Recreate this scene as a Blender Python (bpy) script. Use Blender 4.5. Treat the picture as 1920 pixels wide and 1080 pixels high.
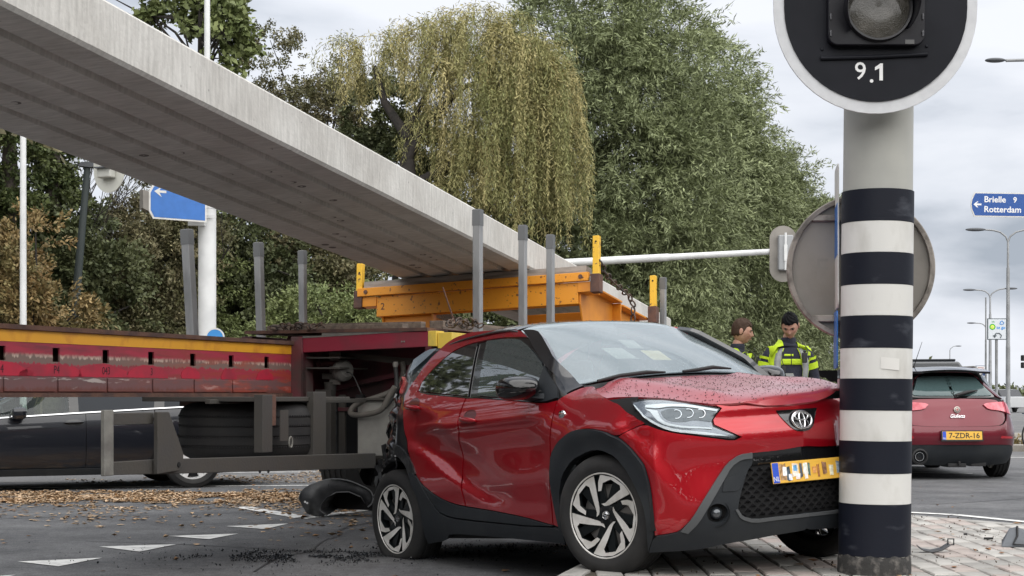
import bpy, bmesh, math, random
import numpy as np
from mathutils import Vector, Matrix, noise as mnoise
from mathutils.geometry import delaunay_2d_cdt
for o in list(bpy.data.objects): bpy.data.objects.remove(o)
SC = bpy.context.scene
COL = SC.collection
rnd = random.Random(7)
RS = np.random.RandomState(11)
R = math.radians

# ---------------------------------------------------------------- camera
EYE = 1.10
cam_d = bpy.data.cameras.new('camera'); cam = bpy.data.objects.new('camera', cam_d); COL.objects.link(cam)
cam.location = (0, 0, EYE); cam.rotation_euler = (R(90), 0, 0)
cam_d.sensor_width = 36; cam_d.lens = 2900 / 1920 * 36
cam_d.shift_y = 200 / 1920
cam_d.clip_start = .05; cam_d.clip_end = 2000
SC.camera = cam
# ---------------------------------------------------------------- sky, sun, exposure
SUN_EL, SUN_AZ = 48, 150         # azimuth measured clockwise from +Y (camera looks along +Y)
world = bpy.data.worlds.new('World'); SC.world = world; world.use_nodes = True
nt = world.node_tree; nt.nodes.clear()
N = nt.nodes.new; L = nt.links.new
out = N('ShaderNodeOutputWorld'); bgs = N('ShaderNodeBackground'); bgc = N('ShaderNodeBackground'); mx = N('ShaderNodeMixShader')
sky = N('ShaderNodeTexSky'); sky.sky_type = 'NISHITA'; sky.sun_disc = False
sky.sun_elevation = R(SUN_EL); sky.sun_rotation = R(SUN_AZ); sky.air_density = 1.2; sky.dust_density = 3
bgs.inputs['Strength'].default_value = .10; L(sky.outputs[0], bgs.inputs['Color'])
tc = N('ShaderNodeTexCoord'); mp = N('ShaderNodeMapping'); mp.inputs['Scale'].default_value = (1.0, 1.0, 3.2)
mp.inputs['Location'].default_value = (.9, 4.1, 1.7)
L(tc.outputs['Generated'], mp.inputs['Vector'])
n1 = N('ShaderNodeTexNoise'); n1.inputs['Scale'].default_value = 2.6; n1.inputs['Detail'].default_value = 7; n1.inputs['Roughness'].default_value = .5
n1.inputs['Distortion'].default_value = .25
L(mp.outputs[0], n1.inputs['Vector'])
cr = N('ShaderNodeValToRGB'); e = cr.color_ramp.elements
e[0].position = .41; e[0].color = (.34, .38, .44, 1); e[1].position = .60; e[1].color = (.775, .795, .845, 1)
m_ = e.new(.50); m_.color = (.62, .65, .71, 1)
L(n1.outputs[0], cr.inputs[0]); L(cr.outputs[0], bgc.inputs['Color']); bgc.inputs['Strength'].default_value = 1.0
n2 = N('ShaderNodeTexNoise'); n2.inputs['Scale'].default_value = 1.7; n2.inputs['Detail'].default_value = 4
L(mp.outputs[0], n2.inputs['Vector'])
mr = N('ShaderNodeMapRange'); mr.inputs[1].default_value = .35; mr.inputs[2].default_value = .75; mr.inputs[3].default_value = .97; mr.inputs[4].default_value = .88
L(n2.outputs[0], mr.inputs[0]); L(mr.outputs[0], mx.inputs[0])
L(bgs.outputs[0], mx.inputs[1]); L(bgc.outputs[0], mx.inputs[2]); L(mx.outputs[0], out.inputs['Surface'])
sd = bpy.data.lights.new('sun', 'SUN'); sd.energy = 3.9; sd.angle = R(125); sd.color = (1, .965, .91)
sun = bpy.data.objects.new('sun', sd); COL.objects.link(sun)
_d = Vector((math.sin(R(SUN_AZ)) * math.cos(R(SUN_EL)), math.cos(R(SUN_AZ)) * math.cos(R(SUN_EL)), math.sin(R(SUN_EL))))
sun.rotation_euler = _d.to_track_quat('Z', 'Y').to_euler(); sun.location = (20, -20, 30)
SC.view_settings.view_transform = 'Standard'; SC.view_settings.look = 'None'
SC.view_settings.exposure = 0.34; SC.view_settings.gamma = 1; SC.view_settings.use_curve_mapping = False
SC.render.engine = 'CYCLES'
SC.cycles.max_bounces = 6; SC.cycles.transparent_max_bounces = 8; SC.cycles.use_denoising = True
SC.render.film_transparent = False

# ---------------------------------------------------------------- materials
MATS = {}
def mat(name, col, rough=.6, metal=0., spec=.5, coat=0., coatr=.04, col2=None, nscale=6., nlo=.4, nhi=.65, bump=0., bscale=40.,
        island=0., stretch=(1, 1, 1), emit=None, sheen=0., trans=0., ior=1.5, alpha=1., tint=None, detail=6., rough2=None, coord='Object'):
    if name in MATS: return MATS[name]
    m = bpy.data.materials.new(name); m.use_nodes = True; t = m.node_tree; b = t.nodes['Principled BSDF']
    I = b.inputs
    I['Base Color'].default_value = (*col, 1); I['Roughness'].default_value = rough; I['Metallic'].default_value = metal
    I['Specular IOR Level'].default_value = spec; I['Coat Weight'].default_value = coat; I['Coat Roughness'].default_value = coatr
    I['IOR'].default_value = ior; I['Transmission Weight'].default_value = trans; I['Alpha'].default_value = alpha
    co = None
    def coords():
        nonlocal co
        if co is None:
            tcn = t.nodes.new('ShaderNodeTexCoord'); mpn = t.nodes.new('ShaderNodeMapping'); mpn.inputs['Scale'].default_value = stretch
            t.links.new(tcn.outputs[coord], mpn.inputs[0]); co = mpn.outputs[0]
        return co
    cur = None
    if col2 is not None:
        nz = t.nodes.new('ShaderNodeTexNoise'); nz.inputs['Scale'].default_value = nscale; nz.inputs['Detail'].default_value = detail
        t.links.new(coords(), nz.inputs['Vector'])
        r_ = t.nodes.new('ShaderNodeMapRange'); r_.inputs[1].default_value = nlo; r_.inputs[2].default_value = nhi
        t.links.new(nz.outputs[0], r_.inputs[0])
        mixn = t.nodes.new('ShaderNodeMix'); mixn.data_type = 'RGBA'
        mixn.inputs[6].default_value = (*col, 1); mixn.inputs[7].default_value = (*col2, 1)
        t.links.new(r_.outputs[0], mixn.inputs[0]); cur = mixn.outputs[2]
        if rough2 is not None:
            rr = t.nodes.new('ShaderNodeMapRange'); rr.inputs[3].default_value = rough; rr.inputs[4].default_value = rough2
            t.links.new(r_.outputs[0], rr.inputs[0]); t.links.new(rr.outputs[0], I['Roughness'])
    if tint is not None:
        at = t.nodes.new('ShaderNodeAttribute'); at.attribute_name = 'tint'
        mixn = t.nodes.new('ShaderNodeMix'); mixn.data_type = 'RGBA'
        if cur is not None: t.links.new(cur, mixn.inputs[6])
        else: mixn.inputs[6].default_value = (*col, 1)
        mixn.inputs[7].default_value = (*tint, 1)
        t.links.new(at.outputs['Fac'], mixn.inputs[0]); cur = mixn.outputs[2]
    if island > 0:
        gi = t.nodes.new('ShaderNodeNewGeometry'); mr_ = t.nodes.new('ShaderNodeMapRange')
        mr_.inputs[3].default_value = 1 - island; mr_.inputs[4].default_value = 1 + island
        t.links.new(gi.outputs['Random Per Island'], mr_.inputs[0])
        hs = t.nodes.new('ShaderNodeHueSaturation')
        if cur is not None: t.links.new(cur, hs.inputs['Color'])
        else: hs.inputs['Color'].default_value = (*col, 1)
        t.links.new(mr_.outputs[0], hs.inputs['Value']); cur = hs.outputs[0]
    if cur is not None: t.links.new(cur, I['Base Color'])
    if bump > 0:
        nb = t.nodes.new('ShaderNodeTexNoise'); nb.inputs['Scale'].default_value = bscale; nb.inputs['Detail'].default_value = 5
        t.links.new(coords(), nb.inputs['Vector'])
        bp = t.nodes.new('ShaderNodeBump'); bp.inputs['Strength'].default_value = bump; bp.inputs['Distance'].default_value = .01
        t.links.new(nb.outputs[0], bp.inputs['Height']); t.links.new(bp.outputs[0], I['Normal'])
    if emit: I['Emission Color'].default_value = (*emit, 1); I['Emission Strength'].default_value = 1
    MATS[name] = m
    return m

def glass_mat(name, tint, refl=1.6, haze=0., hazecol=(.5, .55, .58), rough=.0, wet=False):
    """a window pane: see-through tint, mirror-like skin, optionally fogged on the inside and wet on the outside"""
    if name in MATS: return MATS[name]
    m = bpy.data.materials.new(name); m.use_nodes = True; t = m.node_tree; t.nodes.clear(); n = t.nodes.new; l = t.links.new
    o_ = n('ShaderNodeOutputMaterial'); tr = n('ShaderNodeBsdfTransparent'); tr.inputs[0].default_value = (*tint, 1)
    gl = n('ShaderNodeBsdfGlossy'); gl.inputs['Roughness'].default_value = rough; gl.inputs['Color'].default_value = (.95, .98, 1, 1)
    df = n('ShaderNodeBsdfDiffuse'); df.inputs[0].default_value = (*hazecol, 1)
    fr = n('ShaderNodeFresnel'); fr.inputs['IOR'].default_value = refl
    m1 = n('ShaderNodeMixShader'); m1.inputs[0].default_value = haze; l(tr.outputs[0], m1.inputs[1]); l(df.outputs[0], m1.inputs[2])
    m2 = n('ShaderNodeMixShader'); ge = n('ShaderNodeNewGeometry'); ms = n('ShaderNodeMath'); ms.operation = 'SUBTRACT'; ms.inputs[0].default_value = 1; l(ge.outputs['Backfacing'], ms.inputs[1]); mm = n('ShaderNodeMath'); mm.operation = 'MULTIPLY'; l(fr.outputs[0], mm.inputs[0]); l(ms.outputs[0], mm.inputs[1]); l(mm.outputs[0], m2.inputs[0]); l(m1.outputs[0], m2.inputs[1]); l(gl.outputs[0], m2.inputs[2])
    l(m2.outputs[0], o_.inputs['Surface'])
    if wet:
        tcn = n('ShaderNodeTexCoord'); vo = n('ShaderNodeTexVoronoi'); vo.inputs['Scale'].default_value = 75
        l(tcn.outputs['Object'], vo.inputs['Vector'])
        r_ = n('ShaderNodeMapRange'); r_.inputs[1].default_value = .0; r_.inputs[2].default_value = .22; r_.inputs[3].default_value = 1; r_.inputs[4].default_value = 0
        l(vo.outputs['Distance'], r_.inputs[0]); bp = n('ShaderNodeBump'); bp.inputs['Strength'].default_value = .5; bp.inputs['Distance'].default_value = .002
        l(r_.outputs[0], bp.inputs['Height']); l(bp.outputs[0], gl.inputs['Normal'])
    MATS[name] = m
    return m

# ---------------------------------------------------------------- mesh helpers
class MB:
    def __init__(s): s.v = []; s.f = []; s.mi = []; s.m = 0; s.M = None
    def add(s, vs, fs):
        k = len(s.v)
        for p in vs:
            p = Vector(p)
            if s.M is not None: p = s.M @ p
            s.v.append(tuple(p))
        for f in fs: s.f.append(tuple(i + k for i in f)); s.mi.append(s.m)
        return s
    def box(s, x0, x1, y0, y1, z0, z1):
        return s.add([(x0, y0, z0), (x1, y0, z0), (x1, y1, z0), (x0, y1, z0), (x0, y0, z1), (x1, y0, z1), (x1, y1, z1), (x0, y1, z1)],
                     [(0, 3, 2, 1), (4, 5, 6, 7), (0, 1, 5, 4), (1, 2, 6, 5), (2, 3, 7, 6), (3, 0, 4, 7)])
    def prism(s, poly, a, b, axis='y'):
        """extrude a 2D polygon between a and b along axis; the poly's two coordinates are the other two axes in xyz order"""
        n = len(poly)
        def P(p, t):
            return {'x': (t, p[0], p[1]), 'y': (p[0], t, p[1]), 'z': (p[0], p[1], t)}[axis]
        vs = [P(p, a) for p in poly] + [P(p, b) for p in poly]
        fs = [tuple(range(n)), tuple(range(2 * n - 1, n - 1, -1))]
        for i in range(n): j = (i + 1) % n; fs.append((i, i + n, j + n, j))
        return s.add(vs, fs)
    def cyl(s, p0, p1, r0, r1=None, n=16, cap=True):
        r1 = r0 if r1 is None else r1
        p0 = Vector(p0); p1 = Vector(p1); d = (p1 - p0).normalized()
        a = d.orthogonal().normalized(); b = d.cross(a)
        vs = []
        for p, r in ((p0, r0), (p1, r1)):
            for i in range(n):
                t = 2 * math.pi * i / n; vs.append(p + a * (r * math.cos(t)) + b * (r * math.sin(t)))
        fs = [(i, (i + 1) % n, n + (i + 1) % n, n + i) for i in range(n)]
        if cap: fs += [tuple(range(n - 1, -1, -1)), tuple(range(n, 2 * n))]
        return s.add(vs, fs)
    def tube(s, pts, r, n=8, closed=False):
        pts = [Vector(p) for p in pts]; m = len(pts); rs = r if isinstance(r, (list, tuple)) else [r] * m
        vs = []; a = None
        for i, p in enumerate(pts):
            if closed: d = pts[(i + 1) % m] - pts[i - 1]
            else: d = pts[min(i + 1, m - 1)] - pts[max(i - 1, 0)]
            d.normalize()
            if a is None: a = d.orthogonal().normalized()
            else:
                a = a - d * a.dot(d)
                a = a.normalized() if a.length > 1e-6 else d.orthogonal().normalized()
            b = d.cross(a)
            for k in range(n):
                t = 2 * math.pi * k / n; vs.append(p + (a * math.cos(t) + b * math.sin(t)) * rs[i])
        fs = []
        for i in range(m if closed else m - 1):
            j = (i + 1) % m
            for k in range(n): fs.append((i * n + k, i * n + (k + 1) % n, j * n + (k + 1) % n, j * n + k))
        if not closed: fs += [tuple(range(n - 1, -1, -1)), tuple(range((m - 1) * n, m * n))]
        return s.add(vs, fs)
    def lathe(s, prof, n=32, axis='y', c=(0, 0, 0), close=False):
        """prof: list of (r, t) with t along axis"""
        m = len(prof); vs = []
        for r, t in prof:
            for k in range(n):
                a = 2 * math.pi * k / n; x, y = r * math.cos(a), r * math.sin(a)
                p = {'y': (x, t, y), 'z': (x, y, t), 'x': (t, x, y)}[axis]
                vs.append((p[0] + c[0], p[1] + c[1], p[2] + c[2]))
        fs = []
        for i in range(m if close else m - 1):
            j = (i + 1) % m
            for k in range(n): fs.append((i * n + k, i * n + (k + 1) % n, j * n + (k + 1) % n, j * n + k))
        return s.add(vs, fs)
    def ball(s, c, r, n=12, m=8):
        r = r if isinstance(r, (tuple, list)) else (r, r, r)
        vs = [(c[0], c[1], c[2] - r[2])]
        for i in range(1, m):
            ph = -math.pi / 2 + math.pi * i / m
            for k in range(n):
                a = 2 * math.pi * k / n
                vs.append((c[0] + r[0] * math.cos(ph) * math.cos(a), c[1] + r[1] * math.cos(ph) * math.sin(a), c[2] + r[2] * math.sin(ph)))
        vs.append((c[0], c[1], c[2] + r[2])); fs = []
        for k in range(n): fs.append((0, 1 + (k + 1) % n, 1 + k))
        for i in range(m - 2):
            for k in range(n): fs.append((1 + i * n + k, 1 + i * n + (k + 1) % n, 1 + (i + 1) * n + (k + 1) % n, 1 + (i + 1) * n + k))
        q = len(vs) - 1
        for k in range(n): fs.append((q, 1 + (m - 2) * n + k, 1 + (m - 2) * n + (k + 1) % n))
        return s.add(vs, fs)
    def build(s, name, ms, parent=None, smooth=None, bevel=0., label=None, fix=True, kind=None):
        me = bpy.data.meshes.new(name); me.from_pydata(s.v, [], s.f)
        ms = ms if isinstance(ms, (list, tuple)) else [ms]
        for m in ms: me.materials.append(m)
        if len(ms) > 1: me.polygons.foreach_set('material_index', s.mi)
        if fix:
            bm = bmesh.new(); bm.from_mesh(me); bmesh.ops.recalc_face_normals(bm, faces=bm.faces); bm.to_mesh(me); bm.free()
        if smooth is not None:
            me.polygons.foreach_set('use_smooth', [True] * len(me.polygons)); me.set_sharp_from_angle(angle=R(smooth))
        me.update()
        o = bpy.data.objects.new(name, me); COL.objects.link(o)
        if parent is not None: o.parent = parent
        if bevel > 0:
            b = o.modifiers.new('edge', 'BEVEL'); b.width = bevel; b.segments = 2; b.limit_method = 'ANGLE'; b.angle_limit = R(40)
        if label: o['label'] = label
        if kind: o['kind'] = kind
        return o
def tag(o, label, cat=None, group=None, kind=None):
    o['label'] = label
    if cat: o['category'] = cat
    if group: o['group'] = group
    if kind: o['kind'] = kind
    return o
def empty(name, label=None, cat=None, M=None, group=None, parent=None):
    o = bpy.data.objects.new(name, None); COL.objects.link(o); o.empty_display_size = .1
    if M is not None: o.matrix_world = M
    if parent is not None: o.parent = parent
    if label: tag(o, label, cat, group)
    return o
def structure(o, kind='structure'): o['kind'] = kind; return o
def frame(origin, ax, ay, az):
    M = Matrix.Identity(4)
    for i, a in enumerate((ax, ay, az)):
        for j in range(3): M[j][i] = a[j]
    for j in range(3): M[j][3] = origin[j]
    return M
def text_mesh(body, size, depth=.0, bold=0.):
    cu = bpy.data.curves.new('lettering', 'FONT'); cu.body = body; cu.size = size; cu.extrude = depth; cu.offset = bold
    cu.align_x = 'CENTER'; cu.align_y = 'CENTER'; cu.resolution_u = 3
    ob = bpy.data.objects.new('lettering', cu); COL.objects.link(ob)
    bpy.context.view_layer.update()
    me = bpy.data.meshes.new_from_object(ob.evaluated_get(bpy.context.evaluated_depsgraph_get()))
    bpy.data.objects.remove(ob); return me
def lettering(body, size, M, m, parent, depth=.001, bold=0., name='lettering', sx=1.):
    me = text_mesh(body, size, depth, bold); me.transform(Matrix.Diagonal((sx, 1, 1, 1))); me.transform(M)
    me.materials.clear(); me.materials.append(m)
    o = bpy.data.objects.new(name, me); COL.objects.link(o); o.parent = parent
    return o
def npmesh(name, V, F4, m, parent=None, attr=None, smooth=False):
    """fast mesh of quads from numpy arrays"""
    me = bpy.data.meshes.new(name); nv = len(V); nf = len(F4); k = F4.shape[1]
    me.vertices.add(nv); me.vertices.foreach_set('co', V.astype(np.float32).ravel())
    me.loops.add(nf * k); me.loops.foreach_set('vertex_index', F4.astype(np.int32).ravel())
    me.polygons.add(nf); me.polygons.foreach_set('loop_start', np.arange(0, nf * k, k, dtype=np.int32)); me.polygons.foreach_set('loop_total', np.full(nf, k, dtype=np.int32))
    if smooth: me.polygons.foreach_set('use_smooth', np.ones(nf, dtype=bool))
    me.update(calc_edges=True)
    if attr is not None:
        a = me.attributes.new('tint', 'FLOAT', 'POINT'); a.data.foreach_set('value', attr.astype(np.float32))
    me.materials.append(m)
    o = bpy.data.objects.new(name, me); COL.objects.link(o)
    if parent is not None: o.parent = parent
    return o

# ---------------------------------------------------------------- curve maths
def spl(xs,ys):
    # natural cubic spline
    x=np.array(xs,float);y=np.array(ys,float);n=len(x);h=np.diff(x)
    A=np.zeros((n,n));b=np.zeros(n);A[0,0]=A[-1,-1]=1
    for i in range(1,n-1):
        A[i,i-1]=h[i-1];A[i,i]=2*(h[i-1]+h[i]);A[i,i+1]=h[i]
        b[i]=6*((y[i+1]-y[i])/h[i]-(y[i]-y[i-1])/h[i-1])
    m=np.linalg.solve(A,b)
    def f(t):
        t=np.clip(np.asarray(t,float),x[0],x[-1]);i=np.clip(np.searchsorted(x,t)-1,0,n-2)
        a=x[i+1]-t;c=t-x[i];H=h[i]
        return (m[i]*a**3+m[i+1]*c**3)/(6*H)+(y[i]/H-m[i]*H/6)*a+(y[i+1]/H-m[i+1]*H/6)*c
    return f
def sm(a,b,t):
    t=np.clip((np.asarray(t,float)-a)/(b-a),0,1);return t*t*(3-2*t)
def inpoly(px, py, poly):
    poly = np.asarray(poly); c = np.zeros(len(px), bool); n = len(poly); j = n - 1
    for i in range(n):
        xi, yi = poly[i]; xj, yj = poly[j]
        if yi != yj:
            c ^= ((yi > py) != (yj > py)) & (px < (xj - xi) * (py - yi) / (yj - yi) + xi)
        j = i
    return c
def resample(poly, step, closed=True):
    out_ = []; n = len(poly)
    for i in range(n if closed else n - 1):
        a = np.array(poly[i], float); b = np.array(poly[(i + 1) % n], float); d = np.hypot(*(b - a)); k = max(1, int(math.ceil(d / step)))
        for t in range(k): out_.append(a + (b - a) * t / k)
    return out_
def smoothpoly(poly, it=1, keep=50):
    """round the outline a little where it bends gently (corner cutting), keep real corners"""
    P = [np.array(p, float) for p in poly]
    for _ in range(it):
        Q = []
        n = len(P)
        for i in range(n):
            a, b, c = P[i - 1], P[i], P[(i + 1) % n]
            d1 = b - a; d2 = c - b
            ang = abs(math.degrees(math.atan2(d1[0] * d2[1] - d1[1] * d2[0], float(d1 @ d2))))
            if ang > keep or ang < 3: Q.append(b)
            else: Q += [b * .8 + a * .2, b * .8 + c * .2]
        P = Q
    return [tuple(p) for p in P]
def panel(name, outline, fn, m, parent, step=.035, thick=.008, off=0., ref=(1.3, 0, .75), label=None, round_=1, holes=()):
    """a sheet with thickness cut to a 2D outline in the parameter space of the curved surface fn(u, v)"""
    ol = smoothpoly(outline, round_) if round_ else outline
    B = resample(ol, step * .7); nb = len(B); pts = list(B); edges = [(i, (i + 1) % nb) for i in range(nb)]
    for h in holes:
        H = resample(h, step * .7); k = len(pts); pts += H; edges += [(k + i, k + (i + 1) % len(H)) for i in range(len(H))]
    A = np.array(B); lo = A.min(0); hi = A.max(0)
    gx, gy = np.meshgrid(np.arange(lo[0], hi[0], step), np.arange(lo[1], hi[1], step))
    gx = gx.ravel(); gy = gy.ravel(); ok = inpoly(gx, gy, A)
    if ok.any():
        G = np.stack([gx[ok], gy[ok]], 1); PA = np.array(pts)
        d = np.sqrt(((G[:, None, :] - PA[None, :, :]) ** 2).sum(-1)).min(1); G = G[d > step * .45]
        pts += [g for g in G]
    r_ = delaunay_2d_cdt([Vector((float(p[0]), float(p[1]))) for p in pts], edges, [], 0, 1e-7)
    V2 = np.array([(p[0], p[1]) for p in r_[0]]); F = [tuple(f) for f in r_[2]]
    C = np.array([V2[list(f)].mean(0) for f in F]); ins = inpoly(C[:, 0], C[:, 1], A)
    for h in holes: ins &= ~inpoly(C[:, 0], C[:, 1], np.array(h))
    F = [f for f, q in zip(F, ins) if q]
    u, v = V2[:, 0], V2[:, 1]; e_ = .004
    P = fn(u, v); du = fn(u + e_, v) - fn(u - e_, v); dv = fn(u, v + e_) - fn(u, v - e_)
    nn = np.cross(du, dv); nn /= np.linalg.norm(nn, axis=1)[:, None] + 1e-12
    s = np.sign(((P - np.array(ref)) * nn).sum(1).mean()) or 1.; nn *= s
    Pf = P + nn * off; Pb = P + nn * (off - thick); n = len(Pf)
    cnt = {}
    tris = []
    for f in F:
        for k in range(1, len(f) - 1): tris.append((f[0], f[k], f[k + 1]))
    # orient tris with the outward normal
    T = np.array(tris); fn_ = np.cross(Pf[T[:, 1]] - Pf[T[:, 0]], Pf[T[:, 2]] - Pf[T[:, 0]]); flip = (fn_ * nn[T[:, 0]]).sum(1) < 0
    T[flip] = T[flip][:, ::-1]
    for t in T:
        for a, b in ((t[0], t[1]), (t[1], t[2]), (t[2], t[0])):
            cnt[(int(a), int(b))] = 1
    rim = [(a, b) for (a, b) in cnt if (b, a) not in cnt]
    faces = [tuple(int(i) for i in t) for t in T] + [tuple(int(i) + n for i in t[::-1]) for t in T] + [(b, a, a + n, b + n) for a, b in rim]
    me = bpy.data.meshes.new(name); me.from_pydata(np.vstack([Pf, Pb]).tolist(), [], faces); me.materials.append(m)
    nT = len(T); sm_ = [True] * (2 * nT) + [False] * len(rim)
    me.polygons.foreach_set('use_smooth', sm_)
    nl = []
    for pi, pl in enumerate(me.polygons):
        for li in pl.loop_indices:
            if pi < 2 * nT:
                vi = me.loops[li].vertex_index; q = nn[vi % n] * (1 if pi < nT else -1); nl.append(tuple(q))
            else: nl.append((0, 0, 0))
    me.normals_split_custom_set(nl); me.update()
    o = bpy.data.objects.new(name, me); COL.objects.link(o); o.parent = parent
    if label: o['label'] = label
    return o
def mirror_fn(fn):
    def g(u, v):
        p = fn(u, v).copy(); p[..., 1] = -p[..., 1]; return p
    return g
def to_px(p):   # only used while building to print checks
    return 960 + 2900 * p[0] / p[1], 740 - 2900 * (p[2] - EYE) / p[1]
def ray_at(px, py, Y): return Vector(((px - 960) / 2900 * Y, Y, EYE + (740 - py) / 2900 * Y))
def ground_at(px, py, z=0.):
    Y = 2900 * (EYE - z) / (py - 740); return Vector(((px - 960) / 2900 * Y, Y, z))
# ================================================================ GROUND
def flat(name, poly, z, m, kind='structure'):
    b = MB(); b.add([(x, y, z) for x, y in poly], [tuple(range(len(poly)))]); o = b.build(name, m, fix=False)
    if o.data.polygons[0].normal.z < 0: o.data.flip_normals()
    o['kind'] = kind; return o
M_asph = mat('asphalt', (.088, .090, .095), .85, col2=(.12, .121, .124), nscale=1.2, bump=.55, bscale=160, island=0, rough2=.62)
# aggregate speckle
def speckle(m, scale, lo, hi, dark, light):
    t = m.node_tree; b = t.nodes['Principled BSDF']; src = b.inputs['Base Color'].links[0].from_socket
    tc_ = t.nodes.new('ShaderNodeTexCoord'); nz = t.nodes.new('ShaderNodeTexNoise'); nz.inputs['Scale'].default_value = scale; nz.inputs['Detail'].default_value = 2
    t.links.new(tc_.outputs['Object'], nz.inputs['Vector'])
    mrn = t.nodes.new('ShaderNodeMapRange'); mrn.inputs[1].default_value = lo; mrn.inputs[2].default_value = hi; mrn.inputs[3].default_value = dark; mrn.inputs[4].default_value = light
    t.links.new(nz.outputs[0], mrn.inputs[0]); hs = t.nodes.new('ShaderNodeHueSaturation'); t.links.new(src, hs.inputs['Color']); t.links.new(mrn.outputs[0], hs.inputs['Value'])
    t.links.new(hs.outputs[0], b.inputs['Base Color'])
speckle(M_asph, 75, .3, .7, .5, 1.55); speckle(M_asph, 16, .35, .65, .82, 1.18); speckle(M_asph, 3.1, .38, .62, .88, 1.1)
M_asph2 = mat('asphalt_pale', (.13, .13, .135), .85, col2=(.17, .168, .165), nscale=.8, bump=.4, bscale=120)
speckle(M_asph2, 60, .3, .7, .75, 1.25)
M_grass = mat('verge_ground', (.055, .05, .025), .95, col2=(.12, .085, .04), nscale=3, bump=.6, bscale=30)
M_line = mat('road_paint', (.74, .74, .72), .6, col2=(.40, .40, .39), nscale=9, nlo=.48, nhi=.72, bump=.25, bscale=120)
flat('ground', [(-500, -60), (500, -60), (500, 900), (-500, 900)], -.02, M_grass)
flat('road', [(-60, -20), (60, -20), (60, 24.0), (-60, 24.0)], 0, M_asph)
flat('cross_road', [(2.5, 24.0), (60, 24.0), (190, 330), (20, 330)], 0, M_asph2)
flat('far_lane', [(-60, 19.3), (2, 19.3), (2, 23.4), (-60, 23.4)], .004, M_asph2)
# painted lines and yield markings
UX, UY = .389, .921                                     # direction the trailer and kerb run
def strip(name, pts, w, z=.006, m=M_line):
    b = MB()
    for (x0, y0), (x1, y1) in zip(pts[:-1], pts[1:]):
        d = Vector((x1 - x0, y1 - y0, 0)).normalized(); q = Vector((-d.y, d.x, 0)) * w / 2
        b.add([(x0 - q.x, y0 - q.y, z), (x1 - q.x, y1 - q.y, z), (x1 + q.x, y1 + q.y, z), (x0 + q.x, y0 + q.y, z)], [(0, 1, 2, 3)])
    o = b.build(name, m, fix=False); o['kind'] = 'structure'; return o
for tri in ([(33, 1054), (192, 1047), (110, 1063)], [(186, 1026), (331, 1021.5), (262, 1035.5)], [(316, 1006), (447, 1001.5), (392, 1012)],
            [(423, 987.5), (541, 982.5), (497, 993)], [(-160, 1092), (30, 1079), (-70, 1100)]):
    P = [ground_at(*p) for p in tri]
    o = flat('yield_marking', [(p.x, p.y) for p in P], .005, M_line)
g = lambda *p: (ground_at(*p).x, ground_at(*p).y)
strip('lane_line', [g(452, 951), g(572, 972)], .17)
strip('lane_line', [g(562, 973), g(720, 952)], .15)
strip('lane_line', [(-12, 17.25), (-1, 18.9)], .10)
strip('lane_line', [(-12, 20.9), (2, 22.3)], .12, .010)
strip('lane_line', [g(1702, 961.5), g(1790, 966), g(1960, 983)], .12)
strip('lane_line', [(1.0, 16.4), (3.69, 14.6)], .12)
strip('lane_line', [(5.0, 21.9), (6.4, 21.5)], .13)
strip('lane_line', [(8.55, 27.0), (14.0, 27.0)], .15)

# tar-filled cracks wandering over the carriageway, and rubber marks
M_tar = mat('tar_seam', (.018, .018, .020), .45, col2=(.04, .04, .042), nscale=20)
for (x, y, dx, dy, n_) in ((-6.5, 13.2, .5, .16, 14), (-3.2, 11.6, .42, -.12, 9), (3.2, 17.2, .55, .05, 12), (2.6, 19.5, .5, .12, 12), (-1.6, 9.6, .06, .42, 10), (4.2, 15.5, .35, .30, 9)):
    P = [(x, y)]
    for k in range(n_): P.append((P[-1][0] + dx + rnd.uniform(-.12, .12), P[-1][1] + dy + rnd.uniform(-.10, .10)))
    strip('tar_seam', P, .018, .0035, M_tar)
# paved island ---------------------------------------------------
ISL_Z = .14
isl = [(-1.02, 3.0), (.28, 8.40), (1.50, 12.9), (2.12, 13.35), (2.55, 13.15), (3.18, 12.4), (3.80, 11.5), (5.3, 9.3), (7.2, 6.0), (8.0, 3.0)]
M_pav = mat('concrete_paver', (.33, .31, .285), .85, col2=(.22, .205, .19), nscale=5, nlo=.42, nhi=.66, bump=.5, bscale=70, island=.20)
M_joint = mat('paving_joint', (.055, .048, .038), .95, col2=(.10, .085, .06), nscale=14, bump=.6, bscale=60)
M_kerb = mat('kerb_concrete', (.36, .35, .33), .85, col2=(.25, .245, .23), nscale=6, bump=.5, bscale=50)
b = MB(); b.prism(isl, .0, ISL_Z - .012, 'z')
pave = b.build('paving', M_joint); structure(pave)
def inset(poly, d):
    c = np.mean(poly, 0); res = []
    n = len(poly)
    for i in range(n):
        a, b_, c_ = np.array(poly[i - 1]), np.array(poly[i]), np.array(poly[(i + 1) % n])
        d1 = (b_ - a) / np.linalg.norm(b_ - a); d2 = (c_ - b_) / np.linalg.norm(c_ - b_)
        n1 = np.array([-d1[1], d1[0]]); n2_ = np.array([-d2[1], d2[0]]); q = n1 + n2_; q /= (q @ n1)
        s = -1 if ((c - b_) @ q) < 0 else 1
        res.append(tuple(b_ + q * d * s))
    return res
isl_in = inset(isl, .13)
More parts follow.
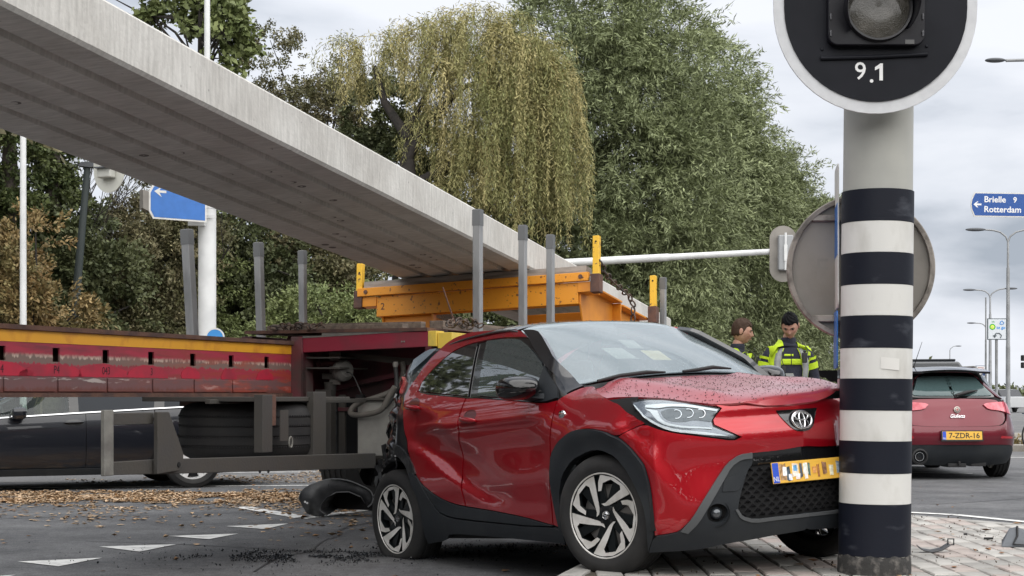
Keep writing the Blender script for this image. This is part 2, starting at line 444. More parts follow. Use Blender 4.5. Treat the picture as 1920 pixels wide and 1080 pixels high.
# kerb stones along the edge
n_k = 0
for i in range(len(isl) - 1):
    a = Vector((*isl[i], 0)); b2 = Vector((*isl[i + 1], 0)); ai = Vector((*isl_in[i], 0)); bi = Vector((*isl_in[i + 1], 0))
    Lk = (b2 - a).length; k = max(1, round(Lk / .95))
    for j in range(k):
        t0, t1 = j / k + .004 / Lk, (j + 1) / k - .006 / Lk
        q = [a.lerp(b2, t0), a.lerp(b2, t1), ai.lerp(bi, t1), ai.lerp(bi, t0)]
        m = MB(); m.prism([(p.x, p.y) for p in q], -.01, ISL_Z + .002 * rnd.random(), 'z')
        o = m.build('kerb_stone', M_kerb, pave, bevel=.012)
# pavers: long side away from the camera, running bond
pw, pl = .15, .30
cells = []
A = np.array(isl_in)
for ix in range(-30, 60):
    x = ix * pw; yo = (ix % 2) * pl / 2
    for iy in range(6, 48):
        y = iy * pl + yo
        cx, cy = x + pw / 2, y + pl / 2
        if inpoly(np.array([cx]), np.array([cy]), A)[0] and abs(cx) < .36 * cy + .3 and cy > 7.2:
            cells.append((cx, cy))
def hidden_under_car(cx, cy): return 1.0 < cx < 2.2 and 9.3 < cy < 12
cells.sort(key=lambda c: c[1] + (8 if hidden_under_car(*c) else 0))
base_me = None
def paver_vf(cx, cy, dz, tx, ty, ww=pw, ll=pl):
    g_ = .006; c_ = .007
    x0, x1, y0, y1 = cx - ww / 2 + g_, cx + ww / 2 - g_, cy - ll / 2 + g_, cy + ll / 2 - g_
    def z(x, y): return ISL_Z + dz + tx * (x - cx) + ty * (y - cy)
    vs = [(x0, y0, ISL_Z - .04), (x1, y0, ISL_Z - .04), (x1, y1, ISL_Z - .04), (x0, y1, ISL_Z - .04)]
    vs += [(x, y, z(x, y) - c_) for x, y in ((x0, y0), (x1, y0), (x1, y1), (x0, y1))]
    vs += [(x, y, z(x, y)) for x, y in ((x0 + c_, y0 + c_), (x1 - c_, y0 + c_), (x1 - c_, y1 - c_), (x0 + c_, y1 - c_))]
    fs = [(0, 1, 5, 4), (1, 2, 6, 5), (2, 3, 7, 6), (3, 0, 4, 7), (4, 5, 9, 8), (5, 6, 10, 9), (6, 7, 11, 10), (7, 4, 8, 11), (8, 9, 10, 11)]
    return vs, fs
variants = []
PAV = [mat('concrete_paver_%s' % k, c, .85, col2=tuple(x * .62 for x in c), nscale=5 , nlo=.42, nhi=.68, bump=.5, bscale=70)
       for k, c in (('grey', (.40, .385, .36)), ('pale', (.48, .465, .435)), ('rosy', (.42, .365, .335)), ('dull', (.33, .32, .30)))]
for k in range(16):
    vs, fs = paver_vf(0, 0, rnd.uniform(-.003, .003), rnd.uniform(-.02, .02), rnd.uniform(-.012, .012))
    mm = MB(); mm.add(vs, fs); oo = mm.build('paver', PAV[k % 4], pave, fix=False); variants.append(oo)
rest = MB()
for i, (cx, cy) in enumerate(cells):
    if i < 300:
        if i < 16: o = variants[i]
        else: o = variants[rnd.randrange(16)].copy(); COL.objects.link(o)
        o.location = (cx, cy, 0)
    else:
        rest.m = rnd.choice((0, 0, 0, 1, 1, 2, 3)); rest.add(*paver_vf(cx, cy, rnd.uniform(-.003, .003), rnd.uniform(-.02, .02), rnd.uniform(-.012, .012)))
if rest.v:
    o = rest.build('paver_field', PAV, pave, fix=False); o['kind'] = 'stuff'
# a far traffic island with pale pavers behind the bicycle
b = MB(); b.prism([(8.6, 30.0), (16, 29.4), (22, 40), (12.4, 40)], 0, .12, 'z'); o = b.build('far_pavement', mat('far_paving', (.30, .28, .25), .9, col2=(.2, .18, .15), nscale=2.5, bump=.4)); structure(o)

# ---------------------------------------------------------------- leaves and fragments lying about
def scatter_leaves(name, n, fx, m, size=(.05, .11), zf=lambda x, y: 0.):
    P = []
    tries = 0
    while len(P) < n and tries < n * 30:
        tries += 1; p = fx()
        if p is not None: P.append(p)
    P = np.array(P); k = len(P); ang = RS.rand(k) * 2 * np.pi; L_ = size[0] + (size[1] - size[0]) * RS.rand(k); W_ = L_ * (.45 + .3 * RS.rand(k))
    lift = .004 + .022 * RS.rand(k) ** 3; tilt = RS.randn(k) * .22 * (RS.rand(k) < .5)
    V = np.zeros((k, 6, 3)); dx, dy = np.cos(ang), np.sin(ang)
    # six-point curled leaf: tip, two side points, base + centre fold
    pts = [(-.5, 0, .15), (-.1, .5, .9), (.5, .05, .5), (-.1, -.5, .7), (.0, .0, .0), (.25, .35, .6)]
    for i, (a, b_, h) in enumerate(pts):
        a2 = a * L_; b3 = b_ * W_
        V[:, i, 0] = P[:, 0] + a2 * dx - b3 * dy; V[:, i, 1] = P[:, 1] + a2 * dy + b3 * dx
        V[:, i, 2] = P[:, 2] + .006 + h * lift + np.abs(tilt * a2) * .4
    F = np.array([(0, 4, 1), (4, 2, 5), (4, 5, 1), (0, 3, 4), (3, 2, 4)]); Fa = (np.arange(k)[:, None, None] * 6 + F[None]).reshape(-1, 3)
    o = npmesh(name, V.reshape(-1, 3), Fa, m); return o
M_leaf = mat('fallen_leaf', (.34, .22, .12), .85, col2=(.56, .43, .30), nscale=3, island=.45)
M_leaf2 = mat('fallen_leaf_dark', (.20, .095, .04), .8, col2=(.34, .2, .1), nscale=3, island=.5)
M_leaf2b = mat('fallen_leaf_brown', (.26, .15, .075), .8, col2=(.46, .33, .2), nscale=3, island=.5)
def fbm(x, y, s): return mnoise.noise(Vector((x * s, y * s, 3.3)))
def band():
    x = rnd.uniform(-7.5, -1.2); y = 14.7 + abs(rnd.gauss(0, 1)) * 1.25 if rnd.random() < .75 else rnd.uniform(11.4, 16)
    c = 16.45 + .10 * (x + 4)
    y = c + rnd.gauss(0, .72) if rnd.random() < .90 else rnd.uniform(11.2, 17.6)
    if y > 17.7 + .10 * (x + 4): return None
    if abs(y - c) > .75 and fbm(x, y, .9) + fbm(x, y, 3) * .5 < -.05 + (.22 if y < 14.6 else 0) + (.25 if y < 13 else 0): return None
    if abs(y - c) <= .75 and fbm(x, y, 2.2) < -.38: return None
    return (x, y, 0)
o = scatter_leaves('fallen_leaves', 11500, band, M_leaf, (.035, .085)); tag(o, 'drift of dry tan leaves on the asphalt in front of the black estate car', kind='stuff')
def sparse():
    x, y = rnd.uniform(-6.5, -.6), rnd.uniform(11.0, 15.9)
    if rnd.random() > ((y - 10.5) / 5.4) ** 2.2: return None
    if fbm(x, y, 1.1) < -.12: return None
    return (x, y, 0)
o = scatter_leaves('fallen_leaves', 600, sparse, M_leaf2b, (.04, .09)); tag(o, 'sparse brown leaves between the drift and the white yield triangles', kind='stuff')
def band2():
    x = rnd.uniform(-9, 1.5); y = rnd.uniform(18.9, 25.5)
    if fbm(x, y, .7) < -.1 - (y > 22.6) * .3: return None
    return (x, y, .01)
o = scatter_leaves('fallen_leaves', 6500, band2, M_leaf, (.035, .08)); tag(o, 'thin cover of dry leaves on the far lane and verge', kind='stuff')
def near():
    if rnd.random() < .45: x, y = rnd.uniform(1.2, 5.0), rnd.uniform(8.0, 12.6)
    else: x, y = rnd.uniform(-4, 7), rnd.uniform(9.2, 19)
    inside = inpoly(np.array([x]), np.array([y]), np.array(isl))[0]
    return (x, y, ISL_Z if inside else 0)
o = scatter_leaves('fallen_leaves', 190, near, M_leaf2, (.03, .08)); tag(o, 'scattered brown leaves on the pavers and near road', kind='stuff')
M_frag = mat('black_fragment', (.018, .022, .028), .2, spec=.8, island=.9)
def frag():
    r_ = rnd.random()
    if r_ < .62: x, y = rnd.gauss(-1.35, .42), rnd.gauss(10.45, .20)
    elif r_ < .9: x, y = rnd.gauss(-.25, .45), rnd.gauss(10.9, .25)
    else: x, y = rnd.gauss(-1.3, .9), rnd.gauss(10.4, .5)
    if fbm(x, y, 4) < -.1: return None
    return (x, y, 0)
o = scatter_leaves('glass_fragments', 3000, frag, M_frag, (.005, .021)); tag(o, 'spray of dark broken plastic and glass around the flat rear tyre of the red car', kind='stuff')
def dirt():
    x, y = rnd.uniform(.6, 5), rnd.uniform(7.9, 12.4)
    if not inpoly(np.array([x]), np.array([y]), np.array(isl))[0]: return None
    if fbm(x, y, 1.7) < .0: return None
    return (x, y, ISL_Z)
o = scatter_leaves('dirt_crumbs', 420, dirt, mat('dirt', (.10, .075, .05), .9, island=.5), (.006, .018)); tag(o, 'crumbs of dirt and plastic in the joints of the pavers', kind='stuff')
# ================================================================ CONCRETE SLAB
M_conc = mat('slab_concrete', (.60, .59, .56), .85, col2=(.49, .475, .445), nscale=2.2, nlo=.35, nhi=.7, bump=.35, bscale=30)
M_conc_u = M_conc
sl_dir = Vector((.307, 1, -.0662)); sl_len = sl_dir.length; sx = sl_dir.normalized(); sy = Vector((-.956, .2935, -.024)); sy = (sy - sx * sy.dot(sx)).normalized(); sz = sx.cross(sy)
SL = frame((.223, 15.4, 2.335), sx, sy, sz)
W_, H_ = 1.46, .30
prof = [(0.012, 0.0)]
# underside: five strips parted by four V grooves; y runs 0..W
def under():
    pts = [(.02, 0)]
    for k in range(1, 5):
        c = W_ * k / 5; pts += [(c - .075, -.004), (c - .030, .055), (c + .010, .055), (c + .018, .004)]
    return pts + [(W_ - .02, 0)]
poly = under() + [(W_, .02), (W_, H_ - .02), (W_ - .02, H_), (.02, H_), (0, H_ - .02), (0, .02)]
t0, t1 = -14.2 * sl_len, 6.66 * sl_len
b = MB(); n = len(poly); NS = 420; vs = []
for i in range(NS + 1):
    t = t0 + (t1 - t0) * i / NS
    for (y, z) in poly: vs.append((t, y, z))
fs = [tuple(range(n - 1, -1, -1)), tuple(range(NS * n, NS * n + n))]
for i in range(NS):
    for k in range(n): fs.append((i * n + k, i * n + (k + 1) % n, (i + 1) * n + (k + 1) % n, (i + 1) * n + k))
b.add(vs, fs)
slab = b.build('concrete_slab', M_conc, smooth=25)
for v_ in slab.data.vertices:      # slightly uneven, chipped arrises
    e_ = mnoise.noise(Vector((v_.co.x * 2.1, v_.co.y * 3, v_.co.z * 5))) * .006 + mnoise.noise(Vector((v_.co.x * 9, v_.co.y * 5, 1))) * .004
    v_.co.y += e_ if v_.co.y < .03 or v_.co.y > W_ - .03 else 0
    v_.co.z += e_ * .7; slab.matrix_world = SL
tag(slab, 'long grey precast concrete slab sloping down onto the orange cradle', 'concrete slab')
# fine streaks running down the side and darker, sooty underside texture by a second noise
t = M_conc.node_tree; bs = t.nodes['Principled BSDF']; src = bs.inputs['Base Color'].links[0].from_socket
tcn = t.nodes.new('ShaderNodeTexCoord'); mpn = t.nodes.new('ShaderNodeMapping'); mpn.inputs['Scale'].default_value = (9, 1.5, 1.2)
nz = t.nodes.new('ShaderNodeTexNoise'); nz.inputs['Scale'].default_value = 4; nz.inputs['Detail'].default_value = 6
t.links.new(tcn.outputs['Object'], mpn.inputs[0]); t.links.new(mpn.outputs[0], nz.inputs['Vector'])
mrn = t.nodes.new('ShaderNodeMapRange'); mrn.inputs[1].default_value = .3; mrn.inputs[2].default_value = .7; mrn.inputs[3].default_value = .82; mrn.inputs[4].default_value = 1.12
hs = t.nodes.new('ShaderNodeHueSaturation'); t.links.new(src, hs.inputs['Color']); t.links.new(nz.outputs[0], mrn.inputs[0]); t.links.new(mrn.outputs[0], hs.inputs['Value'])
mps = t.nodes.new('ShaderNodeTexVoronoi'); mps.inputs['Scale'].default_value = 7; t.links.new(tcn.outputs['Object'], mps.inputs['Vector'])
mr2 = t.nodes.new('ShaderNodeMapRange'); mr2.inputs[1].default_value = .03; mr2.inputs[2].default_value = .07; mr2.inputs[3].default_value = .55; mr2.inputs[4].default_value = 1
hs2 = t.nodes.new('ShaderNodeHueSaturation'); t.links.new(mps.outputs['Distance'], mr2.inputs[0]); t.links.new(mr2.outputs[0], hs2.inputs['Value']); t.links.new(hs.outputs[0], hs2.inputs['Color'])
t.links.new(hs2.outputs[0], bs.inputs['Base Color'])
# cast-in lift marks: shallow half-round nubs on the strips
b = MB()
k_ = 0
tt = t0 + 1
while tt < .2:
    for k in range(5):
        if rnd.random() < .42:
            c = W_ * (k + .5) / 5 + rnd.uniform(-.03, .03); x = tt + rnd.uniform(-.2, .2)
            for dd in (0, .17):
                b.lathe([(.001, .001), (.030, -.002), (.036, .002)], 10, 'z', (x, c, 0)) if dd == 0 or rnd.random() < .6 else None
                x += .16
    tt += .62
mk = b.build('cast_mark', mat('cast_mark', (.15, .14, .13), .9), slab); mk['kind'] = 'stuff'

# ================================================================ TRAILER
ux = Vector((.4224, 1, 0)).normalized(); vx = Vector((-1, .4224, 0)).normalized()
TR = frame((-.6, 11.5, 0), ux, vx, Vector((0, 0, 1)))
M_red = mat('trailer_red', (.26, .022, .045), .45, col2=(.10, .045, .045), nscale=2.5, nlo=.45, nhi=.75, bump=.15, bscale=20, spec=.4, rough2=.8)
M_redhot = mat('fresh_red_paint', (.46, .018, .045), .5, col2=(.30, .025, .045), nscale=7)
M_rust = mat('rusty_steel', (.13, .065, .045), .8, col2=(.07, .04, .035), nscale=8, bump=.4, bscale=60)
M_dsteel = mat('dusty_frame', (.055, .050, .043), .7, col2=(.05, .047, .044), nscale=5, nlo=.4, nhi=.65, bump=.2, bscale=60)
M_msteel = mat('dirty_galvanised', (.20, .195, .175), .6, col2=(.13, .125, .115), nscale=9, bump=.25, bscale=50)
M_gal = mat('stake_steel', (.30, .305, .31), .5, metal=.3, col2=(.17, .175, .18), nscale=7, nlo=.4, nhi=.66, stretch=(1, 1, .25), bump=.15, bscale=40)
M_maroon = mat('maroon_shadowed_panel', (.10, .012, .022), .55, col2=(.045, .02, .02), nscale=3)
M_rub = mat('tyre_rubber', (.022, .022, .023), .75, col2=(.034, .033, .032), nscale=6, bump=.2, bscale=60, spec=.3)
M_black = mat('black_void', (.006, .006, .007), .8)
M_refl = mat('amber_tape', (.72, .34, .02), .45, col2=(.55, .22, .02), nscale=8, nlo=.5, nhi=.72)
M_yel = mat('yellow_paint', (.70, .50, .08), .5, col2=(.45, .36, .10), nscale=9, nlo=.5, nhi=.72)
M_wood = mat('weathered_wood', (.20, .155, .12), .85, col2=(.12, .095, .078), nscale=6, stretch=(.6, 6, 6), bump=.4, bscale=30)
M_woodg = mat('grey_wood', (.33, .30, .27), .85, col2=(.2, .185, .17), nscale=6, stretch=(6, .6, 6), bump=.4, bscale=30)
trailer = empty('flatbed_trailer', 'red extendable flatbed trailer with amber strip, its bogie against the red hatchback', 'trailer', TR)

# paint of the beam: fading red, grey scuff band, brown lower flange (flat paint wear on the steel)
M_beam = bpy.data.materials.new('beam_paint'); M_beam.use_nodes = True
t = M_beam.node_tree; bs = t.nodes['Principled BSDF']; Nn = t.nodes.new; Ln = t.links.new
tcn = Nn('ShaderNodeTexCoord'); sep = Nn('ShaderNodeSeparateXYZ'); Ln(tcn.outputs['Object'], sep.inputs[0])
mpn = Nn('ShaderNodeMapping'); mpn.inputs['Scale'].default_value = (1.6, 1, 9); Ln(tcn.outputs['Object'], mpn.inputs[0])
nz = Nn('ShaderNodeTexNoise'); nz.inputs['Scale'].default_value = 3; nz.inputs['Detail'].default_value = 8; Ln(mpn.outputs[0], nz.inputs['Vector'])
nz2 = Nn('ShaderNodeTexNoise'); nz2.inputs['Scale'].default_value = 14; nz2.inputs['Detail'].default_value = 8
mp2 = Nn('ShaderNodeMapping'); mp2.inputs['Scale'].default_value = (2.5, 1, .6); Ln(tcn.outputs['Object'], mp2.inputs[0]); Ln(mp2.outputs[0], nz2.inputs['Vector'])
def mmath(op, a, b=None, c=None):
    q = Nn('ShaderNodeMath'); q.operation = op
    for i, s_ in enumerate((a, b, c)):
        if s_ is None: continue
        if hasattr(s_, 'is_linked') or hasattr(s_, 'links'): Ln(s_, q.inputs[i])
        else: q.inputs[i].default_value = s_
    return q.outputs[0]
def mmix(f, a, b):
    q = Nn('ShaderNodeMix'); q.data_type = 'RGBA'
    Ln(f, q.inputs[0])
    for i, s_ in ((6, a), (7, b)):
        if isinstance(s_, tuple): q.inputs[i].default_value = (*s_, 1)
        else: Ln(s_, q.inputs[i])
    return q.outputs[2]
def mrange(v, a, b, c=0., d=1.):
    q = Nn('ShaderNodeMapRange'); Ln(v, q.inputs[0])
    for i, s_ in zip((1, 2, 3, 4), (a, b, c, d)): q.inputs[i].default_value = s_
    return q.outputs[0]
zz = sep.outputs[2]; xx = sep.outputs[0]
zj = mmath('ADD', zz, mmath('MULTIPLY', mmath('SUBTRACT', nz2.outputs[0], .5), .07))
base = mmix(mrange(nz.outputs[0], .40, .68), (.37, .035, .06), (.20, .035, .05))
# scuffed primer band z 1.285..1.335
bandf = mmath('MULTIPLY', mrange(zj, 1.283, 1.290), mrange(zj, 1.345, 1.325))
base = mmix(mmath('MULTIPLY', bandf, .85), base, (.17, .145, .12))
crest = mmath('MULTIPLY', mrange(zj, 1.322, 1.330), mrange(zj, 1.352, 1.338))
base = mmix(mmath('MULTIPLY', crest, mrange(nz2.outputs[0], .42, .6)), base, (.50, .40, .33))
low = mrange(zj, 1.222, 1.205)
base = mmix(mmath('MULTIPLY', low, .8), base, (.12, .095, .09))
scr = mmath('MULTIPLY', low, mrange(nz.outputs[0], .60, .66))
base = mmix(scr, base, (.42, .36, .34))
flr = mrange(zj, 1.15, 1.13)
base = mmix(flr, base, (.15, .055, .045))
# rust-red blush towards the rear end
blush = mmath('MULTIPLY', mrange(xx, -2.4, -.2), mrange(nz.outputs[0], .45, .6))
base = mmix(mmath('MULTIPLY', blush, .75), base, (.40, .06, .035))
Ln(base, bs.inputs['Base Color']); bs.inputs['Roughness'].default_value = .5; bs.inputs['Specular IOR Level'].default_value = .4
bp = Nn('ShaderNodeBump'); bp.inputs['Strength'].default_value = .25; bp.inputs['Distance'].default_value = .004; Ln(nz.outputs[0], bp.inputs['Height']); Ln(bp.outputs[0], bs.inputs['Normal'])

# main beam, local x along the trailer (0 = bogie front), y across, z up
BL = -13.0; v0, v1 = 1.2, 1.56
b = MB()
# near web with punched slots
slots = [-6.53 + 1.0 * k for k in range(0)] 
sl_px = [(0, 665), (107, 667), (204, 670), (290, 673), (366, 676), (435, 679), (497, 680)]
def u_of(px):  # along-beam coordinate of a sighted point on the near web
    a = (px - 960) / 2900.; P0 = Vector((-.6, 11.5, 0)) + vx * v0
    s_ = (a * P0.y - P0.x) / (ux.x - a * ux.y); return s_
us = [u_of(p[0] + 3) for p in sl_px]
step_ = (us[-1] - us[0]) / 6
us = [us[0] + step_ * i for i in range(7)]
us = [us[0] - step_ * i for i in range(6, 0, -1)] + us
zs0, zs1 = 1.30, 1.385
zt, zb_ = 1.485, 1.105
cur = BL
for u_ in us:
    b.box(cur, u_ - .032, v0, v0 + .012, zs0, zs1); cur = u_ + .032
b.box(cur, -.0, v0, v0 + .012, zs0, zs1)
b.box(BL, 0, v0, v0 + .012, zs1, zt); b.box(BL, 0, v0, v0 + .012, zb_ + .008, zs0)
web = b.build('beam_web', M_beam, trailer)
b = MB(); b.box(BL, 0, v0 - .03, v1 + .03, zt, zt + .028); b.box(BL, 0, v0 - .015, v1 + .015, zb_ - .02, zb_ + .006); b.box(BL, 0, v1 - .012, v1, zb_ + .006, zt)
b.box(BL, -.02, v0 + .09, v0 + .10, 1.12, zt)
b.build('beam_flange', M_rust, trailer)
b = MB(); b.box(BL, -.01, v0 - .004, v0 - .0005, 1.412, 1.483); b.build('amber_strip', M_refl, trailer)
# lower doubler plates with weld joints
for i, u_ in enumerate(us[1:]):
    b = MB(); b.box(u_ - step_ + .012, u_ - .012, v0 - .010, v0 - .0005, 1.118, 1.205)
    o = b.build('doubler_plate', M_beam, trailer, bevel=.003)
# patches of fresh red spray paint beside the slots with scribbled marks
for i, u_ in enumerate(us[-7:]):
    w0 = [.28, .26, .24, .21, .10, .09, .11][i]
    pts = [(u_ + w0 * math.cos(a) * (1 + .2 * rnd.random()) - .03, 1.212 + max(0, math.sin(a)) * (.072 + .02 * rnd.random())) for a in np.linspace(0, math.pi, 13)]
    b = MB(); b.prism(pts, v0 - .003, v0 - .0008, 'y'); b.build('spray_patch', M_redhot, trailer)
M_pen = mat('marker_ink', (.05, .012, .02), .7)
for i, (u_, s_) in enumerate(zip(us[-7:-3], ('4', 'P4', '043', '3'))):
    Mx = Matrix(((-1, 0, 0, u_), (0, 0, 1, v0 - .004), (0, 1, 0, 1.25), (0, 0, 0, 1)))
    Mx = frame((u_ - .0, v0 - .0045, 1.25), Vector((1, 0, 0)), Vector((0, 0, 1)), Vector((0, -1, 0)))
    lettering(s_, .07, Mx, M_pen, trailer, .0003, sx=.8, name='chalk_mark')
# ---- bogie front crossmember
b = MB(); b.prism([(.03, 1.457), (1.10, 1.425), (1.10, 1.548), (.03, 1.573)], 0, .05, 'x'); b.build('front_crossmember', M_red, trailer, bevel=.004)
b = MB(); b.box(-.01, .35, .03, 1.62, 1.575, 1.60); b.build('deck_edge', M_rust, trailer)
b = MB(); b.prism([(.93, 1.552), (1.10, 1.552), (1.10, 1.535), (.1, 1.575), (.1, 1.58), (.93, 1.58)], -.004, .0, 'x'); b.build('worn_edge', M_msteel, trailer)
b = MB(); b.box(.0, .14, -.04, .028, 1.460, 1.575); b.build('corner_cap', M_yel, trailer, bevel=.003)
b = MB(); b.box(.02, .34, -.16, -.042, 1.42, 1.562); b.build('corner_cap', M_yel, trailer, bevel=.004, label='yellow speckled corner box')
b = MB(); b.cyl((.1, -.19, 1.50), (.1, -.165, 1.50), .03, .03, 12); b.build('corner_bolt', M_rust, trailer)
b = MB()
for z_ in (1.51, 1.50): pass
for dx_ in (.52, .62):
    b.cyl((-.004, .12 + dx_ * .2, 1.498), (-.001, .12 + dx_ * .2, 1.498), .007, .007, 8)
b.build('rivet', M_msteel, trailer)
# left end post
b = MB(); b.box(-.01, .05, 1.10, 1.2, 1.0, 1.548); b.box(-.01, .16, 1.10, 1.115, 1.0, 1.42); b.build('end_post', mat('scuffed_maroon', (.17, .05, .06), .6, col2=(.10, .07, .065), nscale=6), trailer, bevel=.004)
# recessed wall, shelves and diagonal
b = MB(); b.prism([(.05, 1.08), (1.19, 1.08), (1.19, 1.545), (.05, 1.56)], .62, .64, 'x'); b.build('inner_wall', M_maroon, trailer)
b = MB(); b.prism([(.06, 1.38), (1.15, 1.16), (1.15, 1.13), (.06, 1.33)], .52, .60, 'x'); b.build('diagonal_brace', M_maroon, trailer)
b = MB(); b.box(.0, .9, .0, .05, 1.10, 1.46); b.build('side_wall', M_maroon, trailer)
for z_ in (1.385, 1.305):
    b = MB(); b.box(.05, .5, .80, 1.10, z_ - .006, z_ + .006); b.build('shelf', M_dsteel, trailer)
b = MB(); b.cyl((.22, 1.10, 1.345), (.22, .86, 1.345), .022, .022, 12); b.cyl((.22, 1.09, 1.35), (.22, 1.06, 1.35), .034, .034, 12); b.build('hose_coupling', M_maroon, trailer)
b = MB(); b.box(.2, .4, .93, 1.05, 1.22, 1.27); b.build('valve', M_dsteel, trailer, bevel=.008)
b = MB(); b.cyl((.25, 1.0, 1.20), (.25, 1.0, 1.11), .05, .045, 14); b.build('valve', M_dsteel, trailer)
b = MB(); b.box(.22, .24, .90, .99, 1.18, 1.43); b.build('chamber_bracket', M_msteel, trailer)
b = MB(); b.lathe([(0, .02), (.05, .02), (.078, .035), (.086, .06), (.086, .075), (.078, .08), (.086, .085), (.086, .10), (.06, .135), (.0, .14)], 24, 'y')
M0 = frame((.24, .93, 1.275), Vector((-.25, -.0, 1)).normalized(), Vector((-.8, -.6, 0)), Vector((0, 0, 1)))
o = b.build('brake_chamber', mat('chamber_grey', (.13, .125, .115), .6, col2=(.08, .078, .07), nscale=12), trailer, smooth=30); o.matrix_local = M0
M_hose = mat('rubber_hose', (.03, .03, .03), .55)
M_hoseg = mat('dusty_hose', (.13, .12, .105), .7)
def hose(name, pts, r, m, par=trailer):
    P = [Vector(p) for p in pts]; f = [spl(np.linspace(0, 1, len(P)), [p[i] for p in P]) for i in range(3)]
    tt_ = np.linspace(0, 1, 40); b_ = MB(); b_.tube([(float(f[0](q)), float(f[1](q)), float(f[2](q))) for q in tt_], r, 8)
    return b_.build(name, m, par, smooth=60)
hose('air_hose', [(.18, .85, 1.27), (.16, .78, 1.27), (.14, .72, 1.22), (.12, .67, 1.14), (.14, .66, 1.10)], .005, M_hose)
hose('air_hose', [(.3, .395, 1.35), (.28, .38, 1.24), (.22, .46, 1.12), (.15, .66, 1.045), (.12, .74, .985), (.1, .70, .945), (.06, .48, .97), (.05, .40, 1.05), (.05, .33, 1.16)], .022, M_hoseg)
hose('air_hose', [(.12, .36, 1.31), (.12, .35, 1.2), (.10, .36, 1.1), (.05, .42, 1.0)], .018, M_hose)
b = MB(); b.cyl((.12, .36, 1.31), (.12, .36, 1.35), .018, .018, 10); b.cyl((.12, .36, 1.32), (.12, .36, 1.34), .022, .022, 6); b.build('hose_fitting', mat('brass_grey', (.25, .24, .22), .5), trailer)
b = MB(); b.prism([(.1, 1.36), (1.02, 1.44), (1.02, 1.405), (.1, 1.30)], .30, .33, 'x'); b.build('support_arm', M_dsteel, trailer)
# posts, box and side guard
def tbox(name, x0, x1, y0, y1, z0, z1, m, bev=.004, label=None):
    b_ = MB(); b_.box(x0, x1, y0, y1, z0, z1); return b_.build(name, m, trailer, bevel=bev, label=label)
tbox('guard_post', .18, .26, .955, 1.10, .60, 1.14, M_dsteel)
tbox('guard_post', .30, .33, .90, .955, .60, 1.10, M_dsteel)
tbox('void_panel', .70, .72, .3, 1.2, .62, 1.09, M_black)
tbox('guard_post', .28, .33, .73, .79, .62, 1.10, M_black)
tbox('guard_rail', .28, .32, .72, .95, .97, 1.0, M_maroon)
tbox('tool_box', .14, .60, .18, .70, .63, 1.055, mat('tool_box_grey', (.30, .295, .27), .6, col2=(.22, .215, .2), nscale=5, bump=.15), .01, 'light grey metal locker')
tbox('tool_box_lid', .10, .62, .4, .70, 1.056, 1.075, M_dsteel)
# lower rail (slopes a little) along v=.2
def rail(u0, z00, z01, u1_, z10, z11, y0, y1, name, m):
    b_ = MB(); b_.add([(u0, y0, z00), (u1_, y0, z10), (u1_, y1, z10), (u0, y1, z00), (u0, y0, z01), (u1_, y0, z11), (u1_, y1, z11), (u0, y1, z01)],
                      [(0, 3, 2, 1), (4, 5, 6, 7), (0, 1, 5, 4), (1, 2, 6, 5), (2, 3, 7, 6), (3, 0, 4, 7)]); return b_.build(name, m, trailer, bevel=.004)
rail(-3.141, .652, .735, -.50, .572, .68, .20, .26, 'guard_rail', M_dsteel)
rail(-3.50, .665, .735, -3.141, .654, .735, .21, .25, 'guard_rail', M_dsteel)
tbox('guard_plate', -3.60, -3.52, .19, .215, .664, 1.018, M_msteel, .004)
tbox('guard_rail', -3.50, -3.12, .22, .27, .935, 1.00, M_dsteel)
tbox('guard_rail', -2.0, .1, .60, .64, 1.04, 1.07, M_dsteel)
b = MB(); b.prism([(-3.155, .655), (-3.155, 1.003), (-3.045, 1.003), (-2.905, .76), (-2.91, .70), (-2.95, .665)], .17, .197, 'y'); b.build('gusset_plate', M_dsteel, trailer, bevel=.004)
b = MB(); b.cyl((-2.955, .165, .70), (-2.955, .172, .70), .015, .015, 10); b.build('bolt', M_black, trailer)
tbox('guard_post', -1.91, -1.79, .265, .33, .73, 1.10, M_dsteel)
tbox('guard_post', -1.78, -1.73, .275, .36, .90, 1.10, M_rust, .003)
tbox('guard_post', -1.27, -1.10, .265, .32, .62, 1.12, M_dsteel)
for q in ((-1.3,), (-1.2,), (-2.05,), (-1.95,)):
    b = MB(); b.cyl((q[0], .195, .655 - (q[0] + 3.1) * .035), (q[0], .20, .655 - (q[0] + 3.1) * .035), .011, .011, 8); b.build('bolt', M_black, trailer)
tbox('hanger_bracket', -1.55, -1.5, .9, 1.15, 1.02, 1.085, M_rust, .003)
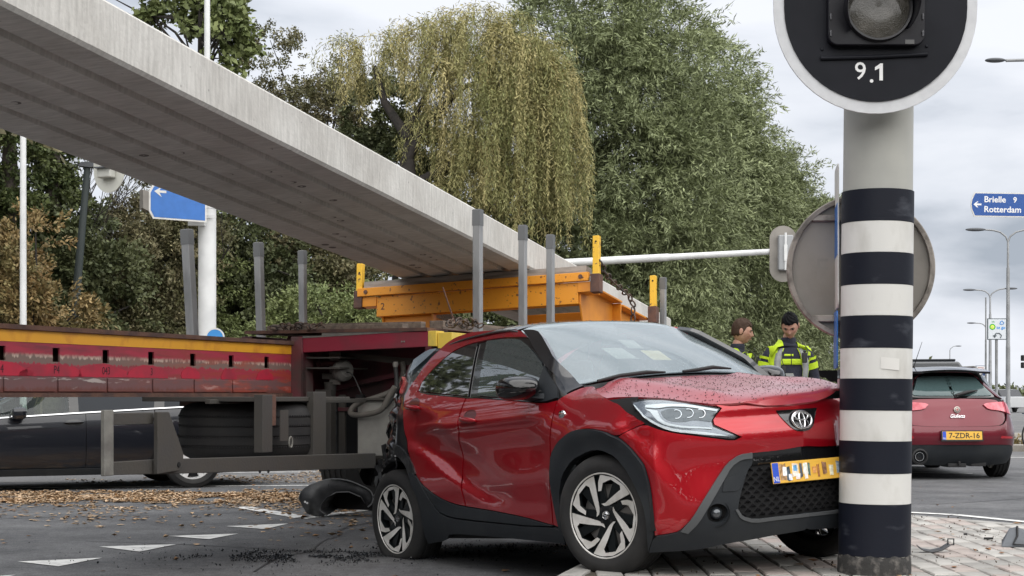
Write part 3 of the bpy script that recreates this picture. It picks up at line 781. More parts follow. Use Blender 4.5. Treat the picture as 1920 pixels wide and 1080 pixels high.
# spare tyre lying flat in its cradle
def tyre_mesh(Rr, w, rim, groove=4, n=64, tread=True):
    """tyre of revolution about y, centred; returns profile list (r, y)"""
    h = w / 2; p = [(rim, -h * .78), (rim + .02, -h * .92), (rim + (Rr - rim) * .5, -h * 1.0), (Rr - .05, -h * .96), (Rr - .012, -h * .84)]
    ws = np.linspace(-h * .78, h * .78, groove * 2 + 2)
    for i in range(groove + 1):
        a, c = ws[2 * i], ws[2 * i + 1] if 2 * i + 1 < len(ws) else h * .78
        p += [(Rr, a), (Rr, c)]
        if i < groove: p += [(Rr - .012, c + (ws[2 * i + 2] - c) * .1 + .0), (Rr - .012, ws[2 * i + 2])]
    p += [(Rr - .012, h * .84), (Rr - .05, h * .96), (rim + (Rr - rim) * .5, h), (rim + .02, h * .92), (rim, h * .78)]
    return p
b = MB(); pr = [(.26, -.15), (.29, -.172), (.36, -.19), (.40, -.186), (.435, -.168), (.457, -.145), (.468, -.118)] + [q for z_ in (-.095, -.032, .032, .095) for q in ((.4735, z_ - .006), (.466, z_ - .004), (.466, z_ + .004), (.4735, z_ + .006))] + [(.468, .118), (.457, .145), (.435, .168), (.40, .186), (.36, .19), (.29, .172), (.26, .15)]; b.lathe(pr, 72, 'z', (0, 0, 0))
sp = b.build('spare_tyre', M_rub, trailer, smooth=35); sp.location = (-1.29, .76, .855)
b = MB()
for z_ in (-.103, -.040, .040, .103):   # sipes in the tread
    for k in range(150):
        a = 2 * math.pi * k / 150; b.M = Matrix.Rotation(a, 4, 'Z') @ Matrix.Translation((.4755, 0, z_)); b.box(-.004, .0006, -.003, .003, -.006, .006)
b.M = None; sipes = b.build('tread_sipes', M_black, sp, fix=False); sipes['kind'] = 'stuff'
tbox('tyre_cradle', -1.9, -.7, .3, 1.2, 1.055, 1.085, M_dsteel)
b = MB(); b.box(-1.72, -1.62, .25, .256, .80, 1.0); o = b.build('strap', M_dsteel, trailer); 
b = MB(); b.tube([(-1.6 + .02 * math.sin(a), .245, .79 + .035 * math.cos(a)) for a in np.linspace(0, 2 * math.pi, 14)[:-1]], .006, 6, closed=True); b.build('strap_hook', M_msteel, trailer, smooth=50)
# bogie body behind: side beams, deck, axles and wheels
for y_ in (.05, 2.45):
    tbox('side_beam', .36 if y_ < 1 else 3.0, 9.2, y_, y_ + .1, 1.36, 1.57, M_red)
tbox('side_beam', .2, 3.0, 2.40, 2.50, 1.22, 1.46, M_red)
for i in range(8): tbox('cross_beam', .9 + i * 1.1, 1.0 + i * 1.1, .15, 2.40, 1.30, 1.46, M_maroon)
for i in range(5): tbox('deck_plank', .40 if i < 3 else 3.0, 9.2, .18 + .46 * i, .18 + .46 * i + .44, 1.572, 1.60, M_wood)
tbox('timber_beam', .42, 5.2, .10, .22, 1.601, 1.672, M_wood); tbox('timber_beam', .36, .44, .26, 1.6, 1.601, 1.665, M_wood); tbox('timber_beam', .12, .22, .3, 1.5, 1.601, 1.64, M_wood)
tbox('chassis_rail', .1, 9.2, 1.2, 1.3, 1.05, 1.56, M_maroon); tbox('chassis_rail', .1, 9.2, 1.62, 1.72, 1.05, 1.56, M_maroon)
for i, ua in enumerate((2.9, 4.25, 5.6)):
    b = MB(); b.cyl((ua, .2, .5), (ua, 2.4, .5), .06, .06, 12); b.build('axle', M_dsteel, trailer)
    for y_, w_ in ((.28, 1), (2.2, 1)):
        b = MB(); b.lathe(tyre_mesh(.5, .34, .28, 4), 56, 'y'); o = b.build('trailer_wheel', M_rub, trailer, smooth=35); o.location = (ua, y_, .5)
        b = MB(); b.lathe([(.28, -.1), (.25, -.08), (.16, -.02), (.13, -.06), (0, -.06)] if y_ < 1 else [(.28, .1), (.25, .08), (.16, .02), (.13, .06), (0, .06)], 32, 'y'); q = b.build('wheel_rim', M_msteel, o, smooth=30)
# stakes (removable posts standing in the deck) — each one lifts out, so each is a thing
def stake(x, y, h, label, lean=0., w=.066):
    b_ = MB(); z0 = 1.45
    b_.prism([(-w / 2, -w / 2), (w / 2, -w / 2), (w / 2, w / 2), (-w / 2, w / 2)], 0, h - z0, 'z')
    o_ = b_.build('steel_stake', M_gal, bevel=.008); P = TR @ Vector((x, y, z0))
    o_.matrix_world = Matrix.Translation(P) @ Matrix.Rotation(lean, 4, 'Y') @ Matrix.Rotation(R(67), 4, 'Z')
    b2_ = MB(); b2_.box(-w / 2 + .004, w / 2 - .004, -w / 2 + .004, w / 2 - .004, h - z0 - .16, h - z0 + .0015); q = b2_.build('stake_cap', M_dsteel, o_)
    bq = MB(); bq.prism([(-w / 2 - .0015, -w / 2 - .0015), (w / 2 + .0015, -w / 2 - .0015), (w / 2 + .0015, w / 2 + .0015), (-w / 2 - .0015, w / 2 + .0015)], h - z0 - .13, h - z0 - .005, 'z'); bq.build('stake_sleeve', mat('stake_sleeve_grey', (.15, .155, .16), .6, metal=.2), o_)
    return tag(o_, label, 'stake', 'steel stakes along the trailer deck')
stake(.80, -.02, 2.565, 'tall grey steel stake standing just behind the rear of the red hatchback roof')
stake(1.73, -.02, 2.535, 'middle grey steel stake of the three in front of the orange cradle', w=.062)
stake(2.37, -.02, 2.515, 'grey steel stake of the near row closest to the yellow cradle pin', w=.062)
stake(5.70, -.02, 2.37, 'lone grey stake past the orange cradle beside the slab end', w=.062)
stake(.52, 2.46, 2.485, 'grey stake leaning beside the thick white mast', lean=-.055, w=.078)
stake(1.58, 2.46, 2.47, 'grey stake in the middle of the far row above the red beam end', lean=-.03, w=.068)
stake(2.31, 2.46, 2.46, 'grey stake of the far row nearest the orange cradle', lean=-.01, w=.062)
# chain heap lying on the deck edge
M_chain = mat('chain_steel', (.07, .06, .055), .6, metal=.4, col2=(.13, .08, .055), nscale=20)
def chain(name, pts, r, wire, m=M_chain, parent=None):
    b_ = MB(); P = [Vector(p) for p in pts]; L_ = sum((b0 - a0).length for a0, b0 in zip(P[:-1], P[1:])); nl = max(2, int(L_ / (r * 2.6))); 
    cum = [0.]
    for a0, b0 in zip(P[:-1], P[1:]): cum.append(cum[-1] + (b0 - a0).length)
    for i in range(nl):
        s_ = (i + .5) / nl * L_; k = max(j for j in range(len(cum)) if cum[j] <= s_); k = min(k, len(P) - 2)
        f_ = (s_ - cum[k]) / (cum[k + 1] - cum[k]); c = P[k].lerp(P[k + 1], f_); d = (P[k + 1] - P[k]).normalized(); a_ = d.orthogonal().normalized(); c2 = d.cross(a_)
        w_ = a_ if i % 2 else c2
        b_.tube([c + d * (math.cos(t_) * r * 1.55) + w_ * (math.sin(t_) * r) for t_ in np.linspace(0, 2 * math.pi, 12)[:-1]], wire, 5, closed=True)
    return b_.build(name, m, parent, smooth=60)
pts = [TR @ Vector((.0 + .05 * math.sin(i * 2.1), .92 + .038 * i + .03 * math.sin(i * 3), 1.625 + .02 * math.sin(i * 1.7))) for i in range(12)]
tag(chain('lashing_chain', pts, .022, .007), 'rusty lashing chain heaped on the corner of the trailer deck', 'chain')
pts = [TR @ Vector((.3 + .06 * math.sin(i * 2.1), .02 - .022 * i, 1.64 + .03 * math.sin(i * 1.9))) for i in range(14)]
tag(chain('lashing_chain', pts, .02, .007), 'lashing chain lying beside the yellow corner box', 'chain')
b = MB(); p0 = TR @ Vector((.85, .2, 1.66)); b.cyl(p0, p0 + Vector((-.10, 0, .3)), .008, .006, 6); tag(b.build('iron_rod', M_rust), 'thin rusty rod sticking up from the deck between the stakes', 'rod')

# ================================================================ ORANGE CRADLE under the slab
M_or = mat('orange_paint', (.72, .27, .018), .5, col2=(.50, .17, .02), nscale=2.2, nlo=.5, nhi=.75, bump=.12, bscale=30)
M_or_sp = mat('chipped_orange', (.74, .29, .018), .5, col2=(.16, .06, .02), nscale=26, nlo=.62, nhi=.68, bump=.15, bscale=30)
M_pin = mat('yellow_pin_paint', (.78, .46, .03), .5, col2=(.2, .1, .03), nscale=24, nlo=.60, nhi=.66)
cx_ = Vector((.4224, 1, -.132)).normalized(); cy_ = Vector((-2.349, 1, -.10)).normalized(); cz_ = cx_.cross(cy_).normalized(); cy_ = cz_.cross(cx_)
CR = frame((.776, 15.0, 2.285), cx_, cy_, cz_)
cradle = empty('orange_cradle', 'orange steel turntable cradle carrying the concrete slab on the trailer', 'cradle', CR)
def cb(name, m, fnc, bev=.004, label=None):
    b_ = MB(); fnc(b_); return b_.build(name, m, cradle, bevel=bev, label=label)
cb('timber_packer', M_woodg, lambda q: q.box(.0, .16, .06, 2.50, .002, .075))
cb('edge_angle', M_or_sp, lambda q: q.box(-.05, .0, .02, 2.55, -.085, .0))
cb('front_beam', M_or_sp, lambda q: q.box(-.01, .10, .14, 2.34, -.30, -.088))
cb('end_stub', M_or, lambda q: q.box(-.02, .12, 2.34, 2.52, -.19, -.09))
cb('end_stub', M_or, lambda q: q.box(-.02, .18, -.02, .14, -.19, -.09))
for y_ in (.12, 2.28):
    cb('side_plate', M_or, lambda q, y_=y_: q.prism([(.02, -.19), (.02, -.30), (.14, -.60), (.30, -.60), (.55, -.72), (1.86, -.72), (1.86, -.16), (1.0, -.16), (.95, -.12), (.15, -.12)], y_, y_ + .02, 'y'))
    cb('side_flange', M_or, lambda q, y_=y_: q.box(.12, .98, y_ - .10, y_ + .05, -.125, -.105))
    cb('side_flange', M_or, lambda q, y_=y_: q.box(1.02, 1.88, y_ - .10, y_ + .05, -.155, -.135))
    cb('stiffener', M_or, lambda q, y_=y_: q.box(.96, .98, y_ - .09, y_ + .1, -.72, -.13))
    if y_ > 1: cb('side_timber', M_woodg, lambda q, y_=y_: q.box(.16, 1.88, y_ - .02, y_ + .12, -.10, -.01))
# cross bulkhead, left panel with rib, diagonal flange
cb('bulkhead', M_or, lambda q: q.prism([(.14, -.30), (.14, -.66), (.75, -.66), (.95, -.30)], .42, .44, 'x'))
cb('front_plate', M_or, lambda q: q.prism([(1.72, -.302), (2.30, -.302), (2.20, -.66), (1.72, -.66)], .06, .08, 'x'))
cb('stiffener', M_or, lambda q: q.box(.0, .08, 1.70, 1.72, -.66, -.302))
cb('diagonal_flange', M_or, lambda q: q.add([(.08, 1.95, -.30), (.08, .98, -.60), (.6, .98, -.60), (.6, 1.95, -.30), (.08, 1.95, -.32), (.08, .98, -.62), (.6, .98, -.62), (.6, 1.95, -.32)],
   [(0, 1, 2, 3), (7, 6, 5, 4), (0, 4, 5, 1), (1, 5, 6, 2), (2, 6, 7, 3), (3, 7, 4, 0)]))
cb('back_plate', M_or, lambda q: q.box(.9, .92, .2, 1.2, -.70, -.36)); cb('back_plate', M_or, lambda q: q.box(1.2, 1.22, 1.0, 2.2, -.70, -.50))
cb('floor_plate', M_or, lambda q: q.box(.1, 1.8, .2, 2.25, -.735, -.722))
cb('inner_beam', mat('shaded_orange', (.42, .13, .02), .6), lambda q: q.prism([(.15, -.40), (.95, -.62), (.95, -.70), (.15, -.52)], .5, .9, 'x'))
# pins in the corners
for (x, y, h, lb) in ((-.02, -.045, .40, 'pin beside the chain'), (1.80, -.045, .36, None), (-.02, 2.545, .27, None), (1.80, 2.545, .3, None)):
    o = cb('pin', M_pin, lambda q: q.box(x - .0, x + .065, y - .03, y + .035, -.10 if h > .3 else -.12, h - .04 if h > .3 else h), .006)
    b = MB(); b.cyl((x - .003, y, h - .10), (x - .001, y, h - .10), .010, .010, 8); b.build('pin_hole', M_black, o)
    cb('pin_socket', M_rust, lambda q: q.box(x - .02, x + .085, y - .045, y + .05, -.20, -.02), .004)
for y_ in (.10, 2.45): cb('bolt', M_rust, lambda q: q.cyl((-.06, y_, -.043), (-.05, y_, -.043), .022, .022, 8), 0)
# hand-painted digit on the beam end
lettering('2', .10, frame((-.011, 2.27, -.20), Vector((0, -1, 0)), Vector((0, 0, 1)), Vector((-1, 0, 0))), M_rust, cradle, .0004)
pts = [(.0, -.07, .12 - 0), (.15, -.085, .02), (.35, -.09, -.03), (.6, -.10, -.06), (.83, -.11, -.10), (.90, -.12, -.16), (.905, -.12, -.42)]
o = chain('hanging_chain', [tuple(CR @ Vector(p)) for p in pts], .028, .009); tag(o, 'dark chain hanging along the side of the orange cradle below the yellow pin', 'chain')
# ================================================================ RED HATCHBACK: body surfaces in car coordinates (x forward from the rear axle, y left, z up)
KX=[-.575,-.565,-.52,-.42,-.25,0,.4,1.2,2.0,2.45,2.70,2.87,2.985,3.06,3.105,3.13]
KY=[0,-.40,-.64,-.775,-.84,-.862,-.866,-.860,-.866,-.868,-.845,-.77,-.66,-.50,-.28,0]
_dq=np.concatenate([[0],np.cumsum(np.hypot(np.diff(KX),np.diff(KY)))])
_fx=spl(_dq,KX);_fy=spl(_dq,KY)
_tq=np.linspace(0,_dq[-1],4000);_px=_fx(_tq);_py=_fy(_tq)
_s=np.concatenate([[0],np.cumsum(np.hypot(np.diff(_px),np.diff(_py)))])
S0=_s[np.argmin(np.abs(_px))];_s=_s-S0;SC_=_s[-1];SR_=_s[0]
offs=spl([.10,.2,.3,.42,.55,.7,.82,.92,1.0,1.08,1.16,1.3,1.45,1.54],[.075,.035,.014,.012,.0,.0,.0,.012,.030,.058,.095,.165,.25,.31])
offn=spl([.10,.2,.3,.42,.55,.7,.82,.90,.96,1.02,1.08,1.3],[.075,.035,.014,.012,.0,.0,.0,.025,.06,.115,.20,.6])
offf=spl([.10,.2,.3,.45,.6,.72,.8,.87,.93,1.0,1.1],[.10,.045,.015,.01,.01,.0,.008,.03,.08,.18,.40])
def creased(s,z):
    # sculpting of the doors: a hollow below the shoulder and the haunch line sweeping down
    o=0*s
    o=o+.020*np.exp(-((z-.74)/.11)**2)*sm(.25,.7,s)*(1-sm(1.7,2.05,s))
    c=.80-.40*sm(.15,1.35,s)          # crease height falling forward
    d=z-c
    o=o+.030*sm(-.012,.08,d)*(1-sm(.16,.34,d))*sm(.1,.35,s)*(1-sm(1.1,1.6,s))
    o=o-.020*np.exp(-((z-.5)/.16)**2)*(1-sm(.35,.95,s))
    o=o-.018*np.exp(-((z-.92)/.035)**2)*sm(.2,.5,s)*(1-sm(1.75,2.0,s))
    # front fender flare
    r=np.hypot(s-2.43,z-.34)
    o=o-.016*np.exp(-((r-.47)/.06)**2)*sm(.3,.5,z)
    # grille bar hollow and lamp brow at the nose
    o=o+.020*np.exp(-((z-.80)/.05)**2)*sm(3.05,3.3,s)
    return o
def side(s,z):
    s=np.asarray(s,float);z=np.asarray(z,float)
    x=np.interp(s,_s,_px);y=np.interp(s,_s,_py);e=.01
    tx=np.interp(s+e,_s,_px)-np.interp(s-e,_s,_px);ty=np.interp(s+e,_s,_py)-np.interp(s-e,_s,_py)
    l=np.hypot(tx,ty)+1e-9;nx=-ty/l;ny=tx/l
    wn=sm(1.85,2.25,s);wf=sm(2.65,3.15,s);wr=1-sm(-.3,0,s)
    o=offs(z)*(1-wn)+wn*(offn(z)*(1-wf)+offf(z)*wf)
    o=o+wr*.10*sm(.9,1.5,z)+creased(s,z)
    # corner crease of the front bumper
    sc=2.86-.10*(.6-z)
    o=o-.014*np.exp(-np.abs(s-sc)/.05)*sm(.2,.3,z)*(1-sm(.62,.78,z))
    return np.stack([x+nx*o,y+ny*o,z+0*x],-1)
ztop=spl([-.6,-.45,-.1,.15,.45,.9,1.2,1.30,1.45,1.9,2.2,2.26],[1.05,1.13,1.335,1.445,1.512,1.535,1.525,1.508,1.453,1.243,1.085,1.055])
zhood=spl([2.0,2.1,2.4,2.7,2.9,3.02,3.10,3.16],[1.128,1.104,1.048,.992,.953,.924,.890,.84])
def top(x,y):
    x=np.asarray(x,float);y=np.asarray(y,float)
    z=ztop(x+.16*y*y*sm(1.1,1.6,x))-.026*(y/.6)**2-(.27+.6*(1-sm(1.1,1.4,x)))*np.clip(np.abs(y)-.45,0,1)**2
    return np.stack([x,y,z],-1)
def hood(x,y):
    x=np.asarray(x,float);y=np.asarray(y,float);a=np.abs(y)
    z=zhood(x+.20*y*y)-.035*(a/.7)**2-.025*sm(.35,.75,a)+.022*np.exp(-((a-.42-.05*(2.7-x))/.09)**2)*(1-sm(2.85,3.05,x))
    # crumpled far corner
    z=z+.035*sm(.1,.6,y)*sm(2.3,2.8,x)
    return np.stack([x,y,z],-1)

# panel outlines in the (along, height) space of the body surface
TR_ = {
 'rail': [(1.471, 1.407), (1.365, 1.454), (1.263, 1.476), (1.065, 1.494), (0.831, 1.513), (0.687, 1.522), (0.5, 1.507), (0.42, 1.48), (0.379, 1.457), (0.294, 1.405), (0.22, 1.334), (0.175, 1.267), (0.133, 1.231), (0.265, 1.161), (0.264, 1.182), (0.29, 1.247), (0.372, 1.313), (0.48, 1.377), (0.586, 1.42), (0.75, 1.442), (0.965, 1.445), (1.186, 1.437), (1.379, 1.42)],
 'dlo': [(0.259, 1.169), (0.285, 1.254), (0.366, 1.321), (0.474, 1.384), (0.579, 1.427), (0.743, 1.449), (0.959, 1.452), (1.18, 1.445), (1.374, 1.427), (1.482, 1.409), (1.631, 1.311), (1.896, 1.164), (1.974, 1.104), (2.065, 1.024), (2.017, 1.001), (1.912, 0.986), (1.538, 1.028), (1.108, 1.075), (0.966, 1.085), (0.647, 1.122)],
 'glass_rear': [(0.283, 1.177), (0.293, 1.243), (0.378, 1.306), (0.486, 1.369), (0.594, 1.411), (0.757, 1.434), (0.862, 1.435), (0.983, 1.091), (0.639, 1.133)],
 'glass_front': [(0.972, 1.437), (1.195, 1.427), (1.375, 1.406), (1.529, 1.347), (1.811, 1.198), (1.909, 0.998), (1.534, 1.038), (1.107, 1.085)],
 'apillar': [(1.482, 1.409), (1.631, 1.311), (1.896, 1.164), (1.974, 1.104), (2.065, 1.024), (2.089, 1.039), (2.146, 1.058), (2.092, 1.077), (2.005, 1.139), (1.843, 1.272), (1.604, 1.422), (1.504, 1.448), (1.373, 1.46)],
 'door_rear': [(0.289, 1.159), (0.136, 1.227), (0.1, 1.163), (0.136, 1.083), (0.198, 0.905), (0.23, 0.861), (0.267, 0.786), (0.315, 0.695), (0.367, 0.627), (0.452, 0.562), (0.55, 0.511), (0.681, 0.455), (0.807, 0.425), (0.933, 0.408), (0.886, 0.638), (0.894, 0.796), (0.946, 0.902), (0.921, 0.976), (0.958, 1.076), (0.963, 1.079)],
 'door_front': [(0.974, 1.077), (0.935, 0.975), (0.959, 0.901), (0.909, 0.795), (0.899, 0.637), (0.949, 0.406), (1.23, 0.379), (1.622, 0.334), (1.912, 0.285), (1.962, 0.669), (1.968, 0.754), (1.998, 0.874), (2.014, 0.99), (1.914, 0.98), (1.54, 1.021), (1.112, 1.068)],
 'trimdoor': [(0.464, 0.551), (0.548, 0.505), (0.679, 0.449), (0.806, 0.419), (0.938, 0.4), (1.229, 0.373), (1.621, 0.327), (1.916, 0.279), (1.61, 0.286), (1.042, 0.319), (0.746, 0.342), (0.602, 0.384)],
 'sill': [(0.294, 0.643), (0.389, 0.612), (0.469, 0.537), (0.6, 0.374), (0.744, 0.331), (1.04, 0.309), (1.607, 0.277), (1.912, 0.27), (2.022, 0.251), (2.002, 0.18), (1.296, 0.215), (0.709, 0.239), (0.658, 0.193), (0.387, 0.17), (0.379, 0.225), (0.395, 0.359), (0.382, 0.483), (0.31, 0.583)],
 'fender': [(2.019, 0.992), (2.066, 1.018), (2.151, 1.05), (2.241, 1.05), (2.341, 1.008), (2.55, 0.942), (2.613, 0.927), (2.697, 0.876), (2.78, 0.833), (2.811, 0.811), (2.724, 0.789), (2.649, 0.755), (2.554, 0.788), (2.422, 0.812), (2.323, 0.814), (2.223, 0.802), (2.079, 0.752), (1.996, 0.683), (1.987, 0.602), (1.983, 0.502), (1.975, 0.386), (1.995, 0.267), (1.923, 0.285), (1.975, 0.669), (1.98, 0.754), (2.009, 0.873)],
 'arch_front': [(1.994, 0.263), (1.975, 0.386), (1.986, 0.502), (1.991, 0.602), (1.999, 0.683), (2.083, 0.749), (2.224, 0.798), (2.324, 0.81), (2.422, 0.807), (2.554, 0.785), (2.648, 0.75), (2.724, 0.691), (2.775, 0.628), (2.803, 0.587), (2.821, 0.476), (2.818, 0.308), (2.801, 0.217), (2.74, 0.137), (2.781, 0.284), (2.77, 0.383), (2.699, 0.557), (2.614, 0.649), (2.496, 0.691), (2.387, 0.693), (2.209, 0.648), (2.101, 0.568), (2.036, 0.449), (2.022, 0.251)],
 'bumper': [(2.652, 0.751), (2.727, 0.786), (2.817, 0.806), (2.896, 0.769), (2.974, 0.746), (3.128, 0.714), (3.289, 0.682), (3.337, 0.701), (3.193, 0.776), (3.19, 0.802), (3.25, 0.86), (3.217, 0.878), (3.332, 0.872), (3.495, 0.873), (3.634, 0.876), (3.773, 0.875), (3.8, 0.616), (3.586, 0.616), (3.389, 0.613), (3.316, 0.608), (3.243, 0.569), (3.169, 0.482), (3.096, 0.388), (3.026, 0.295), (2.952, 0.236), (2.883, 0.225), (2.805, 0.219), (2.822, 0.308), (2.824, 0.476), (2.807, 0.59), (2.779, 0.631), (2.728, 0.693)],
 'cladding': [(2.804, 0.217), (2.882, 0.222), (2.952, 0.233), (3.026, 0.292), (3.096, 0.385), (3.169, 0.479), (3.243, 0.566), (3.316, 0.605), (3.392, 0.608), (3.385, 0.553), (3.353, 0.524), (3.296, 0.397), (3.276, 0.324), (3.304, 0.284), (3.376, 0.26), (3.511, 0.261), (3.67, 0.26), (3.789, 0.26), (3.794, 0.183), (3.702, 0.182), (3.52, 0.175), (3.377, 0.165), (3.223, 0.156), (3.069, 0.139), (2.91, 0.136), (2.742, 0.134)],
 'grille': [(3.389, 0.611), (3.586, 0.613), (3.8, 0.616), (3.789, 0.258), (3.671, 0.256), (3.512, 0.258), (3.377, 0.256), (3.301, 0.282), (3.273, 0.323), (3.293, 0.397), (3.349, 0.524), (3.381, 0.553)],
 'grille_mesh': [(3.352, 0.518), (3.531, 0.534), (3.794, 0.538), (3.788, 0.263), (3.67, 0.262), (3.511, 0.264), (3.376, 0.262), (3.307, 0.287), (3.28, 0.325), (3.299, 0.396)],
 'lamp': [(2.709, 0.934), (2.796, 0.943), (2.92, 0.935), (3.042, 0.91), (3.153, 0.882), (3.237, 0.859), (3.183, 0.8), (3.187, 0.77), (3.322, 0.705), (3.293, 0.691), (3.129, 0.723), (2.975, 0.757), (2.871, 0.801), (2.803, 0.851), (2.736, 0.906)],
 'lampcav': [(2.561, 0.936), (2.549, 0.976), (2.72, 0.967), (2.919, 0.946), (3.059, 0.915), (3.214, 0.88), (3.247, 0.86), (3.188, 0.799), (3.192, 0.773), (3.334, 0.702), (3.289, 0.685), (3.128, 0.716), (2.974, 0.749), (2.896, 0.772), (2.814, 0.811), (2.778, 0.836), (2.696, 0.879), (2.611, 0.93)],
 'drl_low': [(2.722, 0.922), (2.742, 0.913), (2.815, 0.85), (2.888, 0.803), (2.976, 0.769), (3.13, 0.742), (3.236, 0.72), (3.269, 0.709), (3.128, 0.728), (2.975, 0.754), (2.903, 0.781), (2.827, 0.828), (2.762, 0.885)],
 'drl_mid': [(2.804, 0.892), (2.882, 0.876), (2.9, 0.833), (2.936, 0.804), (3.019, 0.782), (3.177, 0.762), (3.175, 0.756), (3.018, 0.772), (2.925, 0.793), (2.872, 0.83), (2.848, 0.868)],
 'drl_up': [(2.805, 0.913), (2.923, 0.912), (3.069, 0.896), (3.226, 0.856), (3.216, 0.846), (3.066, 0.883), (2.953, 0.895), (2.88, 0.889), (2.802, 0.9)],
 'lens': [(2.899, 0.869), (2.943, 0.884), (3.065, 0.875), (3.215, 0.841), (3.18, 0.794), (3.084, 0.811), (3.02, 0.802), (2.947, 0.813), (2.911, 0.84)],
 'foghole': [(3.106, 0.32), (3.125, 0.352), (3.169, 0.354), (3.206, 0.331), (3.22, 0.302), (3.199, 0.271), (3.15, 0.266), (3.115, 0.283)],
 'embplate': [(3.633, 0.813), (3.938, 0.819), (3.852, 0.725), (3.81, 0.704), (3.739, 0.696), (3.684, 0.719), (3.651, 0.753)],
 'fogbez': [(3.214, 0.484), (3.274, 0.505), (3.328, 0.506), (3.313, 0.454), (3.281, 0.42), (3.196, 0.424)],
 'repeater': [(2.103, 0.906)],
 'handle_f': [(0.96, 0.957), (1.205, 0.923), (1.052, 0.994)],
 'handle_r': [(0.218, 1.066), (0.416, 1.046), (0.301, 1.099)],
 'plate': [(3.536, 0.545), (3.532, 0.426), (3.992, 0.427), (4.012, 0.548)],
 'hood': [(2.063, -0.578), (2.21, -0.521), (2.379, -0.458), (2.32, -0.261), (2.33, -0.074), (3.021, -0.499), (2.969, -0.534), (2.873, -0.563), (2.7, -0.576), (2.503, -0.629), (2.39, -0.68), (2.412, -0.724), (2.231, -0.681)],
 'hoodfront': [(3.022, -0.5), (3.067, -0.404), (3.096, -0.249), (3.101, -0.106), (3.09, 0.054)],
 'ws': [(0.487, 0.107), (0.656, 0.201), (0.772, 0.385), (1.383, 0.308), (1.286, 0.7), (1.485, 0.783), (1.643, 0.9), (1.857, 0.9), (2.182, 0.224), (2.185, -0.331), (2.065, -0.664), (1.936, -0.662), (-0.25, 0.684)],
}
_o = Vector((-0.03526, 10.90498, -0.03619))
CARM = frame(_o, Vector((0.52715, -0.84640, 0.07563)), Vector((0.84628, 0.53096, 0.04349)), Vector((-0.07697, 0.04108, 0.99619)))
CARI = CARM.inverted()
POLE_C = Vector((1.958, 8.35, 0))
pl_ = CARI @ Vector((1.958, 8.35, .9))
def dent(P):
    """the nose is pushed in where it met the mast; small buckles beside the lamp and torn rear quarter"""
    P = P.copy(); x, y, z = P[..., 0], P[..., 1], P[..., 2]
    dy = y - (pl_.y + (z - .8) * 0.0); r_ = .215
    front = sm(2.2, 2.9, x)
    lim = pl_.x - np.sqrt(np.maximum(r_ ** 2 - dy ** 2, 0)) ; lim = np.where(np.abs(dy) < r_, lim, 9.)
    lim = np.minimum(lim, pl_.x + 3.2 * np.maximum(np.abs(dy) - r_ * .7, 0) + .0)
    push = np.maximum(x - lim, 0) * front
    push = np.minimum(push, .25)
    P[..., 0] = x - push
    # buckles
    def wav(a, b, c, k): return np.sin(a * k + np.sin(b * k * .7) * 1.7) * np.cos(c * k * 1.3 + a * 3)
    w1 = np.exp(-(((x - 2.72) / .10) ** 2 + ((z - .80) / .07) ** 2)) * (y < 0)
    P[..., 1] = P[..., 1] + .011 * w1 * wav(x, z, z, 38)
    w2 = np.exp(-(((x - 2.62) / .05) ** 2 + ((z - .80) / .05) ** 2)) * (y < 0)
    P[..., 1] = P[..., 1] - .012 * w2
    w3 = sm(.08, -.12, x) * (y < 0) if False else (1 - sm(-.16, .10, x)) * (y < 0) * (1 - sm(1.15, 1.35, z))
    P[..., 1] = P[..., 1] + .030 * w3 * wav(x, z, z, 21) + .05 * w3
    P[..., 0] = P[..., 0] + .05 * w3 * np.abs(wav(z, x, x, 13)) + .10 * w3 * np.exp(-((z - .9) / .2) ** 2)
    return P
def S_(s, z):
    s = np.asarray(s, float); m = s > SC_; p = side(np.where(m, 2 * SC_ - s, s), z); p = p.copy(); p[..., 1] = np.where(m, -p[..., 1], p[..., 1]); return dent(p)
def hood_f(x, y): return dent(hood(x, y))
def S_left(s, z):
    p = side(np.asarray(s, float), z).copy(); p[..., 1] = -p[..., 1]; return dent(p)

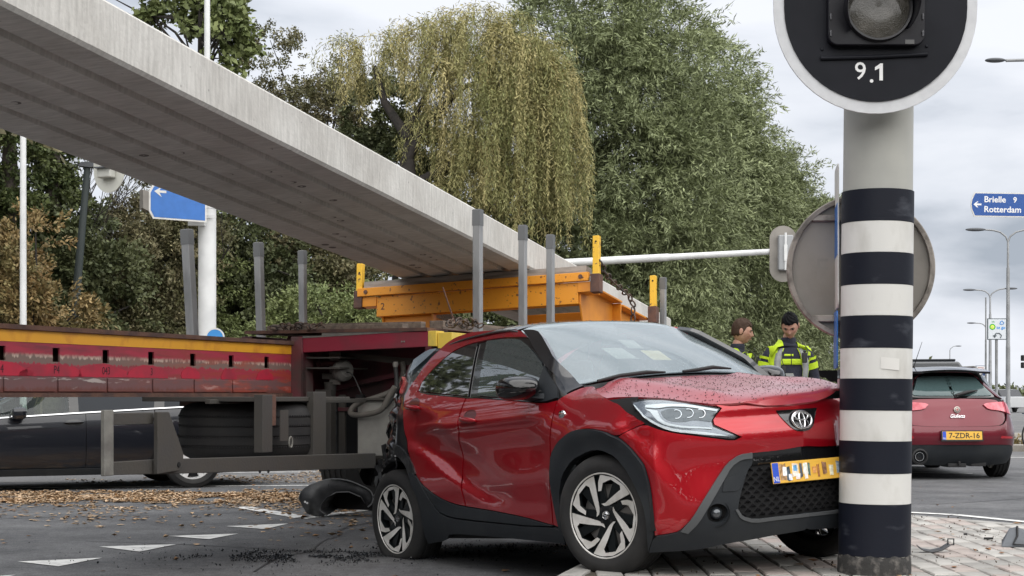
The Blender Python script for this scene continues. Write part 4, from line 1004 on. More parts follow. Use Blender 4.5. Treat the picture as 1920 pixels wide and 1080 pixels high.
def paint_mat(name, c1, c2, coat=1., flake=.35, wet=True, rough=.42, cior=1.6):
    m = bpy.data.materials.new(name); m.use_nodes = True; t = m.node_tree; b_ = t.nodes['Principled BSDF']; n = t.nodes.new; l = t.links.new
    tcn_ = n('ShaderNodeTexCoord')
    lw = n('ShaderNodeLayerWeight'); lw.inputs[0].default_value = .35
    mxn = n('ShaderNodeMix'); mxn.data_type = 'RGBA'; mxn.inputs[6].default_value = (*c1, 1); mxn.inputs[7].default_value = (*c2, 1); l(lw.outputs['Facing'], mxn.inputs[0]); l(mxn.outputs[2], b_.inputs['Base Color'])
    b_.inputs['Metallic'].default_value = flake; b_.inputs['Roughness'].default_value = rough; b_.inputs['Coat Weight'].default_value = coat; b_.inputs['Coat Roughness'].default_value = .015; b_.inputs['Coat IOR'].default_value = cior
    if False:   # rain drops standing on the lacquer, mostly on faces that look up
        vo = n('ShaderNodeTexVoronoi'); vo.inputs['Scale'].default_value = 58; vo.inputs['Randomness'].default_value = 1; l(tcn_.outputs['Object'], vo.inputs['Vector'])
        nz_ = n('ShaderNodeTexNoise'); nz_.inputs['Scale'].default_value = 11; l(tcn_.outputs['Object'], nz_.inputs['Vector'])
        geo = n('ShaderNodeNewGeometry'); sp_ = n('ShaderNodeSeparateXYZ'); l(geo.outputs['Normal'], sp_.inputs[0])
        up = n('ShaderNodeMapRange'); up.inputs[1].default_value = .25; up.inputs[2].default_value = .85; up.inputs[3].default_value = .02; up.inputs[4].default_value = .27; l(sp_.outputs[2], up.inputs[0])
        mu = n('ShaderNodeMath'); mu.operation = 'MULTIPLY'; l(nz_.outputs[0], mu.inputs[0]); l(up.outputs[0], mu.inputs[1]); 
        mu2 = n('ShaderNodeMath'); mu2.operation = 'MULTIPLY'; l(mu.outputs[0], mu2.inputs[0]); mu2.inputs[1].default_value = 1.7
        sub = n('ShaderNodeMath'); sub.operation = 'SUBTRACT'; l(mu2.outputs[0], sub.inputs[0]); l(vo.outputs['Distance'], sub.inputs[1])
        mrr = n('ShaderNodeMapRange'); mrr.inputs[1].default_value = 0; mrr.inputs[2].default_value = .12; l(sub.outputs[0], mrr.inputs[0])
        bp_ = n('ShaderNodeBump'); bp_.inputs['Strength'].default_value = 1.; bp_.inputs['Distance'].default_value = .006; l(mrr.outputs[0], bp_.inputs['Height']); l(bp_.outputs[0], b_.inputs['Coat Normal'])
    MATS[name] = m; return m
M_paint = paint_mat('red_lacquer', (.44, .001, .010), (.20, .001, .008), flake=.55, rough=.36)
M_gloss = mat('gloss_black', (.008, .008, .009), .12, coat=1., coatr=.03)
M_gloss_wet = paint_mat('black_lacquer', (.010, .010, .012), (.006, .006, .008), flake=.1, rough=.3)
M_plast = mat('grey_plastic', (.016, .019, .023), .65, col2=(.024, .027, .030), nscale=4, bump=.12, bscale=500, spec=.3)
M_plast_l = mat('plastic_edge', (.075, .08, .085), .5)
M_trim = mat('black_rubber', (.012, .012, .013), .6)
M_inner = mat('car_inside_black', (.006, .006, .007), .9)
M_torn = mat('torn_black_plastic', (.014, .015, .017), .35, col2=(.05, .052, .055), nscale=16, nlo=.5, nhi=.72, bump=.7, bscale=22)
M_gl_f = glass_mat('wet_side_glass', (.30, .36, .36), 2.6, .10, (.42, .5, .5))
M_gl_r = glass_mat('privacy_glass', (.012, .013, .014), 2.0, .03, (.2, .2, .2))
M_ws = glass_mat('fogged_windscreen', (.88, .93, .93), 2.2, .17, (.80, .90, .95), .0, wet=True)
M_chrome = mat('chrome', (.75, .76, .78), .12, metal=1.)
M_silver = mat('machined_alloy', (.76, .745, .72), .4, metal=.35, col2=(.56, .54, .50), nscale=9)
M_lampsil = mat('lamp_silver', (.24, .25, .27), .2, metal=.8)
M_drl = mat('white_light_guide', (.80, .83, .85), .25, coat=.6)
M_lens = mat('lamp_lens', (.07, .08, .09), .06, metal=.5, coat=1.)
M_clear = glass_mat('lamp_cover', (.93, .95, .96), 1.35, .0, wet=False)

car = empty('red_hatchback', 'wet red city car with dented nose and dark cladding, crashed against the striped mast', 'car', CARM)
P_ = lambda *a, **k: panel(*a, **k)
def both(name, key, m, **k):
    ol = TR_[key] if isinstance(key, str) else key
    o = P_(name, ol, S_, m, car, **k); P_(name, ol, S_left, m, car, **{q: v for q, v in k.items() if q != 'label'}); return o
# dark liner under all skins so that shut lines and gaps read dark
def shell_grid(name, fn, us, vs, m, off, ref=(1.3, 0, .75)):
    U, V = np.meshgrid(us, vs, indexing='ij'); P = fn(U, V); e_ = .004
    nn = np.cross(fn(U + e_, V) - fn(U - e_, V), fn(U, V + e_) - fn(U, V - e_)); nn /= np.linalg.norm(nn, axis=-1)[..., None] + 1e-12
    s = np.sign(((P - np.array(ref)) * nn).sum(-1).mean()); P = P + nn * s * off
    a, b_ = U.shape; idx = np.arange(a * b_).reshape(a, b_)
    F = np.stack([idx[:-1, :-1], idx[1:, :-1], idx[1:, 1:], idx[:-1, 1:]], -1).reshape(-1, 4)
    return P.reshape(-1, 3), F
def arch_keep(s, z, s0=2.43): return True
ls_ = []
V_all, F_all, k0 = [], [], 0
for fn in (S_, S_left):
    Pq, Fq = shell_grid('x', fn, np.linspace(SR_, SC_, 150), np.linspace(.2, 1.06, 40), M_inner, -.022)
    U, V = np.meshgrid(np.linspace(SR_, SC_, 150), np.linspace(.2, 1.06, 40), indexing='ij'); U = U.ravel(); V = V.ravel()
    bad = (np.hypot(U - 2.43, V - .333) < .40) | (np.hypot(U - 0.0, V - .333) < .40) | ((U > 2.1) & (V > .98)) | ((U > 2.75) & (V > .9))
    Fq = Fq[~bad[Fq].any(1)]
    V_all.append(Pq); F_all.append(Fq + k0); k0 += len(Pq)
o = npmesh('body_liner', np.vstack(V_all), np.vstack(F_all), M_inner, car)
# underbody tray, wheel wells, cabin floor
b = MB(); b.box(-.35, 2.9, -.60, .60, .22, .26); b.box(.42, 1.98, -.80, .80, .20, .28); b.box(2.9, 2.98, -.55, .45, .3, .85); b.build('underbody', M_inner, car)
for x0 in (0, 2.43):
    for s in (-1, 1):
        b = MB(); n = 24; R0 = .385
        vs = []; 
        for i in range(n + 1):
            a = math.pi * (-.08 + 1.16 * i / n)
            for yy in (.825, .52): vs.append((x0 + R0 * math.cos(a), s * yy, .34 + R0 * math.sin(a)))
        fs = [(2 * i, 2 * i + 1, 2 * i + 3, 2 * i + 2) for i in range(n)]
        b.add(vs, fs); cvs = [(x0 + R0 * math.cos(math.pi * (-.08 + 1.16 * i / n)), s * .52, .34 + R0 * math.sin(math.pi * (-.08 + 1.16 * i / n))) for i in range(n + 1)]
        b.add(cvs, [tuple(range(n + 1))]); b.build('wheel_well', M_inner, car, fix=False)
# ---- skins
both('roof_rail', 'rail', M_paint, thick=.02, step=.03)
both('door', 'door_rear', M_paint, thick=.02, step=.03)
both('door', 'door_front', M_paint, thick=.02, step=.03)
both('window_frame', 'dlo', M_gloss, thick=.01, off=-.010)
both('side_window', 'glass_rear', M_gl_r if False else mat('dark_tinted_glass', (.004, .004, .005), .02, spec=1., coat=1., ior=1.9), thick=.004, off=.001, label='dark tinted rear side window')
both('side_window', 'glass_front', M_gl_f, thick=.004, off=.001)
P_('windscreen_pillar', TR_['apillar'], S_, M_gloss_wet, car, thick=.03, off=.004)
P_('windscreen_pillar', [(1.482, 1.409), (1.631, 1.311), (1.896, 1.164), (1.974, 1.104), (2.065, 1.024), (2.10, 1.035), (2.04, 1.085), (1.94, 1.165), (1.68, 1.325), (1.52, 1.425), (1.373, 1.455)], S_left, M_gloss_wet, car, thick=.03, off=.004)
both('door_cladding', 'trimdoor', M_plast, thick=.02, off=.008)
both('sill_cladding', 'sill', M_plast, thick=.03, off=.012)
both('front_wing', 'fender', M_paint, thick=.015, step=.022)
both('wheel_arch_trim', 'arch_front', M_plast, thick=.05, off=.016, step=.03)
rr = [(-.30 + 0, .33)]
ar = [(math.cos(a) * .475, .345 + math.sin(a) * .475) for a in np.linspace(R(38), R(176), 16)] + [(math.cos(a) * .40, .345 + math.sin(a) * .40) for a in np.linspace(R(172), R(36), 16)]
P_('wheel_arch_trim', ar, S_left, M_plast, car, thick=.05, off=.016)
ar2 = [(.375, .628), (.325, .70), (.24, .775), (.14, .825), (.02, .845), (-.05, .84), (-.03, .78), (.06, .775), (.16, .74), (.235, .685), (.30, .60)]
P_('wheel_arch_trim', ar2, S_, M_torn, car, thick=.02, off=.01, step=.02, label='cracked black rear wheel arch trim')
b_ = [(3.22, .60), (3.05, .32), (2.93, .23)]
# nose
bump = [p for p in TR_['bumper'] if p[0] < SC_ - .03]
bi = TR_['bumper']
iu = [i for i, p in enumerate(bi) if abs(p[0] - 3.7) < .25 or True]
top_edge = [p for p in bi if p[1] > .86 and p[0] > 3.2]; 
k_top = bi.index(top_edge[-1]); bottom = bi[k_top + 1:]
upper = bi[:k_top + 1]
upper = [p for p in upper if p[0] < SC_ - .02] ; bottom = [p for p in bottom if p[0] < SC_ - .02 ]
half = upper + bottom         # right half, ordered round
mirr = lambda L_: [(2 * SC_ - p[0], p[1]) for p in L_]
j = len(upper)
full = upper + [(SC_, .886)] + mirr(upper)[::-1] + mirr(bottom)[::-1] + [(SC_, .628)] + bottom
# order: upper right..centre..upper left, then round the left arch back along the bottom to the right
P_('bumper_skin', full, S_, M_paint, car, thick=.012, step=.022, round_=1)
cl = TR_['cladding']; in_ = [p for p in cl[:18]]; lo_ = cl[18:]
in2 = [p for p in in_ if p[0] < SC_ - .02]; lo2 = [p for p in lo_ if p[0] < SC_ - .02]
full_c = in2 + [(SC_, .270)] + mirr(in2)[::-1] + mirr(lo2)[::-1] + [(SC_, .193)] + lo2
fh = [(3.165 + .058 * math.cos(a), .315 + .050 * math.sin(a)) for a in np.linspace(0, 2 * math.pi, 20)[:-1]]
P_('bumper_cladding', full_c, S_, M_plast, car, thick=.03, off=.014, step=.025, holes=[fh, mirr(fh)])
rim_ = [p for p in in2[8:]] 
for fn in (S_, S_left):
    e1 = [(3.094, .39), (3.166, .484), (3.238, .571), (3.311, .611), (3.386, .616), (3.384, .585), (3.32, .583), (3.262, .553), (3.196, .462), (3.13, .37), (3.062, .275), (3.0, .225), (2.96, .238), (3.026, .297)]
    P_('bumper_blade', e1, fn, M_plast_l, car, thick=.012, off=.021, step=.02)
    e2 = [(3.276, .329), (3.304, .289), (3.376, .268), (3.511, .270), (3.669, .270), (SC_, .271), (SC_, .255), (3.669, .254), (3.511, .254), (3.372, .250), (3.292, .276), (3.262, .325)]
    P_('grille_lip', e2, fn, M_plast_l, car, thick=.01, off=.020, step=.02)
    P_('bumper_insert', TR_['fogbez'], fn, M_plast, car, thick=.006, off=.0185, step=.02)
    # fog lamp
    c = fn(np.array([3.160]), np.array([.315]))[0]; fx = Vector((.8, -.6 if fn is S_ else .6, 0)); 
    b = MB(); b.M = Matrix.Translation(Vector(c) - fx * .03) @ fx.to_track_quat('Z', 'Y').to_matrix().to_4x4()
    b.lathe([(0, .035), (.018, .032), (.030, .02), (.036, .0)], 20, 'z'); b.M = None
    o = b.build('fog_lamp', M_lens, car, smooth=40)
    b = MB(); b.M = Matrix.Translation(Vector(c) - fx * .045) @ fx.to_track_quat('Z', 'Y').to_matrix().to_4x4(); b.lathe([(.072, .05), (.066, .0), (.038, .0), (.034, .03)], 28, 'z'); b.M = None
    b.build('fog_lamp_recess', M_trim, car, smooth=30)
# grille: black back plane, upper bar and a mesh of small chevron bars
gr = [p for p in TR_['grille'] if p[0] < SC_ - .02]
gu = [p for p in gr if p[1] > .6]; gd = [p for p in gr if p[1] <= .6]
full_g = gu + [(SC_, .627)] + mirr(gu)[::-1] + mirr(gd)[::-1] + [(SC_, .265)] + gd
P_('grille_back', full_g, S_, M_inner, car, thick=.005, off=-.055, step=.05)
P_('grille_bar', [(3.385, .617), (SC_, .627), (2 * SC_ - 3.385, .617), (2 * SC_ - 3.36, .545), (SC_, .555), (3.36, .545)], S_, M_gloss, car, thick=.03, off=-.012, step=.04)
gm = [(3.348, .530), (SC_, .545), (2 * SC_ - 3.348, .530), (2 * SC_ - 3.292, .402), (2 * SC_ - 3.279, .33), (2 * SC_ - 3.307, .288), (2 * SC_ - 3.376, .268), (SC_, .272), (3.376, .268), (3.307, .288), (3.279, .33), (3.292, .402)]
b = MB(); gmA = np.array(gm); row = 0; z = .285
while z < .53:
    s = 3.27 + (row % 2) * .030
    while s < 2 * SC_ - 3.27:
        c = np.array([(s, z)])
        if inpoly(c[:, 0], c[:, 1], gmA)[0]:
            q = lambda ds, dz, o_: Vector(S_(np.array([s + ds]), np.array([z + dz]))[0]) + Vector((o_, 0, 0))
            # a small wedge: raised chevron
            a0, a1, a2, a3, pk = q(-.030, -.008, -.03), q(.0, .018, -.03), q(.030, -.008, -.03), q(.0, -.002, -.035), q(.0, .006, .0)
            b.add([a0, a1, a2, a3, pk], [(0, 4, 1), (1, 4, 2), (2, 4, 3), (3, 4, 0)])
        s += .060
    z += .0235; row += 1
o = b.build('grille_mesh', M_gloss, car, fix=False); o['kind'] = 'stuff'
P_('grille_web', gm, S_, mat('grille_web_black', (.010, .010, .011), .5), car, thick=.004, off=-.036, step=.05)
# badge plate and ring emblem
ep = [(SC_ - .150, .828), (SC_ + .150, .828), (SC_ + .09, .740), (SC_ + .05, .712), (SC_, .705), (SC_ - .05, .712), (SC_ - .09, .740)]
P_('badge_plate', ep, S_, M_gloss, car, thick=.01, off=.004, step=.02)
c = Vector(S_(np.array([SC_]), np.array([.769]))[0]) + Vector((.012, 0, 0))
EM = frame(c, Vector((0, 1, 0)), Vector((-.18, 0, .98)), Vector((.98, 0, .18)))
def ellip(cx, cy, rx, ry, w, n=36):
    return [Vector((cx + rx * math.cos(t_), cy + ry * math.sin(t_), .0)) for t_ in np.linspace(0, 2 * math.pi, n + 1)[:-1]]
b = MB()
b.tube([EM @ p for p in ellip(0, 0, .068, .048, 0)], .0068, 8, closed=True); b.build('ring_emblem', M_chrome, car, smooth=60)
b = MB(); b.tube([EM @ p for p in ellip(0, .020, .047, .0215, 0)], .0055, 8, closed=True); b.build('ring_emblem', M_chrome, car, smooth=60)
b = MB(); b.tube([EM @ p for p in ellip(0, -.001, .0185, .043, 0)], .0055, 8, closed=True); b.build('ring_emblem', M_chrome, car, smooth=60)
# number plate: blue band with NL and smeared, unreadable picture blots
Mp = frame(Vector(S_(np.array([SC_]), np.array([.497]))[0]) + Vector((.028, 0, 0)), Vector((0, 1, 0)), Vector((-.06, 0, 1)).normalized(), Vector((1, 0, .06)).normalized())
pb = MB(); pb.box(-.26, .26, -.056, .056, -.004, .004); plate = pb.build('number_plate', mat('plate_yellow', (.80, .46, .06), .4), car, bevel=.003); plate.matrix_local = Mp
def pp(name, x0, x1, y0, y1, z, m):
    b_ = MB(); b_.box(x0, x1, y0, y1, .0040, z); return b_.build(name, m, plate)
pp('blue_band', -.258, -.215, -.053, .053, .0046, mat('plate_blue', (.02, .08, .55), .4))
lettering('NL', .036, Matrix.Translation((-.236, -.033, .0048)), mat('plate_white', (.8, .8, .8), .5), plate, .0004, name='country_letters')
blot = [(-.212, -.16, -.05, .05, (.30, .17, .07)), (-.165, -.135, -.05, .035, (.02, .04, .06)), (-.19, -.16, -.02, .03, (.75, .75, .72)), (-.15, -.125, -.045, -.01, (.55, .6, .75)), (-.122, -.075, -.03, .045, (.75, .62, .48)), (-.115, -.088, .0, .035, (.1, .3, .55)), (-.105, -.07, -.045, -.01, (.85, .7, .65)),
        (-.068, -.05, -.04, .048, (.04, .05, .07)), (-.048, -.012, -.02, .045, (.72, .76, .62)), (-.04, -.015, -.045, .0, (.85, .78, .72)), (-.01, .004, -.03, .045, (.06, .12, .10)), (.02, .05, -.02, .02, (.45, .2, .05)), (.055, .07, -.04, .03, (.3, .12, .03)), (.09, .12, -.03, .04, (.2, .1, .05)), (.14, .17, -.04, .02, (.6, .55, .4)), (.19, .23, -.03, .04, (.2, .25, .3))]
for i, (x0, x1, y0, y1, c3) in enumerate(blot):
    cxm, cym, rx, ry = (x0 + x1) / 2, (y0 + y1) / 2, (x1 - x0) / 2, (y1 - y0) / 2
    pts = [(cxm + rx * sx_ * rnd.uniform(.7, 1.1), cym + ry * sy_ * rnd.uniform(.75, 1.0)) for sx_, sy_ in ((-1, -1), (0, -1), (1, -1), (1, 1), (.2, 1), (-1, 1))]
    b = MB(); b.prism(pts, .0042, .0047 + .0003 * i, 'z'); b.build('smeared_print', mat('plate_blot_%d' % i, c3, .5, col2=tuple(min(1, q * 1.8 + .05) for q in c3), nscale=60), plate)
# head lamps
for fn in (S_, S_left):
    P_('lamp_recess', TR_['lampcav'], fn, M_inner, car, thick=.006, off=-.030, step=.03)
    hl = P_('headlamp', TR_['lamp'], fn, M_lampsil, car, thick=.02, off=-.014, step=.02)
    for key, m_, of_ in (('drl_low', M_drl, -.006), ('drl_mid', M_drl, -.006), ('drl_up', M_drl, -.007), ('lens', M_lens, -.010)):
        P_('light_guide' if key != 'lens' else 'lamp_lens', TR_[key], fn, m_, hl, thick=.006, off=of_, step=.015)
    for k, (s0, z0) in enumerate(((2.99, .848), (3.055, .848), (3.12, .842))):
        c = fn(np.array([s0]), np.array([z0]))[0]; c2 = fn(np.array([s0 + .01]), np.array([z0]))[0]
        nrm = Vector((.75, -.55 if fn is S_ else .55, .3)).normalized()
        b = MB(); b.M = Matrix.Translation(Vector(c) - nrm * .008) @ nrm.to_track_quat('Z', 'Y').to_matrix().to_4x4(); b.tube([(.026 * math.cos(a), .024 * math.sin(a), 0) for a in np.linspace(-1.9, 1.9, 14)], .0028, 6); b.M = None
        b.build('reflector_ring', M_chrome, hl, smooth=50)
    P_('lamp_cover', TR_['lamp'], fn, M_clear, hl, thick=.003, off=.001, step=.02)
# bonnet
hr_ = [(2.05, -.665), (2.23, -.690), (2.37, -.728), (2.40, -.690), (2.503, -.637), (2.70, -.582), (2.873, -.566), (2.969, -.537), (3.021, -.502), (3.067, -.404), (3.096, -.249), (3.108, -.10), (3.110, 0)]
rear_ = [(2.05, -.665), (2.12, -.50), (2.19, -.25), (2.21, 0)]
hood_o = rear_[::-1][:-1] + hr_[:-1] + [(3.110, 0)] + [(p[0], -p[1]) for p in hr_[:-1]][::-1] + [(p[0], -p[1]) for p in rear_[1:-1]]
def hood_d(x, y):
    p = hood_f(x, y); x_, y_ = p[..., 0], p[..., 1]
    # free edge bent up beside the mast, tucked-up lip above the right lamp
    p[..., 2] += .020 * np.exp(-((y_ - .30) / .22) ** 2) * sm(2.75, 3.05, x_) - .0 * x_
    p[..., 2] += .006 * np.sin(y_ * 21 + x_ * 9) * sm(.05, .4, y_) * sm(2.5, 2.95, x_)
    p[..., 2] -= .030 * (1 - sm(.0, .035, 3.108 - x_)) * (np.abs(y_) < .5)
    return p
M_paint_wet_sheen = paint_mat('red_lacquer_wet_sky_sheen', (.38, .004, .012), (.46, .06, .08), flake=.45, cior=1.9); M_paint_wet_sheen.node_tree.nodes['Principled BSDF'].inputs['Coat Roughness'].default_value = .24  # wet bonnet, with a pale pink sky sheen painted into its grazing colour
P_('bonnet', hood_o, hood_d, M_paint_wet_sheen, car, thick=.012, off=.002, step=.022, ref=(2.6, 0, .5))
def drops(name, fn, n, gen, m, par, r0, r1, ref):
    rs_ = np.random.RandomState(len(name) + n); uv = gen(rs_, n); u, v = uv[:, 0], uv[:, 1]; n = len(u); P = fn(u, v); e_ = .004
    nn = np.cross(fn(u + e_, v) - fn(u - e_, v), fn(u, v + e_) - fn(u, v - e_)); nn /= np.linalg.norm(nn, axis=1)[:, None] + 1e-12; nn *= np.sign(((P - np.array(ref)) * nn).sum(1).mean())
    t1 = np.cross(nn, np.array([.3, .2, .9])); t1 /= np.linalg.norm(t1, axis=1)[:, None]; t2 = np.cross(nn, t1); r_ = r0 + (r1 - r0) * rs_.rand(n) ** 2.5
    V = np.zeros((n, 13, 3)); V[:, 12] = P + nn * (r_ * .62 + .004)[:, None]
    for k in range(6):
        a = 2 * np.pi * k / 6; w = t1 * math.cos(a) + t2 * math.sin(a); V[:, k] = P + w * r_[:, None] + nn * .003; V[:, 6 + k] = P + w * (r_ * .72)[:, None] + nn * (r_ * .45 + .004)[:, None]
    F = [(k, (k + 1) % 6, 6 + (k + 1) % 6) for k in range(6)] + [(k, 6 + (k + 1) % 6, 6 + k) for k in range(6)] + [(6 + k, 6 + (k + 1) % 6, 12) for k in range(6)]
    o_ = npmesh(name, V.reshape(-1, 3), (np.arange(n)[:, None, None] * 13 + np.array(F)[None]).reshape(-1, 3), m, par, smooth=True); o_['kind'] = 'stuff'; return o_
M_drop = mat('rain_drop', (.045, .004, .008), .04, spec=.7); M_dropk = mat('rain_drop_dark', (.02, .02, .022), .04, spec=.8)
def gen_hood(rs_, n):
    q = np.stack([2.1 + rs_.rand(n) * .98, (rs_.rand(n) - .5) * 1.3], 1); ok = inpoly(q[:, 0], q[:, 1], np.array(hood_o)); return q[ok]
drops('rain_drops', hood_d, 2100, gen_hood, M_drop, car, .001, .0042, (2.6, 0, .5))
def gen_roof(rs_, n): return np.stack([.2 + rs_.rand(n) * 1.05, (rs_.rand(n) - .5) * 1.15], 1)
drops('rain_drops', top, 1200, gen_roof, M_dropk, car, .0012, .004, (1.2, 0, .8))
def gen_side(rs_, n): return np.stack([.5 + rs_.rand(n) * 2.1, .96 + rs_.rand(n) * .5], 1)
drops('rain_drops', S_, 700, lambda rs_, n: (lambda q: q[inpoly(q[:, 0], q[:, 1], np.array(TR_['glass_front'])) | inpoly(q[:, 0], q[:, 1], np.array(TR_['fender'])) | inpoly(q[:, 0], q[:, 1], np.array(TR_['rail']))])(gen_side(rs_, n * 4)), M_dropk, car, .001, .0026, (1.3, 0, .75))
# windscreen, scuttle, roof
wr = [(1.287, 0), (1.292, -.30), (1.305, -.50), (1.335, -.590), (1.62, -.655), (1.90, -.705), (2.04, -.725), (2.085, -.60), (2.135, -.35), (2.155, 0)]
wo = wr + [(2.135, .36), (2.10, .64), (2.045, .762), (1.90, .742), (1.62, .682), (1.335, .602), (1.305, .50), (1.292, .30)]
P_('windscreen_frit', wo, top, M_gloss, car, thick=.006, off=-.004, step=.05, ref=(1.2, 0, .8), holes=[[(1.345, -.555), (1.335, -.3), (1.33, 0), (1.335, .3), (1.345, .588), (1.62, .668), (1.90, .728), (2.03, .745), (2.08, .62), (2.112, .3), (2.125, 0), (2.112, -.3), (2.06, -.56), (2.01, -.66), (1.90, -.655), (1.62, -.60)]])
P_('windscreen', wo, top, M_ws, car, thick=.005, off=.004, step=.05, ref=(1.2, 0, .8))
sc_ = [(2.165, 0), (2.14, -.36), (2.09, -.61), (2.045, -.70), (2.10, -.70), (2.18, -.50), (2.24, -.25), (2.255, 0)]
P_('scuttle_panel', sc_ + [(p[0], -p[1]) for p in sc_[1:-1]][::-1], top, M_trim, car, thick=.02, off=-.012, step=.05, ref=(1.2, 0, .8))
rf = [(1.275, 0), (1.28, -.30), (1.29, -.50), (1.30, -.59), (.9, -.60), (.4, -.585), (.22, -.55), (-.05, -.50), (-.30, -.40), (-.36, 0)]
def roof_f(x, y): return top(x, y)
P_('roof', rf + [(p[0], -p[1]) for p in rf[1:-1]][::-1], roof_f, M_gloss_wet, car, thick=.02, off=.001, step=.05, ref=(1.2, 0, .8))
for s in (-1, 1):
    b = MB(); xs_ = np.linspace(1.33, .0, 14); pts = [tuple(top(np.array(x), np.array(s * (.60 if x > .3 else .59)))) for x in xs_]; b.tube([(p[0], p[1], p[2] - .006) for p in pts], .008, 8); b.build('drip_rail', M_gloss, car, smooth=60)
# cabin: dashboard, seats, steering wheel, mirror, papers on the dash
b = MB(); b.box(1.62, 2.10, -.64, .64, .82, .93); b.build('dashboard', mat('dash_grey', (.05, .05, .052), .8), car, bevel=.03)
for s in (-1, 1):
    b = MB(); b.box(.72, 1.18, s * .34 - .22, s * .34 + .22, .45, .62); st = b.build('seat', mat('seat_cloth', (.04, .04, .043), .9), car, bevel=.04)
    b = MB(); b.M = Matrix.Translation((.72, s * .34, .6)) @ Matrix.Rotation(R(-14), 4, 'Y'); b.box(-.07, .07, -.22, .22, 0, .55); b.box(-.05, .05, -.12, .12, .58, .74); b.M = None; b.build('backrest', MATS['seat_cloth'], st, bevel=.03)
b = MB(); b.M = Matrix.Translation((1.5, -.34, .92)) @ Matrix.Rotation(R(-65), 4, 'Y'); b.tube([(.18 * math.cos(a), .18 * math.sin(a), 0) for a in np.linspace(0, 2 * math.pi, 30)[:-1]], .014, 8, closed=True); b.box(-.02, .02, -.17, .17, -.01, .01); b.M = None; b.build('steering_wheel', M_trim, car, smooth=50)
b = MB(); b.prism([(-.10, -.02), (.10, -.02), (.085, .045), (-.085, .045)], 1.46, 1.48, 'x'); o = b.build('interior_mirror', M_trim, car); o.location = (0.02, .0, 1.36)
b = MB(); b.box(1.36, 1.44, -.06, .06, 1.40, 1.45); b.build('camera_housing', M_trim, car, bevel=.01)
M_paper = mat('paper', (.55, .42, .20), .8, col2=(.60, .46, .22), nscale=30, nlo=.5, nhi=.6); M_paper2 = mat('pale_paper', (.26, .25, .22), .8)
def paper(x, y, w, h, m, tilt, name='paper_sheet'):
    pz = float(top(np.array(x), np.array(y))[2]); nx_ = Vector((.42, 0, .9)).normalized()
    Mq = frame(Vector((x, y, pz - .025)), Vector((0, 1, 0)), Vector((-.9, 0, .42)).normalized(), nx_) @ Matrix.Rotation(R(tilt), 4, 'Z')
    b_ = MB(); b_.box(-w / 2, w / 2, -h / 2, h / 2, -.001, .001); o_ = b_.build(name, m, car); o_.matrix_local = Mq; return o_
q = paper(1.86, .03, .13, .17, M_paper, -8); lettering('cu', .09, Matrix.Translation((0, 0, .0012)), mat('pen_brown', (.45, .28, .1), .8), q, .0003, name='scribble')
paper(1.68, -.02, .11, .15, M_paper2, -10); paper(1.80, -.20, .15, .19, M_paper2, -4)
P_('camera_shroud', [(1.34, -.10), (1.34, .10), (1.385, .10), (1.44, .05), (1.44, -.05), (1.385, -.10)], top, M_trim, car, thick=.004, off=-.008, step=.04, ref=(1.2, 0, .8))
# wipers
for pts in ([(2.10, -.60, 0), (2.12, -.45, .004), (2.145, -.28, .008), (2.155, -.15, .0)], [(2.155, -.02, -.004), (2.155, .08, .002), (2.14, .22, .014), (2.115, .38, .004)]):
    P3 = [tuple(Vector(top(np.array(p[0]), np.array(p[1]))) + Vector((.015, 0, .010 + p[2]))) for p in pts]
    b = MB(); b.tube(P3, [.008, .011, .012, .005], 8); b.build('wiper', M_trim, car, smooth=60)
